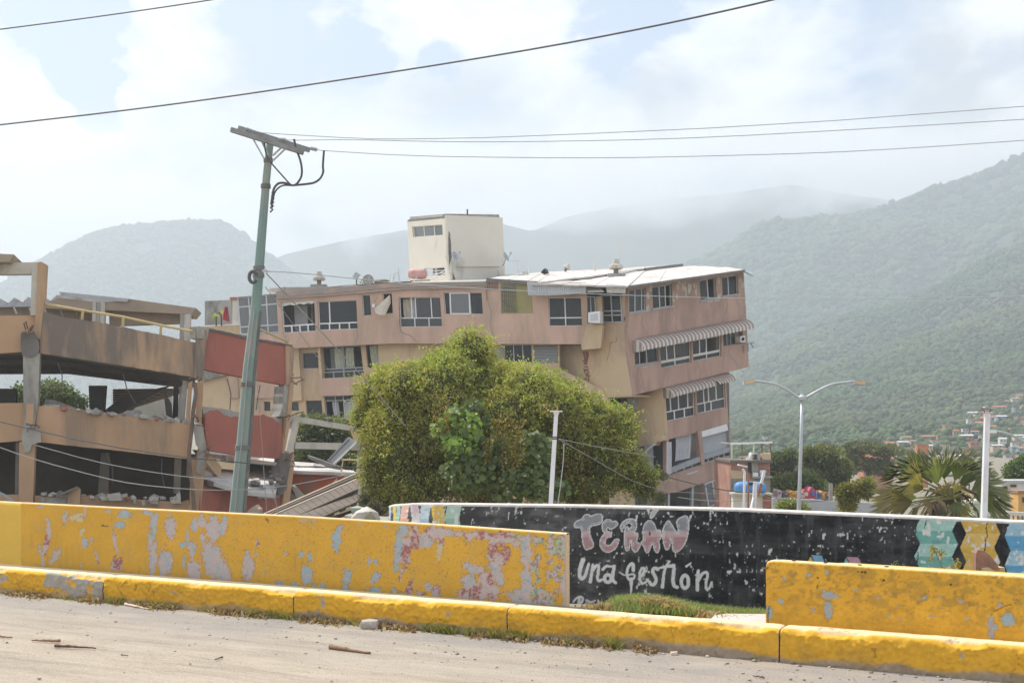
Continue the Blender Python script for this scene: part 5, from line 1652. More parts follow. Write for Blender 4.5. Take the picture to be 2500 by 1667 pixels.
LEAFSTALK = mat('leaf_stalk', (0.20, 0.20, 0.08), 0.7)
PG, PG2, PY_, PD_ = (0.14, 0.165, 0.08), (0.20, 0.225, 0.115), (0.30, 0.26, 0.11), (0.30, 0.23, 0.14)
crown = P(2310, 1200, 24)
fans = [((2305, 1170, 23.7), (2310, 1062, 23.6), 75, 26, PG), ((2260, 1160, 23.9), (2225, 1075, 24.0), 80, 24, PG2), ((2350, 1160, 23.8), (2400, 1080, 23.8), 80, 26, PG2),
        ((2245, 1170, 23.5), (2180, 1100, 23.3), 80, 24, PG), ((2290, 1180, 23.2), (2275, 1090, 22.9), 70, 22, PG2), ((2330, 1175, 23.2), (2360, 1095, 23.0), 65, 22, PG),
        ((2255, 1195, 23.2), (2180, 1150, 22.8), 85, 22, PY_), ((2240, 1215, 23.4), (2140, 1205, 23.2), 60, 20, PG2), ((2230, 1225, 23.0), (2120, 1225, 22.6), 60, 22, PY_),
        ((2370, 1200, 23.6), (2450, 1150, 23.5), 70, 22, PG2), ((2375, 1210, 23.8), (2470, 1190, 23.8), 75, 24, PG), ((2380, 1215, 24.2), (2475, 1225, 24.4), 75, 22, PG),
        ((2245, 1235, 23.2), (2215, 1270, 23.0), 60, 14, PY_), ((2225, 1230, 23.6), (2150, 1250, 23.4), 60, 18, PG2),
        ((2300, 1205, 23.0), (2300, 1165, 22.7), 120, 14, PD_), ((2295, 1215, 22.9), (2300, 1240, 22.7), 100, 12, PD_), ((2330, 1225, 22.9), (2340, 1262, 22.7), 140, 16, PG),
        ((2340, 1240, 23.1), (2385, 1262, 22.9), 100, 14, PY_), ((2275, 1225, 23.0), (2245, 1245, 22.8), 80, 10, PD_), ((2330, 1200, 23.1), (2350, 1170, 22.9), 90, 12, PY_),
        ((2345, 1190, 24.4), (2385, 1105, 24.6), 70, 20, PG), ((2275, 1180, 24.5), (2245, 1095, 24.7), 80, 22, PG)]
for i, (hb, tp, sp_, ns, col) in enumerate(fans):
    fan(fp, P(*hb), P(*tp), sp_, int(ns * 1.5), col, 100 + i, stalk=crown + Vector((0, -.3, -0.1)) if i < 14 else None)
# shag of dead stalks
rng = random.Random(9)
for i in range(46):
    a = rng.uniform(0, 6.28)
    r0 = 0.32
    z0 = crown.z - rng.uniform(-.15, .7)
    p0 = Vector((crown.x + r0 * math.cos(a) * .6, crown.y + r0 * math.sin(a) * .6 - .1, z0))
    p1 = p0 + Vector((math.cos(a) * rng.uniform(.1, .45), math.sin(a) * .3 - .1, rng.uniform(-.45, .1)))
    p2_ = p1 + Vector((rng.uniform(-.15, .15), -.05, -rng.uniform(0.02, .3)))
    MB().tube([p0, p1, p2_], [.022, .02, .012], 4).build('dead_stalk', M['pipe_y'] if i % 3 == 0 else BARK, fp)

# small palms and flag on the far terrace
tp_ = thing('potted_palm', 'small bright palm in a pot on the far terrace left of the porch', 'palm', P(528, 790, 78))
for i, (a, b, c_) in enumerate((((528, 775), (510, 770), PG2), ((528, 772), (520, 760), (0.3, 0.32, 0.08)), ((528, 772), (537, 764), (0.3, 0.32, 0.08)), ((528, 775), (514, 784), PG2), ((540, 768), (545, 752), (0.3, 0.3, .08)),
                               ((540, 770), (530, 755), (0.12, 0.07, 0.06)))):
    fan(tp_, P(*a, 78), P(*b, 78), 70, 7, np.array(c_) * 1.3, 300 + i, name='frond')
MB().tube([P(528, 796, 78), P(528, 773, 78)], .05).build('stem', BARK, tp_)
MB().tube([P(541, 796, 78), P(540, 768, 78)], .05).build('stem', BARK, tp_)
fl = thing('flag', 'red cloth hanging from the white porch wall', 'cloth', P(552, 790, 77))
curtain(fl, Plane(P(550, 760, 77), (0, -1, 0)), [(549, 749), (556, 749), (561, 787), (543, 780)], 3, 'white', push=0)
fl.children[0].data.materials[0] = mat('red_cloth', (0.50, 0.07, 0.09), 0.9)
fl.children[0].name = 'cloth'
# ================================================================ street front: ground, road, kerb, painted walls
K0, K1 = Vector((-5.22, 13.05)), Vector((3.365, 8.46))
KD = (K1 - K0).normalized()
KN = Vector((-KD.y, KD.x))            # away from the camera
if KN.y < 0:
    KN = -KN


def kerb_pt(px, off=0.0):
    """point on the kerb's front foot line seen at photo column px, moved back by off"""
    k = (px - 1250) / F
    a = K0 + KN * off
    t = (k * a.y - a.x) / (KD.x - k * KD.y)
    return a + KD * t


def ground_z(x, y):
    d = (x - K0.x) * KN.x + (y - K0.y) * KN.y
    return np.interp(d, [0, 0.9, 2.2, 4.0, 7.0, 14, 30, 60], [0.15, 0.15, -0.02, -0.32, -1.3, -2.2, -4.6, -5.0])


# ground: one sheet from the kerb to the hills
u = np.concatenate([np.linspace(-2600, -80, 24), np.linspace(-60, 60, 121), np.linspace(80, 2600, 24)])
w = np.concatenate([np.linspace(0.08, 12, 60), np.linspace(12.5, 60, 40), np.geomspace(62, 3550, 30)])
U, W = np.meshgrid(u, w)
sc_ = np.clip(W / 300, 0, 1)
X = K0.x + 4.3 + U * ((1 - sc_) * KD.x + sc_) + W * KN.x * (1 - sc_ * .8)
Y = K0.y - 2.3 + U * (1 - sc_) * KD.y + W * (KN.y * (1 - sc_) + sc_)
m_ = (np.abs(U) > 300) & (W < 200)
Z = ground_z(X, Y) + (fbm(X * .7, Y * .7, 3, 2) - .5) * np.clip(W - 1, 0, 1) * .10
v = np.stack([X, Y, Z], -1).reshape(-1, 3)
nx, ny = len(u), len(w)
i, j = np.meshgrid(np.arange(nx - 1), np.arange(ny - 1))
a = (j * nx + i).ravel()
GROUND = mat('dusty_ground', (0.27, 0.235, 0.185), 0.95, scale=0.4, col2=(0.20, 0.18, 0.12), bump=0.5, bscale=6)
struct(mesh_np('ground', v, np.stack([a, a + 1, a + nx + 1, a + nx], -1), GROUND))

# road ---------------------------------------------------------------------
rm_ = bpy.data.materials.new('dusty_road')
rm_.use_nodes = True
nt = rm_.node_tree
L = nt.links.new
bs_ = nt.nodes['Principled BSDF']
bs_.inputs['Roughness'].default_value = 0.95
bs_.inputs['Specular IOR Level'].default_value = 0.15
tc = N(nt, 'ShaderNodeTexCoord')
ang = math.atan2(KD.y, KD.x)
mp = N(nt, 'ShaderNodeMapping')
mp.inputs['Rotation'].default_value = (0, 0, -ang)
L(tc.outputs['Object'], mp.inputs[0])
mp2 = N(nt, 'ShaderNodeMapping')
mp2.inputs['Scale'].default_value = (0.16, 1.0, 1.0)
L(mp.outputs[0], mp2.inputs[0])
n1 = N(nt, 'ShaderNodeTexNoise', i_Scale=5.5, i_Detail=10.0, i_Roughness=0.72, i_Distortion=0.2)
L(mp2.outputs[0], n1.inputs['Vector'])
n2 = N(nt, 'ShaderNodeTexNoise', i_Scale=0.9, i_Detail=5.0, i_Roughness=0.6)
L(mp.outputs[0], n2.inputs['Vector'])
n3 = N(nt, 'ShaderNodeTexNoise', i_Scale=90.0, i_Detail=4.0, i_Roughness=0.7)
L(tc.outputs['Object'], n3.inputs['Vector'])
r1 = ramp(nt, [(0.32, (0.385, 0.320, 0.245)), (0.50, (0.490, 0.415, 0.325)), (0.68, (0.570, 0.490, 0.390))])
L(n1.outputs['Fac'], r1.inputs[0])
# greyer bare asphalt towards the kerb, where no tyre has dusted it
sepn = N(nt, 'ShaderNodeSeparateXYZ')
L(mp.outputs[0], sepn.inputs[0])
d0 = (Vector((K0.x, K0.y)).x * -math.sin(ang) + K0.y * math.cos(ang))
mr = N(nt, 'ShaderNodeMapRange')
for k, val in (('From Min', d0 - 1.7), ('From Max', d0 - 0.35), ('To Min', 0.0), ('To Max', 0.75)):
    mr.inputs[k].default_value = val
L(sepn.outputs['Y'], mr.inputs['Value'])
ml = N(nt, 'ShaderNodeMath', operation='MULTIPLY')
L(mr.outputs[0], ml.inputs[0])
r2 = ramp(nt, [(0.35, 0.2), (0.62, 1.0)])
L(n2.outputs['Fac'], r2.inputs[0])
L(r2.outputs[0], ml.inputs[1])
mx = N(nt, 'ShaderNodeMix', data_type='RGBA')
L(ml.outputs[0], mx.inputs['Factor'])
L(r1.outputs[0], mx.inputs['A'])
mx.inputs['B'].default_value = (0.30, 0.285, 0.275, 1)
mg = N(nt, 'ShaderNodeMix', data_type='RGBA', blend_type='MULTIPLY')
mg.inputs['Factor'].default_value = 1.0
r3 = ramp(nt, [(0.30, 0.42), (0.44, 0.92), (0.70, 1.16)])
L(n3.outputs['Fac'], r3.inputs[0])
L(mx.outputs['Result'], mg.inputs['A'])
L(r3.outputs[0], mg.inputs['B'])
# dark pits and grit
n4 = N(nt, 'ShaderNodeTexVoronoi', i_Scale=14.0)
L(tc.outputs['Object'], n4.inputs['Vector'])
r4 = ramp(nt, [(0.05, 0.35), (0.10, 1.0)])
L(n4.outputs['Distance'], r4.inputs[0])
mg2 = N(nt, 'ShaderNodeMix', data_type='RGBA', blend_type='MULTIPLY')
mg2.inputs['Factor'].default_value = 0.6
L(mg.outputs['Result'], mg2.inputs['A'])
L(r4.outputs[0], mg2.inputs['B'])
L(mg2.outputs['Result'], bs_.inputs['Base Color'])
bn = N(nt, 'ShaderNodeBump', i_Strength=0.9, i_Distance=0.02)
ad = N(nt, 'ShaderNodeMath', operation='ADD')
L(n3.outputs['Fac'], ad.inputs[0])
L(n1.outputs['Fac'], ad.inputs[1])
L(ad.outputs[0], bn.inputs['Height'])
L(bn.outputs[0], bs_.inputs['Normal'])
u = np.linspace(-60, 60, 200)
w = np.concatenate([np.linspace(-40, -8.5, 8), np.linspace(-8, 0.10, 60)])
U, W = np.meshgrid(u, w)
X = K0.x + 4.3 + U * KD.x + W * KN.x
Y = K0.y - 2.3 + U * KD.y + W * KN.y
Z = (fbm(U * .15, W * 1.3, 3, 5) - .5) * 0.03 * np.clip(-W * 2, 0, 1)
v = np.stack([X, Y, Z], -1).reshape(-1, 3)
i, j = np.meshgrid(np.arange(len(u) - 1), np.arange(len(w) - 1))
a = (j * len(u) + i).ravel()
nx = len(u)
struct(mesh_np('road', v, np.stack([a, a + 1, a + nx + 1, a + nx], -1), rm_))


# ---------------------------------------------------------------- painted surfaces
def paint_mat(name, rough=0.92, bump=0.35, bscale=45, fine=0.10):
    m = bpy.data.materials.new(name)
    m.use_nodes = True
    nt = m.node_tree
    L = nt.links.new
    b = nt.nodes['Principled BSDF']
    b.inputs['Roughness'].default_value = rough
    b.inputs['Specular IOR Level'].default_value = 0.12
    at = N(nt, 'ShaderNodeAttribute', attribute_name='paint')
    tc = N(nt, 'ShaderNodeTexCoord')
    n = N(nt, 'ShaderNodeTexNoise', i_Scale=bscale, i_Detail=7.0, i_Roughness=0.65)
    L(tc.outputs['Object'], n.inputs['Vector'])
    r = ramp(nt, [(0.3, 1 - fine), (0.7, 1 + fine * .6)])
    L(n.outputs['Fac'], r.inputs[0])
    mx = N(nt, 'ShaderNodeMix', data_type='RGBA', blend_type='MULTIPLY')
    mx.inputs['Factor'].default_value = 1
    L(at.outputs['Color'], mx.inputs['A'])
    L(r.outputs[0], mx.inputs['B'])
    L(mx.outputs['Result'], b.inputs['Base Color'])
    n2 = N(nt, 'ShaderNodeTexNoise', i_Scale=bscale * .35, i_Detail=9.0, i_Roughness=0.7)
    L(tc.outputs['Object'], n2.inputs['Vector'])
    bn = N(nt, 'ShaderNodeBump', i_Strength=bump, i_Distance=0.012)
    L(n2.outputs['Fac'], bn.inputs['Height'])
    L(bn.outputs[0], b.inputs['Normal'])
    return m


def painted_wall(name, at, x0, x1, top, bot, thick, colfn, step, parent=None, top_col=None, dispfn=None, material=None, round_top=0.0, backdir=None):
    """front face as a fine grid laid on the surface at(px, py); then top, back and both ends"""
    xs = np.linspace(x0, x1, int((x1 - x0) / step) + 1)
    yt = np.array([np.interp(x, *zip(*top)) for x in xs])
    yb = np.array([np.interp(x, *zip(*bot)) for x in xs])
    ny = max(2, int((yb - yt).max() / step) + 1)
    t = np.linspace(0, 1, ny)
    PX = np.repeat(xs[None], ny, 0)
    PY = yt[None] * (1 - t[:, None]) + yb[None] * t[:, None]
    pts = np.empty((ny, len(xs), 3))
    for k, x in enumerate(xs):
        A, B = at(x, yt[k]), at(x, yb[k])
        pts[:, k] = np.array(A)[None] * (1 - t[:, None]) + np.array(B)[None] * t[:, None]
    # outward direction from column to column
    dirx = np.gradient(pts[0, :, :2], axis=0)
    nrm = np.stack([dirx[:, 1], -dirx[:, 0], 0 * dirx[:, 0]], -1)
    nrm /= np.linalg.norm(nrm, axis=1)[:, None] + 1e-9
    nrm[nrm[:, 1] > 0] *= -1
    col, disp = colfn(PX, PY, t)
    pts = pts + nrm[None] * disp[..., None]
    n = len(xs)
    rows = [pts[k] for k in range(ny)]
    cols = [col[k] for k in range(ny)]
    tc_ = np.tile(np.array(top_col if top_col is not None else col[0].mean(0)), (n, 1)) * (0.9 + 0.2 * vnoise(xs / 9, xs * 0, 3))[:, None]
    r = 0.012
    edge = rows[0] - nrm * r + np.array([0, 0, r]) - nrm * disp[0][:, None]
    back_t = rows[0] - nrm * (thick + disp[0][:, None]) + np.array([0, 0, r])
    back_b = rows[-1] - nrm * thick
    allr = [back_b, back_t, edge] + rows
    allc = [cols[-1], tc_, tc_] + cols
    v = np.concatenate(allr)
    c = np.concatenate(allc)
    m = len(allr)
    i, j = np.meshgrid(np.arange(n - 1), np.arange(m - 1))
    a = (j * n + i).ravel()
    f = [np.stack([a + n, a + n + 1, a + 1, a], -1)]
    # end caps
    for k in (0, n - 1):
        q = []
        o = len(v)
        ev, ec = [], []
        for rr_ in range(ny):
            ev += [pts[rr_, k], pts[rr_, k] - nrm[k] * thick]
            cc = np.array(top_col if top_col is not None else col[rr_, k])
            ec += [cc, cc]
        v = np.concatenate([v, np.array(ev)])
        c = np.concatenate([c, np.array(ec)])
        q = np.array([[o + 2 * z, o + 2 * z + 1, o + 2 * z + 3, o + 2 * z + 2] for z in range(ny - 1)])
        f.append(q if k else q[:, ::-1])
    return mesh_np(name, v, np.concatenate(f), material, parent, smooth=False, col=c)


def lerpc(c, m, new):
    return c * (1 - m[..., None]) + np.array(new) * m[..., None]


def sstep(a, b, x):
    t = np.clip((x - a) / (b - a), 0, 1)
    return t * t * (3 - 2 * t)


YEL = (0.70, 0.40, 0.065)
LEFT_PATCH = [  # x, y, rx, ry, lean, kind
    (103, 1363, 5, 36, -8, 'p'), (118, 1290, 6, 26, -4, 'p'), (112, 1330, 6, 26, 4, 'm'), (136, 1358, 11, 18, 8, 'p'), (100, 1236, 7, 4, 0, 'b'), (158, 1262, 5, 18, 0, 'p'),
    (184, 1262, 26, 10, 0, 'c'), (206, 1248, 4, 16, 0, 'p'), (201, 1297, 7, 9, 0, 'c'), (206, 1326, 6, 15, 0, 'p'), (223, 1318, 6, 10, 4, 'p'), (236, 1360, 3, 20, -4, 'm'), (196, 1380, 3, 8, 0, 'p'),
    (302, 1255, 20, 9, -6, 'b'), (296, 1284, 15, 9, 0, 'b'), (281, 1322, 5, 28, -4, 'p'), (287, 1378, 15, 20, 0, 'm'), (362, 1252, 18, 6, 0, 'b'), (376, 1283, 9, 40, 4, 'b'), (374, 1360, 9, 52, 2, 'p'),
    (365, 1320, 5, 20, 0, 'p'), (416, 1290, 15, 28, 0, 'p'), (404, 1372, 18, 38, 0, 'p'), (447, 1328, 8, 10, 0, 'b'), (457, 1318, 4, 28, -3, 'b'), (450, 1370, 4, 14, 0, 'b'), (475, 1282, 9, 18, 0, 'p'),
    (492, 1272, 9, 22, 0, 'p'), (470, 1340, 10, 22, 0, 'p'), (495, 1322, 5, 18, 0, 'p'), (520, 1290, 20, 34, 0, 'p'), (545, 1280, 12, 28, 4, 'p'), (520, 1368, 28, 50, -10, 'p'), (545, 1400, 20, 26, 0, 'p'),
    (475, 1395, 16, 30, -6, 'p'), (606, 1388, 17, 30, 4, 'p'), (603, 1362, 8, 16, 0, 'p'), (627, 1325, 5, 8, 0, 'm'), (645, 1394, 4, 5, 0, 'b'), (624, 1352, 5, 6, 0, 'b'), (700, 1350, 5, 6, 0, 'b'),
    (683, 1426, 11, 7, 0, 'b'), (718, 1430, 10, 14, -6, 'b'), (263, 1246, 6, 4, 0, 'b'), (415, 1254, 10, 4, 0, 'b'), (260, 1286, 8, 2, -4, 'x'), (652, 1271, 5, 3, 0, 'x'),
    (823, 1312, 13, 36, 2, 'b'), (764, 1275, 4, 8, 0, 'b'), (736, 1355, 5, 9, 0, 'b'), (755, 1362, 6, 14, 0, 'b'), (748, 1404, 14, 26, -4, 'b'), (720, 1428, 16, 10, 0, 'b'), (768, 1430, 8, 6, 0, 'b'),
    (788, 1428, 6, 6, 0, 'b'), (846, 1405, 10, 20, 0, 'b'), (843, 1436, 13, 14, 0, 'b'), (902, 1368, 7, 8, 0, 'b'), (918, 1368, 7, 10, 0, 'b'), (918, 1408, 12, 16, 4, 'b'), (912, 1442, 20, 11, 0, 'b'),
    (963, 1442, 6, 11, 0, 'b'), (940, 1286, 5, 4, 0, 'b'), (876, 1278, 4, 5, 0, 'b'), (733, 1270, 4, 4, 0, 'b'), (748, 1270, 4, 4, 0, 'b'),
    (972, 1340, 12, 58, 6, 'b'), (985, 1295, 14, 14, 0, 'b'), (990, 1345, 14, 38, 0, 'm'), (1010, 1318, 18, 24, 0, 'm'), (978, 1402, 5, 18, 6, 'm'), (1015, 1290, 10, 12, 0, 'm'), (1040, 1318, 18, 16, 0, 'p'),
    (1062, 1300, 30, 18, 0, 'm'), (1040, 1328, 16, 8, 0, 'p'), (1090, 1300, 28, 12, 0, 'p'), (1071, 1345, 7, 26, 0, 'c'), (1078, 1318, 8, 20, 0, 'm'), (1120, 1302, 20, 8, 0, 'm'), (1143, 1314, 10, 12, 0, 'm'),
    (1168, 1302, 26, 12, 0, 'm'), (1186, 1310, 14, 10, 0, 'm'), (999, 1438, 8, 24, 4, 'm'), (985, 1452, 16, 6, 0, 'm'), (1026, 1450, 10, 10, 0, 'm'), (1048, 1432, 12, 10, 0, 'p'), (1066, 1443, 10, 20, 0, 'm'),
    (1160, 1388, 24, 14, -20, 'p'), (1145, 1420, 20, 26, 0, 'p'), (1138, 1452, 22, 16, 0, 'm'), (1165, 1440, 20, 26, -14, 'm'), (1192, 1430, 22, 44, -16, 'm'), (1212, 1395, 16, 44, -14, 'p'),
    (1205, 1345, 12, 40, -4, 'm'), (1228, 1360, 16, 28, 10, 'm'), (1222, 1312, 28, 20, 0, 'm'), (1250, 1314, 26, 14, 0, 'g'), (1262, 1328, 10, 8, 0, 'g'), (1285, 1340, 16, 40, 0, 'p'),
    (1288, 1420, 16, 60, 0, 'p'), (1275, 1462, 34, 26, -8, 'p'), (1300, 1400, 16, 90, 0, 'g'), (1318, 1460, 30, 36, 0, 'g'), (1345, 1340, 14, 40, 0, 'g'), (1352, 1400, 18, 70, 0, 'g'), (1340, 1460, 24, 36, 0, 'g'),
    (1372, 1330, 14, 26, 0, 'g'), (1374, 1380, 8, 30, 0, 'g'), (1378, 1430, 8, 50, 0, 'p'), (1316, 1320, 14, 12, 0, 'g'), (1310, 1360, 10, 20, 0, 'g')]


def left_colour(PX, PY, t):
    n1 = fbm(PX / 16, PY / 16, 5, 3)
    n2 = fbm(PX / 5, PY / 5, 3, 9)
    wx = (fbm(PX / 12, PY / 12, 3, 21) - .5) * 13
    wy = (fbm(PX / 12 + 40, PY / 12, 3, 22) - .5) * 20
    c = np.ones(PX.shape + (3,)) * np.array(YEL)
    c *= (0.90 + 0.18 * fbm(PX / 60, PY / 60, 3, 14))[..., None]
    # rain drips and faint dirt
    dr = sstep(.60, .8, fbm(PX / 4, PY / 90, 3, 31)) * sstep(.45, .7, fbm(PX / 80, PY / 60, 2, 33))
    c = lerpc(c, dr * .5, (0.45, 0.28, 0.08))
    c = lerpc(c, sstep(.52, .72, fbm(PX / 24, PY / 18, 5, 37)) * .35, (0.55, 0.36, 0.12))
    best = np.full(PX.shape, 9.0)
    kind = np.zeros(PX.shape, int)
    for (x, y, rx, ry, ln, kd) in LEFT_PATCH:
        xx = PX - x + wx + ln * (PY - y) / max(ry, 1)
        yy = PY - y + wy
        d = np.sqrt((xx / (rx * .92)) ** 2 + (yy / (ry * .92)) ** 2)
        mk = d < best
        best = np.where(mk, d, best)
        kind = np.where(mk, 'pbmgcx'.index(kd), kind)
    best = best + (n2 - .5) * .9 + (fbm(PX / 2.8, PY / 3.4, 2, 10) - .5) * .35
    mask = best < 1
    edge = (best > 0.93) & (best < 1.10)
    pinkw, blue, maroon, green, cream = (0.56, 0.455, 0.43), (0.36, 0.455, 0.47), (0.40, 0.165, 0.16), (0.36, 0.50, 0.35), (0.60, 0.50, 0.30)
    mix = fbm(PX / 9, PY / 16, 4, 51)
    pk = lerpc(np.ones(PX.shape + (3,)) * np.array(pinkw), sstep(.50, .56, mix), (0.50, 0.46, 0.44))
    pk = lerpc(pk, sstep(.60, .66, fbm(PX / 10, PY / 10, 3, 71)), (0.40, 0.45, 0.47))
    bl = lerpc(np.ones(PX.shape + (3,)) * np.array(blue), sstep(.5, .6, mix), (0.44, 0.45, 0.47))
    mm = lerpc(np.ones(PX.shape + (3,)) * np.array(pinkw), sstep(.47, .50, fbm(PX / 13, PY / 20, 5, 57)), maroon)
    mm = lerpc(mm, sstep(.56, .58, fbm(PX / 4, PY / 4, 3, 58)) * .8, (0.56, 0.46, 0.42))
    gg = lerpc(np.ones(PX.shape + (3,)) * np.array((0.52, 0.45, 0.38)), sstep(.52, .56, fbm(PX / 12, PY / 22, 4, 61)), green)
    gg = lerpc(gg, sstep(.55, .57, fbm(PX / 4, PY / 5, 3, 62)), (0.36, 0.24, 0.22))
    gg = lerpc(gg, sstep(.58, .60, fbm(PX / 14, PY / 14, 3, 63)), YEL)
    for k, cc in enumerate((pk, bl, mm, gg, np.ones_like(pk) * np.array(cream), np.ones_like(pk) * np.array((0.16, 0.10, 0.09)))):
        s = mask & (kind == k)
        c[s] = cc[s]
    c = lerpc(c, edge * .42, (0.33, 0.19, 0.09))
    sp = (fbm(PX / 3.2, PY / 3.2, 2, 81) > .80) & (PX > 560)
    c = lerpc(c, sp * .55, (0.25, 0.15, 0.08))
    strip = PX > 1378
    c[strip] = np.array((0.50, 0.40, 0.35)) * (0.85 + .3 * n2[strip])[:, None]
    disp = np.where(mask, -0.002, 0.0) + (n1 - .5) * 0.004
    return c, disp


PAINT = paint_mat('flaking_paint')
PL = vplane(0, 15.0, 1393, 11.0)
topL = [(0, 1226), (252, 1239), (720, 1262), (1067, 1282.5), (1393, 1305.5)]
botL = [(0, 1440), (1393, 1530)]
wl = thing('painted_wall', 'long low yellow wall with flaking paint over pink and blue, left of the mural', 'wall', PL.at(700, 1480))
PL2 = vplane(52, PL.at(52, 1300).y, -500, 24.0)
painted_wall('wall', PL.at, 52, 1382, topL, botL, 0.06, left_colour, 2.3, wl, top_col=(0.74, 0.56, 0.34), material=PAINT)  # cream top_col paints sunlight onto the top and ends of the yellow wall


def plain_yellow(PX, PY, t):
    c = np.ones(PX.shape + (3,)) * np.array((0.64, 0.41, 0.075)) * (0.92 + .15 * fbm(PX / 30, PY / 30, 3, 14))[..., None]
    return c, 0 * PX


painted_wall('wall', PL2.at, -500, 51.5, [(-500, 1205), (0, 1226), (52, 1229)], [(-500, 1380), (52, 1444)], 0.06, plain_yellow, 6, wl, top_col=(0.74, 0.56, 0.34), material=PAINT)  # same painted sunlight in top_col

# ---- right yellow barrier
PR = vplane(1870, 9.62, 2500, 8.66)


def right_colour(PX, PY, t):
    c = np.ones(PX.shape + (3,)) * np.array((0.70, 0.39, 0.05))
    c *= (0.88 + 0.22 * fbm(PX / 50, PY / 50, 3, 114))[..., None]
    up = sstep(1.0, 0.25, t)[:, None] * np.ones_like(PX)
    dirt = sstep(.46, .68, fbm(PX / 22, PY / 16, 5, 131)) * (0.25 + .75 * up)
    c = lerpc(c, dirt * .62, (0.36, 0.23, 0.06))
    c = lerpc(c, sstep(.58, .72, fbm(PX / 9, PY / 7, 4, 133)) * up * .5, (0.24, 0.16, 0.07))
    best = np.full(PX.shape, 9.0)
    for (x, y, rx, ry) in ((1906, 1467, 5, 6), (1878, 1493, 8, 14), (2020, 1452, 14, 10), (2022, 1490, 9, 22), (1984, 1487, 5, 4), (1975, 1402, 6, 5), (2035, 1453, 8, 6), (2255, 1458, 8, 4),
                           (2192, 1479, 3, 3), (2168, 1500, 3, 6), (2198, 1510, 3, 3), (2420, 1530, 8, 26), (2460, 1512, 16, 16), (2345, 1466, 6, 4), (2295, 1456, 4, 3), (2362, 1512, 3, 5),
                           (2430, 1530, 6, 8), (2275, 1503, 8, 3), (2440, 1475, 8, 4), (2018, 1397, 4, 4), (1912, 1410, 3, 4), (2090, 1440, 3, 3), (2580, 1480, 20, 14), (2145, 1460, 4, 3)):
        wx = (fbm(PX / 8, PY / 8, 3, 21) - .5) * 10
        d = np.sqrt(((PX - x + wx) / rx) ** 2 + ((PY - y + wx) / ry) ** 2)
        best = np.minimum(best, d)
    best += (fbm(PX / 4, PY / 4, 2, 5) - .5) * .4
    grey = lerpc(np.ones(PX.shape + (3,)) * np.array((0.40, 0.37, 0.34)), sstep(.5, .6, fbm(PX / 9, PY / 9, 2, 8)), (0.30, 0.42, 0.46))
    s = best < 1
    c[s] = grey[s]
    c = lerpc(c, ((best > 1) & (best < 1.25)) * .4, (0.30, 0.18, 0.05))
    for (x, y, r) in ((1997, 1409, 2.6), (2158, 1416, 3.2), (2322, 1427, 2.8), (1995, 1429, 2.2), (1995, 1433, 2.2), (1874, 1386, 2), (2112, 1396, 3), (2104, 1396, 3), (2096, 1395, 2.5)):
        c = lerpc(c, (np.hypot(PX - x, PY - y) < r) * 1.0, (0.05, 0.035, 0.02))
    cr = np.abs(PX - (1873 + 4 * fbm(PY / 14, PY * 0, 2, 4) + (1526 - PY) * .04)) < 1.4
    c = lerpc(c, cr * (PY > 1478) * .85, (0.10, 0.06, 0.03))
    crk = np.abs(PY - (1490 - (PX - 2428) * .42 + 6 * (fbm(PX / 9, PX * 0, 2, 4) - .5))) < 1.5
    c = lerpc(c, crk * (PX > 2425) * (PX < 2470) * .8, (0.12, 0.07, 0.03))
    return c, (fbm(PX / 12, PY / 12, 4, 6) - .5) * 0.014 - np.where(s, .003, 0)


wr = thing('concrete_barrier', 'yellow painted barrier with grey flaked spots at the right edge', 'barrier', PR.at(2200, 1560))
painted_wall('barrier', PR.at, 1870, 2900, [(1870, 1380), (1872, 1375), (1878, 1372), (1900, 1372), (2500, 1411), (2900, 1437)], [(1870, 1545), (2500, 1590), (2900, 1618)], 0.10, right_colour, 2.6, wr,
             top_col=(0.74, 0.55, 0.30), material=PAINT)  # sunlit top of the barrier painted in as cream
PR2 = Plane(PR.p + Vector((0.0, 0.20, 0)), PR.n)
mb = MB()
mb.prism([(2010, 1377), (2060, 1376), (2500, 1403), (2900, 1428), (2900, 1460), (2500, 1440), (2010, 1400)], PR2, 0.10)
mb.build('rear_barrier', mat('yellow_rear_paint', (0.64, 0.42, 0.10), 0.8, var=.1), wr)
mb = MB()
mb.prism([(1990, 1384), (2500, 1411), (2900, 1436), (2900, 1470), (2500, 1450), (1990, 1410)], Plane(PR.p + Vector((0, .13, 0)), PR.n), 0.05)
mb.build('groove_shade', M['black'], wr)  # black slab stands in for the shaded gap between the two barriers
for x in (1942, 2020, 2104, 2170):
    p = PR.at(x, 1373 + (x - 1900) * .063)
    MB().box((p.x - .012, p.y + .04, p.z - .01), (p.x + .012, p.y + .07, p.z + .02)).build('bolt', M['black'], wr)

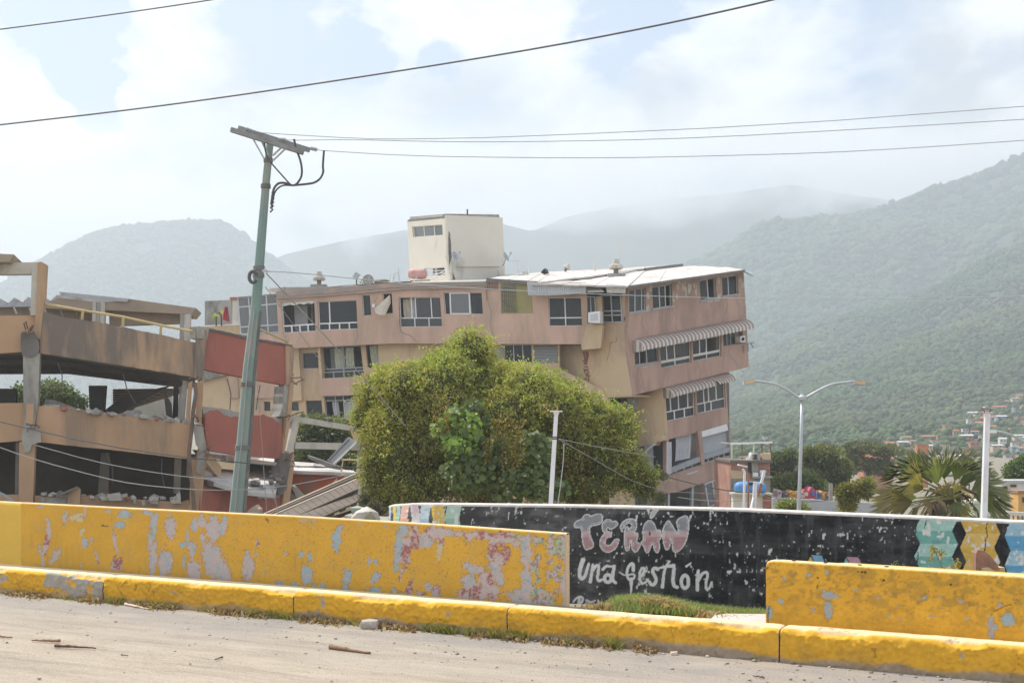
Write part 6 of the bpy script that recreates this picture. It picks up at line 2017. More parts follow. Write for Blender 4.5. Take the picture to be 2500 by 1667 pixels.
# ---- kerb ------------------------------------------------------------------
kb = bpy.data.objects.new('kerb', None)
kb.location = (K0.x, K0.y, 0)
C.objects.link(kb)
struct(kb)
KERB = paint_mat('kerb_paint', bump=0.9, bscale=30, fine=0.14)
KH, KW = 0.25, 0.19
joints = [-500, 252, 717.5, 1238.7, 1903, 3000]
s_of = lambda px: (kerb_pt(px) - K0).dot(KD)
for b_i in range(5):
    s0, s1 = s_of(joints[b_i]) + .006, s_of(joints[b_i + 1]) - .006
    s0, s1 = max(s0, -4.0), min(s1, 13.0)
    nxx = int((s1 - s0) / 0.011)
    ss = np.linspace(s0, s1, nxx)
    # cross-section from the foot of the face up over the rounded edge and back
    prof = [(0.0, z) for z in np.linspace(-0.06, KH - 0.035, 24)] + [(0.004, KH - 0.022), (0.011, KH - 0.010), (0.024, KH - 0.003), (0.042, KH)] + [(w_, KH) for w_ in np.linspace(.06, KW - .02, 7)] + \
           [(KW, KH - .02), (KW, -0.05)]
    prof = np.array(prof)
    Sg = np.repeat(ss[None], len(prof), 0)
    O = np.repeat(prof[:, :1], nxx, 1)
    Zp = np.repeat(prof[:, 1:], nxx, 1)
    v_ = np.cumsum(np.r_[0, np.hypot(*np.diff(prof, axis=0).T)])
    Vg = np.repeat(v_[:, None], nxx, 1)
    lump = (fbm(Sg * 9, Vg * 9, 5, 31 + b_i, .62) - .5) * 0.022
    ridge_ = (1 - np.abs(fbm(Sg * 14, Vg * 20, 4, 77 + b_i) * 2 - 1)) ** 8 * .014          # dribbled plaster ridges
    facing = np.clip((KH - Zp) / .03, 0, 1)
    edge_w = np.exp(-((Vg - KH - .06) / .035) ** 2)
    chip = sstep(.50, .72, fbm(Sg * 3.1, Vg * 4, 4, 55 + b_i)) * edge_w * 0.040
    off = -(lump + ridge_) * np.clip(facing, .15, 1) + chip * .7
    Zp2 = Zp - chip * .8 + (fbm(Sg * 5, Vg * 0 + 3, 3, 61) - .5) * .008 * (Zp > .1)
    # worn ends of each stone
    ends = np.minimum(Sg - s0, s1 - Sg)
    Zp2 -= (np.exp(-ends / .012)) * .012 * (Zp > .2)
    Xk = K0.x + Sg * KD.x + (O + off) * KN.x
    Yk = K0.y + Sg * KD.y + (O + off) * KN.y
    c = np.ones(Sg.shape + (3,)) * np.array((0.72, 0.40, 0.045))
    c *= (0.86 + 0.26 * fbm(Sg * 3, Vg * 3, 4, 41))[..., None]
    wear = 0.72 if b_i else 0.64
    band = np.exp(-((Vg - .20) / .09) ** 2) if b_i == 0 else np.ones_like(Vg) * .25
    grey = sstep(wear - .02, wear + .02, fbm(Sg * 4.2, Vg * 5, 4, 43 + b_i) * .75 + .25 * fbm(Sg * 22, Vg * 22, 3, 143 + b_i) + (.10 * band if b_i == 0 else -.01))
    c = lerpc(c, grey, (0.40, 0.365, 0.32))
    foot = sstep(.075, .035, Zp + (fbm(Sg * 3, Sg * 0, 3, 88) - .5) * .09) * sstep(-.02, .0, Sg * 0 + .01)
    c = lerpc(c, foot * (.85 if b_i > 1 else .6), (0.30, 0.27, 0.235))
    dirt = sstep(.50, .70, fbm(Sg * 7, Vg * 12, 4, 47)) * .35 * sstep(.25, .05, Zp)
    c = lerpc(c, dirt, (0.33, 0.22, 0.08))
    topm = sstep(KH + .05, KH + .085, Vg)
    c = lerpc(c, topm * .8, (0.74, 0.60, 0.42))  # sunlight on the kerb top painted in as pale cream
    crk = (np.abs(fbm(Sg * 5, Vg * 5, 3, 92) - .5) < .006) * (fbm(Sg * 1.5, Vg * 1.5, 2, 93) > .52)
    c = lerpc(c, crk * .6, (0.22, 0.13, 0.05))
    v = np.stack([Xk, Yk, Zp2], -1)
    m_r, n_ = Sg.shape
    vv, cc = v.reshape(-1, 3), c.reshape(-1, 3)
    i, j = np.meshgrid(np.arange(n_ - 1), np.arange(m_r - 1))
    a = (j * n_ + i).ravel()
    f = np.stack([a, a + 1, a + n_ + 1, a + n_], -1)
    o = mesh_np('kerb_stone', vv, f, KERB, kb, smooth=True, col=cc)
    # end faces
    for k in (0, n_ - 1):
        ring = [tuple(q) for q in v[:, k]]
        e = MB().add(ring + [(ring[0][0] + .1 * KN.x, ring[0][1] + .1 * KN.y, .1)], [(z, z + 1, len(ring)) for z in range(len(ring) - 1)])
        e.build('stone_end', M['concrete'], o)

# ---- mural wall -------------------------------------------------------------
MUY = [(949, 17.6), (955, 17.0), (966, 16.5), (982, 16.05), (1006, 15.6), (1060, 15.2), (1128, 14.95), (1360, 14.4), (1800, 13.35), (2500, 11.95), (3000, 11.1)]
_mx = np.array([q[0] for q in MUY], float)
_mi = np.array([1 / q[1] for q in MUY])


def mural_at(px, py, near=0.0):
    return P(px, py, 1 / np.interp(px, _mx, _mi) - near)


def cc3(q):
    return (1360 + q[0] / 4.9, 1200 + q[1] / 4.9)


def in_poly(PX, PY, poly):
    r = np.zeros(PX.shape, bool)
    n = len(poly)
    for i in range(n):
        x0, y0 = poly[i]
        x1, y1 = poly[(i + 1) % n]
        if y0 == y1:
            continue
        s = ((y0 > PY) != (y1 > PY)) & (PX < (x1 - x0) * (PY - y0) / (y1 - y0) + x0)
        r ^= s
    return r


def seg_dist(PX, PY, poly, closed=False):
    d = np.full(PX.shape, 1e9)
    tt = np.zeros(PX.shape)
    n = len(poly)
    m = n if closed else n - 1
    for i in range(m):
        x0, y0 = poly[i]
        x1, y1 = poly[(i + 1) % n]
        dx, dy = x1 - x0, y1 - y0
        t = np.clip(((PX - x0) * dx + (PY - y0) * dy) / (dx * dx + dy * dy + 1e-9), 0, 1)
        dd = np.hypot(PX - x0 - t * dx, PY - y0 - t * dy)
        b = dd < d
        d = np.where(b, dd, d)
        tt = np.where(b, (i + t) / m, tt)
    return d, tt


def smooth_line(pts, k=3, closed=False):
    for _ in range(k):
        q = []
        n = len(pts)
        rng_ = range(n if closed else n - 1)
        for i in rng_:
            a, b = pts[i], pts[(i + 1) % n]
            q += [(a[0] * .75 + b[0] * .25, a[1] * .75 + b[1] * .25), (a[0] * .25 + b[0] * .75, a[1] * .25 + b[1] * .75)]
        if not closed:
            q = [pts[0]] + q + [pts[-1]]
        pts = q
    return pts


LT = {
    'T': [(205, 385), (230, 350), (305, 325), (315, 280), (385, 265), (387, 300), (480, 262), (530, 265), (545, 310), (535, 370), (500, 390), (395, 410), (385, 470), (400, 540), (440, 635), (430, 665), (350, 695),
          (325, 670), (300, 560), (292, 420), (230, 430), (205, 410)],
    'E': [(610, 325), (650, 340), (660, 365), (690, 345), (735, 380), (700, 420), (640, 455), (610, 425), (590, 435), (600, 480), (650, 490), (655, 540), (600, 545), (575, 575), (570, 610), (590, 640), (630, 645),
          (670, 600), (685, 570), (742, 558), (735, 610), (700, 680), (640, 718), (590, 722), (540, 695), (510, 640), (512, 580), (545, 520), (570, 495), (540, 450), (540, 390), (565, 345)],
    'R': [(755, 430), (770, 380), (820, 335), (880, 318), (930, 335), (955, 380), (950, 440), (915, 490), (965, 490), (970, 520), (955, 560), (950, 600), (998, 620), (990, 660), (945, 730), (900, 690), (890, 640),
          (895, 590), (880, 570), (870, 620), (865, 690), (830, 712), (808, 640), (805, 540), (810, 440), (835, 410), (850, 420), (850, 455), (880, 430), (900, 400), (880, 375), (850, 372), (820, 390), (790, 440),
          (765, 450)],
    'A': [(1005, 600), (1030, 585), (1035, 560), (1025, 500), (1030, 430), (1060, 365), (1105, 338), (1140, 350), (1170, 400), (1185, 460), (1240, 460), (1250, 520), (1240, 560), (1215, 580), (1225, 640), (1222, 700),
          (1195, 735), (1160, 690), (1155, 640), (1150, 620), (1130, 630), (1110, 690), (1080, 740), (1050, 700), (1040, 650), (1010, 630)],
    'N': [(1265, 500), (1270, 430), (1320, 340), (1350, 355), (1400, 440), (1440, 500), (1450, 470), (1440, 400), (1425, 350), (1470, 310), (1545, 278), (1575, 330), (1575, 430), (1560, 540), (1520, 640), (1460, 710),
          (1410, 725), (1385, 700), (1380, 640), (1370, 580), (1350, 540), (1355, 600), (1350, 640), (1340, 680), (1305, 700), (1280, 640), (1268, 570)],
    '/': [(1130, 225), (1215, 215), (1175, 260), (1140, 318), (1112, 310)]}
circ = lambda cx, cy, rx, ry, a0=0, a1=360, n=14: [(cx + rx * math.cos(R(a0 + (a1 - a0) * i / n)), cy + ry * math.sin(R(a0 + (a1 - a0) * i / n))) for i in range(n + 1)]
STROKES = [  # points in the letter sheet, half widths start-end
    ([(310, 815), (285, 880), (268, 960), (272, 1020), (300, 1045), (335, 1010), (360, 930), (378, 858)], 27, 14), ([(398, 1075), (412, 980), (428, 870)], 20, 14),
    ([(425, 940), (465, 880), (500, 880), (495, 950), (480, 1030), (500, 1070), (532, 1052)], 18, 15), ([(550, 925), (590, 882), (635, 895), (690, 885)], 18, 10),
    ([(682, 890), (668, 980), (665, 1060), (702, 1088)], 20, 16), (circ(608, 1035, 42, 46), 20, 20), ([(912, 935), (915, 865), (885, 855), (845, 905), (832, 980), (850, 1040), (885, 1058), (925, 1025), (928, 985), (880, 985), (830, 1000), (790, 990), (745, 958)], 20, 6),
    ([(885, 1050), (888, 1120), (880, 1252)], 26, 3), ([(985, 1030), (1035, 970), (1052, 915), (1020, 905), (988, 960), (985, 1040), (1015, 1098), (1060, 1085), (1090, 1045)], 15, 12),
    ([(1205, 925), (1165, 905), (1135, 945), (1165, 995), (1190, 1050), (1165, 1110), (1125, 1112), (1105, 1075)], 20, 18), ([(1215, 912), (1300, 893), (1395, 882)], 10, 22),
    ([(1345, 830), (1300, 890), (1275, 990), (1262, 1135)], 10, 20), ([(1400, 920), (1388, 1020), (1392, 1120), (1435, 1140)], 20, 20), (circ(1530, 1075, 44, 78, -90, 270), 20, 20), ([(1548, 890), (1605, 845)], 14, 4),
    ([(1690, 945), (1678, 1050), (1680, 1170)], 18, 20), ([(1690, 1060), (1735, 975), (1790, 955), (1805, 1000), (1778, 1090), (1782, 1170), (1822, 1160), (1850, 1080)], 18, 12),
    ([(195, 1315), (235, 1262), (295, 1250), (315, 1285), (285, 1330)], 10, 14), ([(265, 1280), (252, 1370)], 16, 16), ([(355, 1298), (405, 1322), (455, 1300)], 14, 8), ([(492, 1300), (502, 1345), (535, 1325), (545, 1350)], 12, 12),
    ([(590, 1318), (640, 1332), (692, 1328)], 10, 8)]


def tri(y, y0, half):
    """0 at the row y0, 1 half a period lower, back to 0"""
    t = ((y - y0) / half) % 2
    return np.where(t < 1, t, 2 - t)


def mural_colour(PX, PY, t):
    base = np.array((0.030, 0.031, 0.034))
    c = np.ones(PX.shape + (3,)) * base
    cloud = fbm(PX / 55, PY / 24, 5, 201)
    dusty = sstep(1800, 1200, PX)
    c = lerpc(c, sstep(.40, .75, cloud) * (.10 + .18 * dusty) + .10 * dusty, (0.36, 0.37, 0.38))
    c = lerpc(c, sstep(.5, .8, fbm(PX / 10, PY / 50, 4, 203)) * .12, (0.3, 0.3, 0.3))
    # trowel lines
    c = lerpc(c, (fbm(PX / 90, PY / 3.5, 3, 207) > .62) * .10, (0.0, 0.0, 0.0))

    # zig-zag colour panels
    def panel(xl, xr, y0, half, amp, c1, c2):
        nonlocal c
        o = tri(PY, y0, half) * amp
        s = (PX > xl + o) & (PX < xr + o)
        par_ = (np.floor((PY - y0) / half).astype(int) % 2) == 0
        cc = np.where(par_[..., None], np.array(c1), np.array(c2))
        cc = cc * (0.92 + .15 * fbm(PX / 12, PY / 12, 3, 5))[..., None]
        wear = sstep(.64, .68, fbm(PX / 12, PY / 14, 4, 301 + int(xl)))
        cc = lerpc(cc, wear, (0.66, 0.66, 0.64))
        c = np.where(s[..., None], cc, c)
    gL, gD = (0.36, 0.56, 0.50), (0.18, 0.40, 0.36)
    for (xl, xr, c1, c2, sg) in ((950, 955, (.40, .54, .66), (.30, .44, .6), -1), (958, 966, (.68, .50, .16), (.64, .45, .1), 1), (969, 978, (.36, .54, .50), (.3, .48, .44), -1), (981, 999, (.68, .44, .38), (.66, .36, .30), -1),
                                 (1001, 1021, (.58, .49, .53), (.70, .68, .68), 1), (1029, 1052, (.50, .62, .68), (.36, .52, .66), -1), (1051, 1082, (.68, .49, .14), (.66, .50, .2), 1), (1092, 1127, (.42, .60, .52), (.30, .50, .44), -1)):
        panel(xl, xr, 1233, 32, sg * min(6, (xr - xl) * .25), c1, c2)
    panel(2247, 2339, 1265, 31, -15, gL, gD)
    panel(2344, 2427, 1268, 34, 15, (0.60, 0.40, 0.09), (0.66, 0.46, 0.16))
    panel(2467, 2560, 1272, 36, -14, (0.34, 0.52, 0.62), (0.14, 0.36, 0.56))
    panel(2580, 2680, 1275, 36, 14, (0.6, 0.34, 0.3), (0.5, 0.25, 0.22))
    for poly, col in (([(1981, 1355), (2006, 1355), (2018, 1384), (1994, 1384)], (0.20, 0.38, 0.55)), ([(1979, 1357), (1992, 1384), (1966, 1384)], (0.62, 0.44, 0.1)),
                      ([(2067, 1359), (2095, 1360), (2112, 1390), (2084, 1390)], (0.46, 0.26, 0.34)), ([(2065, 1361), (2082, 1390), (2055, 1390)], (0.2, 0.42, 0.42))):
        s = in_poly(PX, PY, poly)
        c[s] = col
    # block joints ghosting through
    # lettering
    sel = (PX > 1390) & (PX < 1760)
    xs_ = np.where(sel.any(0))[0]
    a, b = xs_[0], xs_[-1] + 1
    sx, sy = PX[:, a:b], PY[:, a:b]
    sub = c[:, a:b].copy()
    white = np.array((0.66, 0.67, 0.685))
    for k, poly in LT.items():
        pl = [cc3(q) for q in poly]
        pl = smooth_line(pl, 1, True)
        ins = in_poly(sx, sy, pl)
        if k == 'A':
            ins &= ~in_poly(sx, sy, [cc3(q) for q in [(1100, 455), (1122, 500), (1110, 535), (1096, 500)]])
        d, _ = seg_dist(sx, sy, pl, True)
        fill = np.ones(sx.shape + (3,)) * np.array((0.26, 0.28, 0.30))
        ly = 1200 + 470 / 4.9
        fill = lerpc(fill, sstep(ly - 5, ly + 3, sy), (0.52, 0.38, 0.40))
        fill = lerpc(fill, sstep(ly + 12, ly + 17, sy), (0.40, 0.25, 0.27))
        hl = (np.abs(d - 4.2) < .55) & (fbm(sx / 14, sy / 14, 2, 77) > .52)
        fill = lerpc(fill, hl * .7, white)
        if k == '/':
            fill = lerpc(fill, np.ones_like(sx) * .4, white)
        sub = np.where(ins[..., None], fill, sub)
        o = (d < 1.45)
        sub = np.where(o[..., None], white * .88, sub)
    for pts, w0, w1 in STROKES:
        pl = smooth_line([cc3(q) for q in pts], 2)
        d, tt = seg_dist(sx, sy, pl)
        wd = (w0 + (w1 - w0) * tt) / 4.9
        al = sstep(.7, -.3, d - wd)
        sub = lerpc(sub, al, tuple(white))
    c[:, a:b] = sub
    # white flecks where the black has chipped
    zone = sstep(1690, 1850, PX) * sstep(2270, 2150, PX) * .036 + (PX < 1380) * .035 + .02 + sstep(1262, 1240, PY) * .03 + np.exp(-((PX - 1590) / 60) ** 2) * .03
    fl_ = fbm(PX / 6.0, PY / 9.0, 4, 211) + .35 * (fbm(PX / 60, PY / 45, 3, 213) - .5) + zone
    bl = c.sum(-1) < .75
    c = lerpc(c, sstep(.815, .835, fl_) * bl, (0.60, 0.60, 0.60))
    c = lerpc(c, sstep(.76, .80, fl_) * bl * .15, (0.60, 0.60, 0.60))
    dots = (vnoise(PX / 3.4, PY / 3.4, 217) > .972) & (fbm(PX / 30, PY / 30, 2, 218) > .5)
    c = lerpc(c, dots * bl * .7, (0.55, 0.55, 0.55))
    # cracks
    for x0, y0, y1 in ((2410, 1272, 1345), (2238, 1266, 1310), (2240, 1345, 1380), (1418, 1230, 1228), (2260, 1262, 1290)):
        cx = x0 + 9 * (fbm(PY / 11, PY * 0, 3, int(x0)) - .5) - (PY - y0) * .08
        c = lerpc(c, (np.abs(PX - cx) < 1.3) * (PY > y0) * (PY < y1) * .9, (0.06, 0.05, 0.05))
    # pale rim along the top
    c = lerpc(c, (t < .012)[:, None] * np.ones_like(PX), (0.62, 0.58, 0.54))
    return c, (fbm(PX / 18, PY / 10, 4, 9) - .5) * .010


MURAL = paint_mat('mural_paint', bump=0.5, bscale=25, fine=0.12)
mw = thing('mural_wall', 'black mural wall reading TERAN una gestion with zigzag colour panels', 'wall', (P(1600, H, 13.8).x, 13.8, -0.5))
mural_top = [(949, 1236), (960, 1233), (1006, 1230), (1128, 1231.5), (1419, 1235), (1800, 1244), (2239, 1263), (2500, 1275), (3000, 1298)]
painted_wall('wall', mural_at, 949, 2900, mural_top, [(949, 1460), (1128, 1500), (1800, 1520), (2500, 1560), (3000, 1590)], 0.16, mural_colour, 1.7, mw, top_col=(0.68, 0.64, 0.60), material=MURAL)

# ---- verge: concrete slab, grass, dry heap ----------------------------------
sl_ = [P(px, py, 1.53 * F / (py - H)) for px, py in ((1745, 1499), (1775, 1497), (1900, 1498), (1900, 1534), (1725, 1521))]
struct(solid3(MB(), sl_, (0, 0, -.3)).build('pavement', mat('pale_pavement', (0.50, 0.45, 0.40), .95, var=.1, scale=2, bump=.4, bscale=20)))


def blades(name, pts, h, wdt, cols, parent=None, seed=2, lean=.5):
    rng = np.random.RandomState(seed)
    n = len(pts)
    a = rng.rand(n) * 6.28
    dx = np.stack([np.cos(a), np.sin(a), 0 * a], -1)
    ln = rng.normal(size=(n, 2)) * lean
    hh = (h * (0.5 + rng.rand(n)))[:, None]
    tip = pts + np.concatenate([ln * hh, hh], 1)
    mid = pts + np.concatenate([ln * hh * .35, hh * .6], 1)
    w = (wdt * (0.6 + .8 * rng.rand(n)))[:, None]
    v = np.stack([pts - dx * w, pts + dx * w, mid + dx * w * .7, mid - dx * w * .7, tip], 1).reshape(-1, 3)
    o = (np.arange(n) * 5)[:, None]
    f = np.concatenate([o + np.array([[0, 1, 2]]), o + np.array([[0, 2, 3]]), o + np.array([[3, 2, 4]])])
    ob = mesh_np(name, v, f, LEAF, parent, smooth=False, col=np.repeat(cols, 5, 0))
    ob['kind'] = 'stuff'
    return ob


rng = np.random.RandomState(44)
n = 26000
gx = P(1385, H, 11).x + rng.rand(n) * 3.4
gy = 10.3 + rng.rand(n) * 3.2
px_ = 1250 + gx / gy * F
dk = (gx - K0.x) * KN.x + (gy - K0.y) * KN.y
keep = (px_ > 1392) & (px_ < 1885) & (dk > .35) & (fbm(gx * 1.6, gy * 1.6, 3, 5) > .40) & ~((px_ > 1700) & (dk < 1.05))
keep &= (px_ > 1500) | (rng.rand(len(px_)) < .10)
gx, gy, px_, dk = gx[keep], gy[keep], px_[keep], dk[keep]
mound = 0.07 * np.exp(-((px_ - 1585) / 95) ** 2) * np.clip((dk - .2) / .8, 0, 1) * np.clip((3.4 - dk) / 1.5, 0, 1)
gz = ground_z(gx, gy) + mound * 1.0 - .10 * sstep(1500, 1420, px_)
cols = cols_for(len(gx), (0.20, 0.25, 0.08), 8, None, dry=.08) * (0.7 + .6 * fbm(gx * 2, gy * 2, 3, 12))[:, None]
dryz = sstep(.58, .7, fbm(gx * 1.3, gy * 1.3, 3, 17))[:, None]
cols = cols * (1 - .6 * dryz) + .6 * dryz * np.array([0.30, 0.25, 0.13])
blades('grass', np.stack([gx, gy, gz], -1), 0.065, 0.004, cols, lean=.55)
# dry brown clump
n = 6500
gx = P(1600, H, 10.75).x + rng.normal(size=n) * .20
gy = 10.72 + rng.normal(size=n) * .10 - (gx - P(1600, H, 10.75).x) * .5
gz = ground_z(gx, gy) + .10 * np.exp(-((gx - P(1600, H, 10.75).x) / .25) ** 2) * rng.rand(n)
blades('dead_weeds', np.stack([gx, gy, gz], -1), 0.035, 0.008, np.array([[0.38, 0.26, 0.15]]) * (0.5 + rng.rand(n, 1)), lean=1.2, seed=7)
# soil mound under the grass
mb = MB()
cxm, cym = P(1585, H, 11.6).x, 11.6
u, w = np.meshgrid(np.linspace(-1, 1, 30), np.linspace(-1, 1, 20))
X, Y = cxm + u * .95 * 1.0, cym + w * 1.35 - u * .5
Z = ground_z(X, Y) - .03 + .07 * np.exp(-((u / .5) ** 2 + (w / .6) ** 2))
i, j = np.meshgrid(np.arange(29), np.arange(19))
a = (j * 30 + i).ravel()
struct(mesh_np('soil_mound', np.stack([X, Y, Z], -1).reshape(-1, 3), np.stack([a, a + 1, a + 31, a + 30], -1), GROUND))

# ---- weeds, leaf litter and grit along the kerb ------------------------------
pts, cols, hs = [], [], []
for (x0, x1, nn, hh) in ((150, 260, 260, .035), (262, 300, 500, .06), (330, 430, 700, .05), (480, 560, 260, .04), (600, 720, 900, .065), (720, 900, 600, .045), (1030, 1110, 900, .07), (1130, 1180, 500, .06), (1190, 1290, 900, .075),
                         (1380, 1410, 260, .06), (1440, 1455, 80, .05), (1480, 1515, 420, .08), (0, 150, 200, .03), (1835, 1845, 20, .05)):
    for k in range(nn // 3):
        x = random.Random(x0 * 7 + k).uniform(x0, x1)
        q = kerb_pt(x, -0.02 - abs(rng.normal()) * .035)
        pts.append((q.x, q.y, 0.0))
        hs.append(hh)
        cols.append(np.array([0.17, 0.18, 0.05]) * (.6 + .8 * rng.rand()) if rng.rand() < .6 else np.array([0.33, 0.27, 0.12]) * (.6 + .7 * rng.rand()))
blades('kerb_weeds', np.array(pts), np.array(hs), 0.0035, np.array(cols), lean=.8, seed=9)
n = 9000
x = rng.rand(n) * 1600
hot = fbm(x / 45, x * 0, 3, 3)
x = x[hot > .42]
n = len(x)
off = -np.abs(rng.normal(size=n)) * .075 - .012
q = np.array([[*kerb_pt(a_, b_)] for a_, b_ in zip(x, off)])
p = np.concatenate([q, np.zeros((n, 1)) + .004 + .02 * rng.rand(n, 1) * (off > -.1)[:, None]], 1)
lc = np.array([[0.22, 0.14, 0.09]]) * (.4 + 1.3 * rng.rand(n, 1))
lc[rng.rand(n) < .2] = (0.42, 0.36, 0.28)
leaves_np('leaf_litter', p, np.tile([0, 0, 0.3], (n, 1)), 0.030, lc, M['rubble'].copy() if False else LEAF, None, aspect=.7, seed=12, droop=0, tilt=.8)['kind'] = 'stuff'

V, Fc, Cc = [], [], []
n = 620
x = rng.rand(n) * 2500
off = -np.abs(rng.normal(size=n)) ** 1.2 * .9 - .02
for k in range(n):
    g_ = kerb_pt(x[k], off[k])
    s_ = 0.004 + 0.010 * rng.rand() ** 4 + (0.006 if off[k] > -.15 else 0)
    V.append(np.array([g_.x, g_.y, s_ * .3]) + ICO_V * s_ * (0.7 + .5 * rng.rand(len(ICO_V), 1)) * np.array([1.3, 1, .6]))
    Fc.append(ICO_F + 12 * k)
    Cc.append(np.tile(np.array([0.40, 0.35, 0.29]) * (.45 + .8 * rng.rand()), (12, 1)))
GRIT = paint_mat('grit', bump=.2)
o = mesh_np('gravel', np.concatenate(V), np.concatenate(Fc), GRIT, smooth=False, col=np.concatenate(Cc))
o['kind'] = 'stuff'

# ---- loose things on the road -------------------------------------------------
def gp(px, py, z=0.0):
    return P(px, py, (CZ - z) * F / (py - H))


def stone(name, label, cat, px, py, w, h, seed, m, flat=1.0):
    c = gp(px, py)
    rng = random.Random(seed)
    Yd = c.y
    rw, rh = w / 2 * Yd / F, h / 2 * Yd / F
    bm = bmesh.new()
    bmesh.ops.create_cube(bm, size=2)
    bmesh.ops.subdivide_edges(bm, edges=bm.edges[:], cuts=3, use_grid_fill=True)
    for v in bm.verts:
        q = v.co.copy()
        q = q.lerp(q.normalized() * 1.25, .35)
        k = 1 + .28 * (vnoise(np.array(q.x * 1.4 + seed), np.array(q.y * 1.4 + q.z * 2.1), seed) - .5)
        v.co = Vector((q.x * rw * k, q.y * rw * .8 * k, q.z * rh * k + (0.12 * rh * q.x)))
    me = bpy.data.meshes.new(name)
    bm.to_mesh(me)
    bm.free()
    me.materials.append(m)
    o = bpy.data.objects.new(name, me)
    o.location = (c.x, c.y + rw * .4, rh * .92)
    C.objects.link(o)
    return tag(o, label, cat)


STONE = mat('grey_stone', (0.42, 0.38, 0.33), .95, var=.15, scale=12, bump=.8, bscale=50)
stone('stone', 'fist-sized grey stone lying on the road by the kerb', 'stone', 902, 1535, 43, 22, 3, STONE)
stone('pebble', 'small pale pebble at the kerb foot near the mural', 'stone', 1646, 1599, 17, 9, 5, mat('pale_stone', (0.55, 0.46, 0.38), .9, var=.1, scale=20))


def stick(label, pts, w, m, seed, name='stick'):
    rng = random.Random(seed)
    q = []
    rs_ = []
    n = 12
    for i in range(n + 1):
        t = i / n
        px = pts[0][0] + (pts[1][0] - pts[0][0]) * t
        py = pts[0][1] + (pts[1][1] - pts[0][1]) * t
        g = gp(px, py)
        r = w[0] * (1 - t) + w[1] * t
        r = r * g.y / F / 2 * rng.uniform(.8, 1.15)
        q.append(Vector((g.x, g.y + rng.uniform(-.004, .004), r * .8 + .003 + rng.uniform(0, .004))))
        rs_.append(r)
    o = MB().tube(q, rs_, 9).build(name, m, smooth=True)
    return tag(o, label, 'stick')


WD = mat('dry_wood', (0.27, 0.16, 0.10), .9, var=.4, scale=30, stretch=(1, 6, 6), bump=.6, bscale=60)
WD2 = mat('dark_wood', (0.15, 0.085, 0.06), .9, var=.4, scale=30, bump=.6, bscale=60)
stick('brown stick thick at one end, lying in the middle of the road', ((806, 1584), (904, 1597)), (12, 5), WD, 2)
stick('dark pointed stick at the lower left of the road', ((134, 1580), (234, 1584)), (9, 3), WD2, 3)
stick('short reddish bark strip just behind the dark stick', ((78, 1565), (146, 1568)), (4, 7), WD, 4)
stick('small bark scrap at the left edge of the road', ((-4, 1556), (30, 1558)), (6, 3), WD, 5)
stick('pale splinter of wood near the weedy kerb foot', ((306, 1478), (364, 1489)), (7, 3), mat('pale_wood', (0.60, 0.47, 0.37), .9, var=.15), 6)
stick('thin dark twig on the road under the right kerb', ((1838, 1651), (1866, 1656)), (2.5, 5), WD2, 7)
stick('little curled twig in the left middle of the road', ((524, 1612), (543, 1606)), (3, 4), WD2, 8)
stick('tiny twig left of the little curled twig', ((296, 1600), (313, 1602)), (3, 2), WD2, 9)

# ---- odd things behind the right barrier
bp = thing('broken_brick', 'broken red brick slab propped on a timber block behind the barrier', 'brick', P(2410, H, 9.6) - Vector((0, 0, 1)))
PB9 = Plane(P(2400, 1390, 9.35), (0.1, -1, 0))
slabq([(2382, 1394), (2383, 1350), (2388, 1342), (2400, 1343), (2418, 1356), (2434, 1376), (2442, 1390), (2432, 1388), (2400, 1388)], PB9, 0.05, 'brick', mat('brown_brick', (0.30, 0.17, 0.12), .95, var=.25, scale=14), bp)
slabq([(2395, 1386), (2410, 1384), (2426, 1394), (2424, 1400), (2396, 1400)], PB9, 0.08, 'fragment', M['beige'], bp, push=.04)
slabq([(2412, 1386), (2456, 1385), (2458, 1400), (2414, 1400)], PB9, 0.1, 'block', M['pipe_y'], bp, push=-.02)
wp = thing('weed', 'wilted yellowing weed standing behind the right barrier', 'plant', P(2310, H, 9.5) - Vector((0, 0, 1.1)))
for k, pts_ in enumerate(([(2302, 1395), (2295, 1370), (2282, 1345), (2275, 1328)], [(2298, 1375), (2300, 1350), (2298, 1338)], [(2300, 1390), (2325, 1375), (2340, 1362)], [(2175, 1392), (2184, 1370), (2193, 1368)],
                          [(2176, 1392), (2190, 1372), (2194, 1378)])):
    MB().tube([P(x, y, 9.5) for x, y in pts_], .003, 4).build('stem', LEAFSTALK, wp)
q = []
for (x, y, w_, h_, n_) in ((2275, 1335, 6, 8, 26), (2273, 1360, 5, 12, 26), (2299, 1348, 8, 10, 34), (2283, 1342, 5, 8, 22), (2340, 1372, 8, 14, 36), (2325, 1378, 10, 6, 26), (2305, 1384, 12, 4, 22)):
    for k in range(n_):
        q.append(P(x + rng.normal() * w_ * .5, y + rng.normal() * h_ * .5, 9.5 + rng.normal() * .02))
q = np.array(q)
leaves_np('leaf_cluster', q, np.tile([0, 0, -1], (len(q), 1)), 0.030, cols_for(len(q), (0.30, 0.25, 0.07), 3, None, dry=.2), LEAF, wp, aspect=.35, seed=3, droop=1.0)['kind'] = 'stuff'
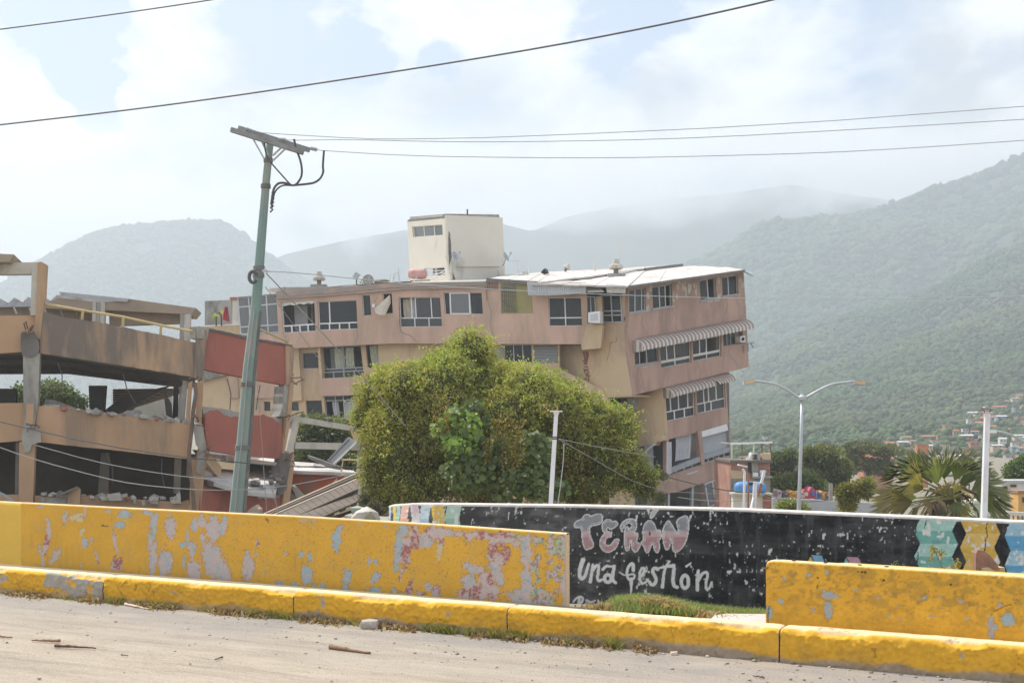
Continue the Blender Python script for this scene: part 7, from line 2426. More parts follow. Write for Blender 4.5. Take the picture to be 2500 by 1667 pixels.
# ================================================================ poles, lamps, cables
UY = 22.0
up = thing('utility_pole', 'tall leaning green concrete utility pole with a tilted crossarm', 'utility pole', P(578, 1380, UY))
POLE = mat('green_pole_paint', (0.29, 0.35, 0.32), .85, col2=(0.18, 0.275, 0.25), scale=1.2, stretch=(1, 1, .5), stain=((0.34, 0.33, 0.29), .45, 1.6, (2, 2, .5)), bump=.4, bscale=12)
POLE_D = mat('dark_pole_edge', (0.16, 0.16, 0.15), .85, var=.25, scale=3)
mb = MB()
cl = [(573, 1400, 40), (578, 1252, 38), (596, 1060, 33.5), (608, 900, 30), (624, 760, 26), (640, 560, 22), (650, 440, 19.5), (659, 352, 17.5)]
mb.tube([P(x, y, UY) for x, y, w in cl], [w / 2 * UY / F for x, y, w in cl], 8)
mb.build('pole', POLE, up)
MB().tube([P(x + w * .42, y, UY - .06 + .05) for x, y, w in cl[:-3]], [.05] * 3 + [.042, .04], 6).build('conduit', POLE_D, up)
MB().tube([P(x - w * .12, y, UY - w / 2 * UY / F - .02) for x, y, w in cl[1:5]], .012, 5).build('earth_wire', M['cable_g'], up)


def band(y, dx=0):
    x = np.interp(y, [352, 440, 560, 760, 900, 1060, 1252], [659, 650, 640, 624, 608, 596, 578])
    w = np.interp(y, [352, 440, 560, 760, 900, 1060, 1252], [17.5, 19.5, 22, 26, 30, 33.5, 38])
    c = P(x, y, UY)
    r = w / 2 * UY / F + .008
    MB().lathe([(r, -.04), (r + .008, -.035), (r + .008, .035), (r, .04)], c, seg=12).build('clamp', M['tin_dk2'], up)


for y in (392, 455, 655, 672, 900 + 38, 1092):
    band(y)
XA0, XA1 = P(564, 317, UY - .30), P(741, 373, UY - .22)
XB0, XB1 = P(582, 313, UY + .28), P(756, 367, UY + .36)
ARM = mat('crossarm', (0.25, 0.255, 0.25), .85, var=.25, scale=4)
MB().beam(XA0, XA1, .10, .075).build('crossarm', ARM, up)
MB().beam(XB0, XB1, .10, .075).build('crossarm', ARM, up)
for a, b in (((616, 336), (645, 388)), ((692, 356), (666, 380)), ((701, 359), (667, 392)), ((637, 341), (655, 380))):
    MB().beam(P(*a, UY - .25), P(*b, UY - .18), .035, .02).build('brace', M['steel'], up)
for a, b in (((602, 316), (618, 322)), ((680, 341), (699, 342)), ((758, 362), (775, 366))):
    p0, p1 = P(*a, UY), P(*b, UY)
    ax = (p1 - p0).normalized()
    ln = (p1 - p0).length
    prof = []
    for k in range(7):
        prof += [(.022, ln * k / 7), (.040, ln * (k + .35) / 7), (.022, ln * (k + .8) / 7)]
    MB().lathe(prof, p0, ax, 10).build('insulator', M['steel'], up)
cur = [[(718, 340), (722, 362), (735, 395), (738, 425), (732, 440), (722, 452), (712, 453)], [(791, 368), (789, 392), (788, 410), (790, 418), (784, 435), (768, 447), (745, 450), (712, 453)],
       [(659, 395), (690, 430), (708, 450), (714, 453)], [(708, 450), (690, 446), (678, 448), (668, 460), (665, 480), (662, 500)], [(712, 453), (692, 452), (680, 458), (670, 470), (666, 490), (663, 505)],
       [(646, 350), (648, 372), (656, 392)]]
for k, pl in enumerate(cur):
    pl = smooth_line(pl, 2)
    MB().tube([P(x, y, UY - .25) for x, y in pl], .020 if k in (0, 1, 3) else .014, 6).build('jumper_cable', M['cable'], up)
ring = [(618 + 9.5 * math.cos(a), 676 + 14 * math.sin(a)) for a in np.linspace(.6, 6.0, 20)]
MB().tube([P(x, y, UY - .25) for x, y in ring], .030, 6).build('cable_coil', M['cable'], up)
MB().tube([P(x, y, UY - .3) for x, y in ((640, 661), (648, 662), (655, 664), (651, 660), (645, 656))], .018, 5).build('cable_hook', M['steel'], up)
for k in range(5):
    y0 = 470 + k * 9
    MB().tube([P(664 - k, y0, UY - .2), P(670 - k, y0 + 6, UY - .25), P(664 - k, y0 + 12, UY - .2)], .016, 5).build('cable_tail', M['cable'], up)


def cable(label, pts, r, m='cable', sm=2):
    """pts: px, py, Y"""
    pl = smooth_line([(a, b) for a, b, c in pts], sm)
    Ys = [c for a, b, c in pts]
    xs = [a for a, b, c in pts]
    mono = all(b > a for a, b in zip(xs[:-1], xs[1:]))
    out = []
    for k, (x, y) in enumerate(pl):
        Yd = np.interp(x, xs, Ys) if mono else Ys[0]
        out.append(P(x, y, Yd))
    o = MB().tube(out, r, 6).build('cable', M[m])
    return tag(o, label, 'cable', 'overhead cables')


cable('short dark cable crossing the top left corner', [(-60, 80, 17), (0, 72, 17), (250, 40, 16.8), (521, 0, 16.5), (620, -18, 16.4)], .009)
cable('thick dark cable sweeping up across the whole sky', [(-60, 312, 16), (0, 305, 16), (350, 265, 15.4), (707, 215, 15), (1254, 130, 14), (1600, 65, 13.4), (1892, 0, 13), (2000, -30, 12.9)], .0098)
cable('highest of the three thin cables right of the crossarm', [(618, 322, 22), (655, 326, 22), (880, 339, 22), (1000, 340, 22), (1250, 335, 22), (1890, 306, 22), (2500, 260, 22), (2600, 252, 22)], .0062, 'cable_g', 1)
cable('middle one of the three thin cables right of the crossarm', [(699, 342, 22), (722, 343, 22), (850, 341, 22), (1050, 346, 22), (1250, 347, 22), (1600, 341, 22), (1890, 328, 22), (2500, 292, 22), (2600, 285, 22)], .0062, 'cable_g', 1)
cable('lowest of the three thin cables right of the crossarm', [(775, 366, 22), (787, 368, 22), (1000, 381, 22), (1250, 385, 22), (1500, 386, 22), (1700, 382, 22), (2000, 374, 22), (2240, 361, 22), (2500, 343, 22), (2600, 336, 22)], .0062, 'cable_g', 1)
cable('pale cable from the pole past the roof edge to the right', [(655, 662, 22), (740, 667, 24), (864, 680, 27), (960, 691, 30), (1187, 706, 33), (1500, 720, 36), (1800, 729, 38), (2100, 730, 38), (2500, 723, 38), (2600, 720, 38)], .010, 'steel', 1)
cable('stay wire running down right from the pole into the tree', [(650, 667, 22), (780, 805, 24.5), (900, 935, 27), (990, 1040, 28)], .010, 'cable_g', 0)
cable('thin wire beside the stay wire ending on the building', [(648, 700, 22), (770, 865, 26), (800, 900, 27)], .006, 'cable_g', 0)
cable('thin stay wire dropping behind the pole on the right', [(626, 905, 22.3), (632, 980, 22.3), (640, 1090, 22.3), (652, 1262, 22.3)], .006, 'cable_g', 1)
cable('second stay wire hanging lower right of the pole', [(648, 1180, 22.3), (660, 1185, 22.3), (668, 1205, 22.3), (682, 1262, 22.3)], .009, 'cable_g', 1)
cable('upper dark cable in front of the ruined floors', [(-60, 1012, 21), (0, 1030, 21), (240, 1085, 21), (455, 1117, 21), (570, 1127, 21.4), (660, 1136, 21.6), (760, 1140, 22), (890, 1141, 23)], .010, 'cable', 1)
cable('long sagging grey cable in front of the ruined floors', [(-60, 1070, 20), (0, 1092, 20), (85, 1122, 20), (250, 1166, 20), (330, 1182, 20), (455, 1194, 20), (560, 1197, 20.5), (680, 1190, 21), (840, 1160, 22), (890, 1150, 22)], .008, 'cable_g', 1)
cable('thin middle cable in front of the ruined floors', [(85, 1086, 21), (225, 1125, 21), (330, 1146, 21), (460, 1165, 21), (560, 1172, 21)], .007, 'cable_g', 1)
cable('thin wire sagging from the white post over the tree', [(1364, 1072, 15.8), (1440, 1115, 17), (1500, 1150, 19), (1560, 1182, 21), (1640, 1200, 26), (1720, 1204, 30), (1800, 1206, 34)], .0045, 'cable_g', 1)
cable('faint wire from the white post to the broken corner', [(1364, 1071, 15.8), (1430, 1085, 17), (1500, 1098, 19), (1600, 1115, 22)], .005, 'cable_g', 1)
cable('wire hanging loose down the side of the white post', [(1377, 1082, 15.8), (1376, 1120, 15.8), (1368, 1190, 15.8), (1360, 1240, 15.8)], .005, 'steel', 1)
cable('upper black wire across the foot of the leaning building', [(1600, 1155, 50), (1650, 1170, 50), (1720, 1187, 50), (1790, 1200, 50), (1850, 1202, 50)], .022, 'cable', 1)
cable('lower black wire across the foot of the leaning building', [(1655, 1213, 50), (1700, 1220, 50), (1760, 1223, 50), (1800, 1222, 50), (1900, 1222, 50)], .014, 'cable_g', 1)
cable('black wire crossing the grey yard towards the fan palm', [(1850, 1200, 40), (1900, 1218, 40), (1960, 1225, 40), (2010, 1222, 40), (2060, 1216, 40)], .012, 'cable', 1)


def post(name, label, base, top, w0, w1, Yd, m='whitepost'):
    t = thing(name, label, 'post', P(base[0], base[1] + 120, Yd))
    a, b = P(base[0] - (top[0] - base[0]) * .5, base[1] + 120, Yd), P(*top, Yd)
    mb = MB()
    vs = []
    for p, w in ((a, w0), (b, w1)):
        h = w / 2 * Yd / F
        vs += [p + Vector((-h, -h, 0)), p + Vector((h, -h, 0)), p + Vector((h, h, 0)), p + Vector((-h, h, 0))]
    mb.add(vs, [(3, 2, 1, 0), (4, 5, 6, 7), (0, 1, 5, 4), (1, 2, 6, 5), (2, 3, 7, 6), (3, 0, 4, 7)])
    mb.build('post', M[m], t)
    return t


t = post('signal_post', 'white square post with a flared plate on top, in front of the big tree', (1344, 1232), (1357.5, 1016), 11.5, 9.5, 15.8)
c = P(1358, 1014, 15.8)
MB().lathe([(.026, -.02), (.045, .03), (.05, .045)], c, seg=4).build('flare', M['whitepost'], t)
MB().box((c.x - .075, c.y - .06, c.z + .045), (c.x + .075, c.y + .06, c.z + .060)).build('top_plate', M['whitepost'], t)
for y in (1067, 1071):
    c = P(1354, y, 15.8)
    MB().box((c.x - .03, c.y - .03, c.z - .006), (c.x + .03, c.y + .03, c.z + .006)).build('clamp', M['black'], t)
t = post('signal_post', 'white square post with a broken bracket on top, beside the fan palm', (2402, 1268), (2410, 1008), 13.5, 11.5, 13.4)
c = P(2410, 1008, 13.4)
for dx in (-.03, .03):
    MB().beam(c + Vector((dx * .7, 0, 0)), c + Vector((dx * 1.3, 0, .035)), .006).build('bracket', M['black'], t)
MB().box((c.x - .065, c.y - .04, c.z + .036), (c.x + .055, c.y + .04, c.z + .042)).build('top_plate', M['pipe_br'], t)
chunk(mb := MB(), (c.x - .035, c.y, c.z + .056), .022, 4)
mb.build('lamp_remains', M['white'], t)
MB().beam((c.x - .07, c.y, c.z + .02), (c.x - .045, c.y, c.z + .065), .012).build('lamp_shard', M['brickred'], t)

# double street lamp
LY = 26.0
t = thing('street_lamp', 'grey double-armed street lamp standing behind the mural', 'street lamp', P(1949, 1400, LY))
MB().tube([P(1946, 1400, LY), P(1950, 1247, LY), P(1955, 1100, LY), P(1958, 975, LY)], [.045, .043, .036, .030], 10).build('pole', M['steel'], t, smooth=True)
c = P(1958.5, 973, LY)
MB().lathe([(.05, -.05), (.085, -.02), (.09, .04), (.045, .07), (.03, .11), (.035, .14), (.0, .15)], c, seg=10).build('collar', M['steel'], t)
for pts_, hd, tilt in (([(1950, 971), (1935, 960), (1915, 948), (1893, 937), (1870, 933), (1842, 930)], (1828.5, 932.5), .10), ([(1968, 970), (1985, 960), (2007, 948), (2030, 938), (2055, 934), (2084, 931.5)], (2097, 934), -.08)):
    MB().tube([P(x, y, LY) for x, y in smooth_line(pts_, 1)], .024, 8).build('arm', M['steel'], t, smooth=True)
    c = P(*hd, LY)
    a, b = c + Vector((-.115, 0, -tilt * .12)), c + Vector((.115, 0, tilt * .12))
    hd_ = MB().beam(a, b, .20, .085).build('lamp_head', M['grey'], t)
    MB().beam(a + Vector((.015, -.101, 0)), b + Vector((-.015, -.101, 0)), .004, .06).build('lens', mat('lamp_lens', (0.62, 0.45, 0.27), .4), hd_)
t = thing('street_lamp', 'curved lamp arm reaching in from the right edge of the picture', 'street lamp', P(2570, 1400, 30))
MB().tube([P(2570, 1400, 30), P(2566, 1100, 30)], .05, 8).build('pole', M['steel'], t)
MB().tube([P(x, y, 30) for x, y in smooth_line([(2566, 1100), (2530, 1094), (2500, 1078), (2475, 1064), (2450, 1055), (2430, 1053)], 1)], .026, 8).build('arm', M['steel'], t)
c = P(2421, 1053, 30)
MB().beam(c - Vector((.09, 0, 0)), c + Vector((.09, 0, 0)), .16, .08).build('lamp_head', M['white'], t)

# ================================================================ things on the roof
def roofcone(label, c, k, tilt=(0, 0, 1), base=True):
    t = thing('roof_vent', label, 'roof vent', c)
    ax = Vector(tilt).normalized()
    MB().lathe([(.46 * k, .50 * k), (.52 * k, .56 * k), (.50 * k, .74 * k), (.30 * k, .84 * k)], c, ax, 20).build('disc', M['concrete_lt'], t, smooth=False)
    MB().lathe([(.27 * k, .86 * k), (.20 * k, 1.20 * k), (.15 * k, 1.22 * k)], c, ax, 20).build('cone', M['concrete_lt'], t)
    MB().lathe([(.18 * k, .1 * k), (.18 * k, .5 * k)], c, ax, 12).build('neck', M['tin_dk2'], t)
    if base:
        c = Vector(c)
        MB().box((c.x - .62 * k, c.y - .5 * k, c.z - .1), (c.x + .62 * k, c.y + .5 * k, c.z + .14 * k)).build('plinth', M['concrete'], t)
    return t


roofcone('cream mushroom vent above the left windows of the roof', P(779, 700, 77.5), .76)
roofcone('big cream mushroom vent on the right roof sheets', P(1504, 674, 78), .86)
roofcone('small toppled cream vent in the middle of the roof', P(1378, 664, 84), .5, tilt=(.5, 0, .9), base=False)


def dish(label, c, r, aim, Yd, arm=True, m='grey', mast=None):
    t = thing('satellite_dish', label, 'satellite dish', c)
    ax = Vector(aim).normalized()
    prof = [(r * k / 6, -r * .28 * (1 - (k / 6) ** 2)) for k in range(7)]
    prof = prof + [(r * k / 6, -r * .28 * (1 - (k / 6) ** 2) - .02) for k in range(6, -1, -1)]
    MB().lathe(prof, c, ax, 20).build('dish', M[m], t, smooth=True)
    c = Vector(c)
    if arm:
        lo = c + ax.orthogonal().normalized() * 0
        tip = c + ax * r * 1.15 + Vector((0, 0, .05))
        MB().tube([c - Vector((0, 0, r * .85)) + ax * .05, tip - Vector((0, 0, .25 * r)), tip], .025, 6).build('feed_arm', M['steel'], t)
        MB().box(tip - Vector((.07, .07, .04)), tip + Vector((.07, .07, .06))).build('receiver', M['grey'], t)
    if mast is not None:
        MB().tube([c, (c + Vector(mast)) / 2 + Vector((0, 0, -.1)), Vector(mast)], .03, 6).build('mast', M['steel'], t)
    return t


DM = 'blind'
dish('grey satellite dish mounted on the corner of the cream tower', P(1112, 624, 79.5), .30, (.75, -.5, .35), 79, m=DM, mast=P(1103, 652, 79.9))
dish('grey satellite dish on the right edge of the cream tower', P(1236, 626, 81.5), .30, (.75, -.35, .35), 79, m=DM, mast=P(1227, 650, 82))
dish('round dish seen from behind among the left roof clutter', P(899, 683, 77), .33, (.2, -1, .15), 77, m='concrete')
dish('pale little dish right of the television aerial', P(1281, 668, 82), .17, (-.2, -1, .2), 77, m='cream', arm=False)
t = thing('television_aerial', 'T-shaped television aerial right of the cream tower', 'aerial', P(1267, 672, 82))
MB().tube([P(1267, 673, 82), P(1263, 631, 82)], .035, 6).build('mast', M['white'], t)
MB().beam(P(1242, 638, 82), P(1283, 637, 82), .05).build('crossbar', M['white'], t)
t = thing('whip_antenna', 'long thin whip antenna beside the big roof vent', 'antenna', P(1514, 668, 79))
MB().tube([P(1514, 670, 79), P(1512, 636, 79), P(1507, 570, 79)], [.035, .03, .02], 6).build('mast', M['cream'], t)
t = thing('vent_pipe', 'short white pipe standing near the pale little dish', 'pipe', P(1290, 672, 82))
MB().tube([P(1290, 674, 82), P(1288, 650, 82)], .05, 8).build('pipe', M['white'], t)
t = thing('vent_pipe', 'short thin pipe left of the big roof vent', 'pipe', P(1453, 660, 82))
MB().tube([P(1453, 662, 82), P(1451, 640, 82)], .05, 8).build('pipe', M['cream'], t)
t = thing('plastic_drum', 'faded red plastic barrel lying at the foot of the tower', 'barrel', P(1023, 690, 80))
MB().lathe([(.02, -.62), (.28, -.60), (.32, -.3), (.32, .2), (.26, .46), (.05, .55)], P(1022, 669, 79.6), (1, -.15, -.08), 16).build('barrel', M['pink'], t, smooth=True)
MB().beam(P(1002, 686, 79.5), P(1050, 684, 79.5), .06).build('stand', M['pipe_br'], t)
for k, (a, b) in enumerate((((1040, 680), (1084, 662)), ((1050, 684), (1086, 668)), ((1010, 688), (1018, 676)))):
    MB().beam(P(*a, 79.4), P(*b, 79.4), .05).build('leg', M['white'], t)
t = thing('flood_lamp', 'flood lamp on a short post among the left roof clutter', 'lamp', P(871, 695, 77))
MB().beam(P(871, 696, 77), P(870, 678, 77), .08).build('post', M['tin_dk2'], t)
MB().beam(P(866, 680, 77), P(874, 667, 77), .22, .3).build('lamp_head', M['grey'], t)
MB().beam(P(874, 670, 77), P(884, 673, 77), .05).build('bracket', M['steel'], t)
t = thing('roof_clutter', 'tangle of white bars in front of the round roof dish', 'metal bars', P(886, 695, 77))
for a, b in (((878, 694), (888, 676)), ((884, 694), (894, 680)), ((880, 682), (896, 690)), ((876, 688), (890, 692))):
    MB().beam(P(*a, 76.6), P(*b, 76.6), .05).build('bar', M['concrete_lt'], t)
t = thing('roof_ladder', 'pair of bent pipe loops standing on the roof left of the tower', 'pipe rails', P(960, 693, 77))
for pl in ([(949, 692), (954, 668), (960, 666), (962, 668), (959, 690)], [(960, 690), (966, 666), (971, 664), (974, 690)], [(972, 654), (977, 690)]):
    MB().tube([P(x, y, 76.8) for x, y in pl], .028, 6).build('loop', M['alu'], t)
for nm, lab, q, m in (('roof_box', 'low brown brick box left of the pipe loops', [(913, 684), (940, 682), (941, 693), (914, 694)], 'pipe_br'), ('roof_box', 'pale flat box with a dark end at the left roof edge', [(657, 704), (692, 701), (692, 711), (658, 712)], 'concrete'),
                      ('black_tank', 'small black thing on the roof between tower and big vent', [(1322, 666), (1326, 658), (1331, 655), (1334, 665)], 'black')):
    t = thing(nm, lab, 'box' if 'box' in nm else 'roof object', PA.at(*q[0]))
    slabq(q, Plane(PA.p + Vector((0, 1.5 if m != 'black' else 9, 0)), PA.n), .7, 'body', M[m], t)
    slabq(barpoly((q[0][0] - 1, q[0][1]), (q[1][0] + 1, q[1][1]), 2.0), Plane(PA.p + Vector((0, 1.4 if m != 'black' else 8.9, 0)), PA.n), .9, 'lid', M['concrete_lt' if m != 'black' else 'black'], t)
t = thing('canvas_awning', 'beige cloth hanging out of a narrow window of the top storey', 'cloth', PA.at(945, 760))
vs = [PA.at(953, 720) + PA.n * .1, PA.at(924.5, 757) + PA.n * .7, PA.at(930, 768) + PA.n * .75, PA.at(940, 772) + PA.n * .7, PA.at(948, 770) + PA.n * .5, PA.at(955, 740) + PA.n * .1]
MB().add(vs + [v - PA.n * .04 for v in vs], [(0, 1, 2), (0, 2, 3), (0, 3, 4), (0, 4, 5), (8, 7, 6), (9, 8, 6), (10, 9, 6), (11, 10, 6), (0, 6, 7, 1), (1, 7, 8, 2), (2, 8, 9, 3), (3, 9, 10, 4), (4, 10, 11, 5)]).build('cloth', M['beige_cloth'], t)
t = thing('parabolic_lamp', 'small white plate on the wall right of the wide window', 'plate', PA.at(922, 745))
slabq([(909, 742), (915.5, 742), (916, 750.5), (909.5, 750.5)], PA, .05, 'plate', M['white'], t, push=.06)
slabq([(925, 743), (929, 742), (930, 749), (926, 751)], PA, .05, 'socket', M['tin_dk2'], t, push=.06)
# ================================================================ the town behind, right
def house(label, px, py, w, h, Yd, wallc, roofc, depth=None, roof='flat', nwin=2, group=None, name='house', base=None):
    """small building: front lower-left corner at (px, py), w x h in photo px"""
    k = Yd / F
    a = P(px, py, Yd)
    W, Hh = w * k, h * k
    D = depth or W * .8
    t = thing(name, label, 'house', (a.x + W / 2, Yd, a.z), group)
    zb = a.z - 3 if base is None else base
    wl_ = MB().box((a.x, Yd, zb), (a.x + W, Yd + D, a.z + Hh)).build('wall', wallc, t)
    if roof == 'flat':
        MB().box((a.x - W * .04, Yd - W * .04, a.z + Hh), (a.x + W * 1.04, Yd + D, a.z + Hh + max(.12, Hh * .05))).build('roof', roofc, t)
    else:
        e, r = a.z + Hh, a.z + Hh * 1.35
        x0, x1, y0, y1 = a.x - W * .06, a.x + W * 1.06, Yd - W * .08, Yd + D * 1.05
        ym = (y0 + y1) / 2
        mb = MB()
        vs = [(x0, y0, e), (x1, y0, e), (x1, ym, r), (x0, ym, r), (x0, y1, e), (x1, y1, e)]
        mb.add(vs, [(0, 1, 2, 3), (3, 2, 5, 4), (0, 3, 4), (1, 5, 2), (0, 4, 5, 1)])
        mb.build('roof', roofc, t)
    for i in range(nwin):
        u = (i + .5) / nwin
        x = a.x + W * (u - .09)
        MB().box((x, Yd - .06, a.z + Hh * .42), (x + W * .16, Yd + .05, a.z + Hh * .75)).build('window', M['interior_shade'], t)
    return t


WC = [mat('house_' + n_, c_, .9, var=.1, scale=.5) for n_, c_ in (('white', (0.62, 0.60, 0.56)), ('grey', (0.40, 0.39, 0.38)), ('terracotta', (0.42, 0.22, 0.15)), ('pink', (0.52, 0.36, 0.30)), ('cream', (0.55, 0.47, 0.34)),
                                                                      ('blue', (0.30, 0.38, 0.42)), ('green', (0.40, 0.50, 0.34)))]
CN = ['white', 'grey', 'bare brick', 'pink', 'cream', 'blue grey', 'green']
RC = [mat('roof_' + n_, c_, .85, var=.15, scale=.5) for n_, c_ in (('zinc', (0.50, 0.50, 0.50)), ('clay', (0.42, 0.17, 0.10)), ('rust', (0.33, 0.20, 0.14)))]
RN = ['zinc', 'clay', 'rusty']
rng = random.Random(31)
spots = []
for i in range(190):
    x = rng.uniform(2150, 2520)
    # the shanty climbs towards the right
    ytop = np.interp(x, [2150, 2270, 2350, 2420, 2520], [1085, 1050, 1010, 985, 960])
    y = rng.uniform(ytop, 1150)
    if rng.random() > .25 + .75 * (x - 2150) / 350:
        continue
    if all(abs(x - a) > 15 or abs(y - b) > 9 for a, b in spots):
        spots.append((x, y))
HX, HY, HZ = HF
HPX = np.linspace(1300, 2900, HX.shape[1])
HPY = H - (HZ - CZ) / HY * F


def hill_y(px, py):
    """distance at which the front slope shows at (px, py)"""
    k = int(np.clip(np.searchsorted(HPX, px), 1, len(HPX) - 1))
    col = HPY[:, k]
    j = int(np.argmax(col <= py)) if (col <= py).any() else len(col) - 1
    return float(HY[max(j, 3), k])


names = {}
for i, (x, y) in enumerate(sorted(spots, key=lambda q: q[1])):
    Yd = hill_y(x, y + 4) - 4
    c_, r_ = rng.randrange(6), rng.randrange(3)
    if rng.random() < .3:
        c_ = 0
    row = 'high on the slope' if y < 1045 else ('mid slope' if y < 1095 else 'at the slope foot')
    where = 'above the palm' if x < 2290 else ('left of the white post' if x < 2400 else ('right of the white post' if x < 2455 else 'at the right edge'))
    lab = '%s house with %s roof, %s, %s' % (CN[c_], RN[r_], row, where)
    house(lab, x, y, rng.uniform(13, 30), rng.uniform(6, 10), Yd, WC[c_], RC[r_], roof=rng.choice(['flat', 'gable']), nwin=2, group='houses on the right hillside')
for i, (x, y) in enumerate(((2290, 1012), (1862, 1070), (1990, 1075), (2012, 1072), (1905, 1088), (1780, 1055))):
    house('lone pale house below the wooded slope%s' % (['', ', nearest the leaning building', ', left of the pair above the trees', ', right of the pair above the trees', ', beside the lamp pole', ', hugging the awnings'][i]), x, y, 12, 4, hill_y(x, y + 3) - 3, WC[0], RC[0], nwin=1)
# bare earth scars are patches of ground on the slope
EARTH = mat('red_earth', (0.40, 0.26, 0.17), .95, var=.2, scale=.1)
for (x, y, w_, h_) in ((2400, 1012, 60, 10), (2360, 1022, 34, 8), (2470, 975, 40, 6), (1905, 1035, 22, 8), (1795, 1028, 14, 4)):
    mb = MB()
    Yd = hill_y(x, y) - 5
    ps = [P(x + w_ * .5 * math.cos(a) * rng.uniform(.7, 1), y + h_ * math.sin(a) * rng.uniform(.6, 1), Yd - math.sin(a) * 4) for a in np.linspace(0, 5.8, 12)]
    solid3(mb, ps, (0, 2.5, -2.5))
    struct(mb.build('earth_bank', EARTH))

# terracotta block behind the trees, seen between them
house('tall terracotta house between the spreading tree and the palm', 2108, 1185, 70, 66, 130, WC[2], RC[1], nwin=3, roof='gable')
house('orange house wall right behind the palm crown', 2240, 1150, 26, 62, 140, mat('orange_wall', (0.55, 0.24, 0.13), .9), RC[1], nwin=1)
house('pink house above the palm at the left', 2165, 1120, 16, 16, 150, WC[3], RC[1], nwin=1)

# the brick house next to the leaning building
BH = 62.0
PH = Plane(P(1830, 1100, BH), (0, -1, 0))
t = thing('brick_house', 'small red brick house with an empty pergola frame on its roof', 'house', P(1835, 1330, BH))
slabq([(1784, 1128), (1834, 1126), (1880, 1128), (1880, 1330), (1784, 1330)], PH, 5, 'wall', mat('house_brick', (0.36, 0.20, 0.155), .95, var=.25, scale=1.5), t)
slabq([(1784, 1147), (1816, 1150), (1816, 1175), (1786, 1172)], PH, .1, 'wall_panel', M['beige'], t, push=.04)
slabq([(1783, 1168), (1880, 1166), (1880, 1330), (1783, 1330)], PH, .1, 'wall_panel', M['concrete'], t, push=.05)
slabq([(1780, 1122), (1836, 1124), (1882, 1122), (1882, 1128), (1780, 1128)], PH, 5.4, 'roof', M['concrete_dk'], t, push=.3)
slabq([(1826, 1128), (1834, 1128), (1834, 1156), (1826, 1152)], PH, .1, 'door', M['black'], t, push=.05)
slabq([(1834, 1128), (1850, 1127), (1852, 1162), (1836, 1162)], PH, .2, 'column', M['concrete'], t, push=.08)
for x, y in ((1836, 1153), (1853, 1147), (1853, 1155)):
    a_ = slabq([(x, y), (x + 12, y), (x + 12, y + 9), (x, y + 9)], PH, .3, 'air_conditioner', M['white'], t, push=.35)
slabq([(1834, 1162), (1880, 1161), (1880, 1165), (1834, 1166)], PH, 1.0, 'ledge', M['concrete'], t, push=.6)
slabq([(1836, 1108), (1852, 1106), (1853, 1122), (1837, 1122)], PH, .5, 'window', M['grey'], t, push=.2)
slabq([(1838, 1109), (1846, 1108), (1847, 1121), (1839, 1121)], PH, .05, 'pane', M['interior_shade'], t, push=.23)
slabq([(1858, 1107), (1880, 1105), (1880, 1122), (1859, 1122)], PH, .5, 'wall_panel', M['beige'], t, push=.2)
for a, b, m in (((1786, 1084), (1787, 1122), 'curtain'), ((1812, 1083), (1812, 1120), 'pipe_br'), ((1840, 1082), (1840, 1105), 'curtain'), ((1860, 1081), (1860, 1106), 'pipe_br'), ((1881, 1081), (1881, 1122), 'pipe_br')):
    MB().beam(PH.at(*a), PH.at(*b), .07).build('frame_post', M[m], t)
MB().beam(PH.at(1784, 1083), PH.at(1886, 1079.5), .09).build('frame_beam', M['white'], t)
MB().beam(PH.at(1784, 1083) + Vector((0, 3, 0)), PH.at(1886, 1080) + Vector((0, 3, 0)), .08).build('frame_beam', M['concrete'], t)
for x in (1786, 1812, 1840, 1881):
    MB().beam(PH.at(x, 1083), PH.at(x, 1082) + Vector((0, 3, 0)), .06).build('frame_beam', M['concrete'], t)
slabq([(1820, 1122), (1830, 1104), (1834, 1104), (1826, 1122)], PH, .5, 'solar_heater', M['white'], t, push=.5)
slabq([(1800, 1113), (1836, 1112), (1836, 1115), (1800, 1116)], PH, .1, 'rail', M['beige'], t, push=.4)
# water tank
t = thing('water_tank', 'blue horizontal water tank on a wall by the brick house', 'tank', P(1830, 1205, 55))
MB().lathe([(.02, -.70), (.20, -.68), (.27, -.55), (.30, -.3), (.275, -.27), (.30, -.24), (.30, .22), (.275, .25), (.30, .28), (.28, .5), (.2, .62), (.02, .66)], P(1833, 1192, 55), (1, 0, -.02), 18).build('tank', mat('blue_plastic', (0.10, 0.26, 0.52), .5, var=.1), t, smooth=True)
MB().box(P(1828, 1183, 54.7), P(1836, 1176, 55.1)).build('lid', M['black'], t)
t = thing('yard_wall', 'low plaster wall carrying the blue water tank', 'wall', P(1830, 1300, 55))
slabq([(1790, 1206), (1884, 1207), (1884, 1330), (1790, 1330)], Plane(P(1800, 1200, 54.8), (0, -1, 0)), .5, 'wall', M['cream'], t)
slabq([(1788, 1203), (1887, 1204), (1887, 1208), (1788, 1208)], Plane(P(1800, 1200, 54.5), (0, -1, 0)), .8, 'coping', M['concrete_lt'], t)
slabq([(1864, 1212), (1884, 1212), (1884, 1300), (1864, 1300)], Plane(P(1800, 1200, 54.7), (0, -1, 0)), .1, 'brick_panel', M['brickred'], t)
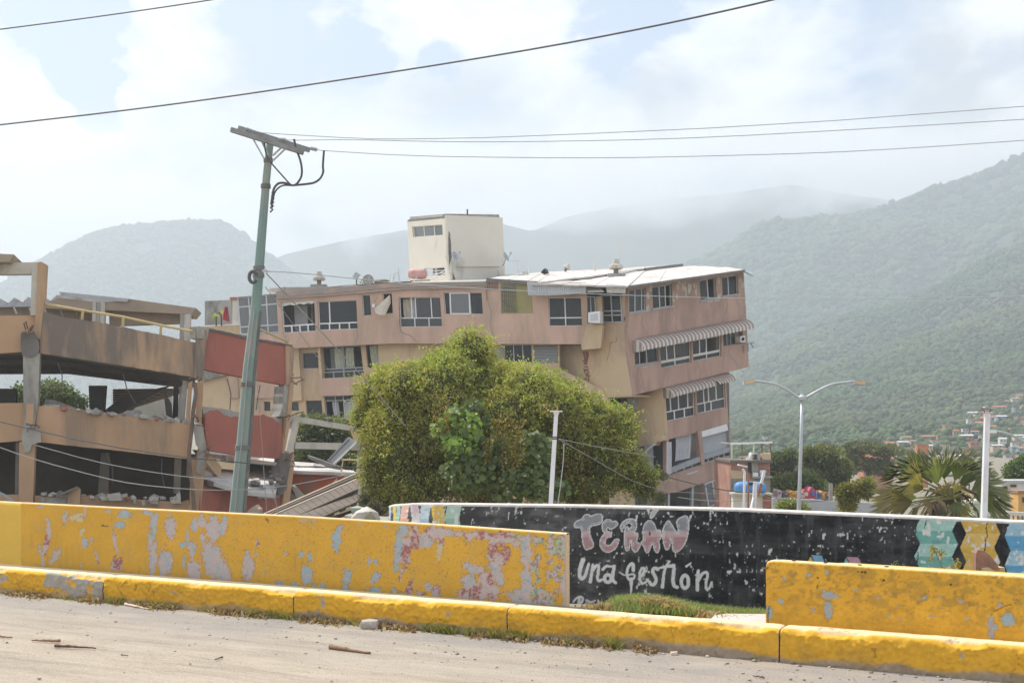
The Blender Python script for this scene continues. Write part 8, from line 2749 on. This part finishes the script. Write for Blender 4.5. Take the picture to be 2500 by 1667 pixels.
# small lamp, poles
t = thing('street_lamp', 'small white lamp post in front of the blue water tank', 'street lamp', P(1815, 1400, 45))
MB().tube([P(1815, 1400, 45), P(1816, 1240, 45), P(1818, 1152, 45), P(1813, 1144, 45)], .045, 8).build('pole', M['white'], t)
MB().beam(P(1802, 1134, 45), P(1824, 1139, 45), .22, .05).build('lamp_head', M['white'], t)
t = thing('small_pole', 'short white pole with a wire stay near the blue tank', 'pole', P(1840, 1400, 38))
MB().tube([P(1838, 1400, 38), P(1840, 1250, 38), P(1844, 1175, 38)], .065, 8).build('pole', M['whitepost'], t)
MB().beam(P(1837, 1176, 38), P(1850, 1177, 38), .03).build('crossbar', M['steel'], t)
MB().tube([P(1828, 1262, 37.6), P(1840, 1212, 38)], .03, 5).build('stay', M['white'], t)
t = thing('striped_pole', 'leaning red and white pole behind the short white pole', 'pole', P(1850, 1400, 42))
for k in range(4):
    p0, p1 = P(1850, 1212, 42), P(1867, 1147, 42)
    MB().tube([p0.lerp(p1, k / 4), p0.lerp(p1, (k + 1) / 4)], .05, 6).build('segment', M['brickred' if k in (0, 1) else 'whitepost'], t)
MB().beam(P(1858, 1144, 42), P(1896, 1152, 42), .03).build('crossbar', M['pipe_br'], t)
t = thing('small_pole', 'thin red pole right of the small white lamp post', 'pole', P(1826, 1400, 46))
MB().tube([P(1826, 1400, 46), P(1827, 1155, 46)], .035, 6).build('pole', M['brickred'], t)
# dull yard and stalls
PY1 = Plane(P(1960, 1220, 60), (0, -1, 0))
t = thing('yard_wall', 'wide pale grey wall behind the lamp pole', 'wall', P(2000, 1300, 60))
slabq([(1886, 1216), (1965, 1218), (2060, 1224), (2140, 1228), (2140, 1330), (1886, 1330)], PY1, .3, 'wall', M['tin_gray'], t)
t = thing('small_pole', 'grey stub pole between the stalls and the yellow bush', 'pole', P(2028, 1400, 62))
MB().tube([P(2028, 1400, 62), P(2028, 1180, 62)], .10, 6).build('pole', M['concrete'], t)
rng = random.Random(5)
cl_ = [((0.55, 0.10, 0.07), 'red'), ((0.60, 0.27, 0.06), 'orange'), ((0.10, 0.20, 0.45), 'blue'), ((0.62, 0.60, 0.58), 'white'), ((0.60, 0.45, 0.12), 'yellow'), ((0.12, 0.14, 0.18), 'dark'), ((0.45, 0.10, 0.18), 'crimson')]
CM = [(mat('cloth_' + n_, c_, .8), n_) for c_, n_ in cl_]
stalls = [(1898, 1206, 10, 12, 3), (1911, 1207, 16, 8, 5), (1927, 1207, 22, 9, 1), (1952, 1206, 13, 6, 3), (1958, 1210, 20, 16, 0), (1975, 1209, 18, 20, 6), (1985, 1206, 9, 8, 3), (1992, 1211, 14, 12, 2), (2003, 1210, 12, 12, 1),
          (2014, 1211, 12, 10, 5), (2022, 1210, 9, 8, 0)]
for k, (x, y, w_, h_, ci) in enumerate(stalls):
    m_c, nm = CM[ci]
    t = thing('covered_goods', '%s covered heap, %s from the left behind the grey wall' % (nm, ['first', 'second', 'third', 'fourth', 'fifth', 'sixth', 'seventh', 'eighth', 'ninth', 'tenth', 'eleventh'][k]), 'covered goods', P(x + w_ / 2, y, 66), 'covered goods behind the grey wall')
    pl = [(x, y + 8), (x, y - h_ * .55), (x + w_ * .3, y - h_), (x + w_ * .6, y - h_ * rng.uniform(.75, 1)), (x + w_, y - h_ * .5), (x + w_, y + 8)]
    slabq(pl, Plane(P(x, y, 66 + k * .03), (0, -1, 0)), 1.2, 'cover', m_c, t)
    slabq([(x + w_ * .3, y - h_ * .5), (x + w_ * .7, y - h_ * .55), (x + w_ * .7, y), (x + w_ * .35, y)], Plane(P(x, y, 66 + k * .03), (0, -1, 0)), .1, 'goods', CM[(ci + 3) % 7][0], t, push=.08)
# right-hand buildings behind the palm
house('white low house at the right edge under the round tree', 2452, 1196, 90, 18, 64, WC[0], RC[0], nwin=2)
t = house('pale green house with a fence behind the white post', 2380, 1262, 76, 34, 50, WC[6], WC[0], nwin=0)
slabq([(2405, 1247), (2500, 1250), (2560, 1252), (2560, 1262), (2405, 1259)], Plane(P(2450, 1250, 47), (0, -1, 0)), .2, 'roof_edge', M['cream'], t)
for k in range(14):
    MB().beam(P(2408 + k * 11, 1258, 46.5), P(2408 + k * 11, 1285, 46.5), .05).build('fence_bar', M['tin_dk2'], t)
house('orange painted shop front at the far right edge', 2486, 1240, 60, 36, 56, mat('shop_orange', (0.60, 0.36, 0.13), .85), RC[2], nwin=2)
house('pink roofed shed between palm and orange shop', 2440, 1232, 40, 14, 80, WC[4], RC[2], nwin=1)
# rubble and green slope beside the tin roof
t = thing('rubble_heap', 'grey green rubble heap between the tin roof and the mural', 'rubble', P(910, 1300, 26))
for k in range(14):
    r_ = random.Random(k)
    c = P(r_.uniform(850, 950), r_.uniform(1240, 1290), 26 + r_.random())
    chunk(mb := MB(), c, r_.uniform(.15, .4), k)
    mb.build('lump', mat('green_grey', (0.33, 0.38, 0.32), .95) if k == 0 else (M['rubble'] if k % 2 else bpy.data.materials['green_grey']), t)
t = thing('yard_house', 'peach wall seen under the crown of the big tree', 'wall', P(1230, 1330, 45))
slabq([(1185, 1195), (1345, 1195), (1345, 1330), (1185, 1330)], Plane(P(1200, 1220, 45), (0, -1, 0)), .3, 'wall', mat('peach_wall', (0.62, 0.40, 0.25), .9), t)
slabq([(1234, 1200), (1246, 1200), (1246, 1240), (1234, 1232)], Plane(P(1200, 1220, 44.8), (0, -1, 0)), .1, 'window', M['white'], t)
slabq([(1298, 1205), (1304, 1205), (1304, 1280), (1298, 1280)], Plane(P(1200, 1220, 44.8), (0, -1, 0)), .2, 'post', M['pipe_br'], t)
t = thing('rubble_heap', 'broken pinkish masonry stub at the foot of the utility pole', 'rubble', P(625, 1290, 30))
slabq(rough_line([(600, 1262), (604, 1246), (616, 1238), (624, 1234), (632, 1242), (636, 1262)], 5, 1.5, 4), Plane(P(620, 1250, 30), (0, -1, 0)), .4, 'masonry', M['salmon_worn'], t)
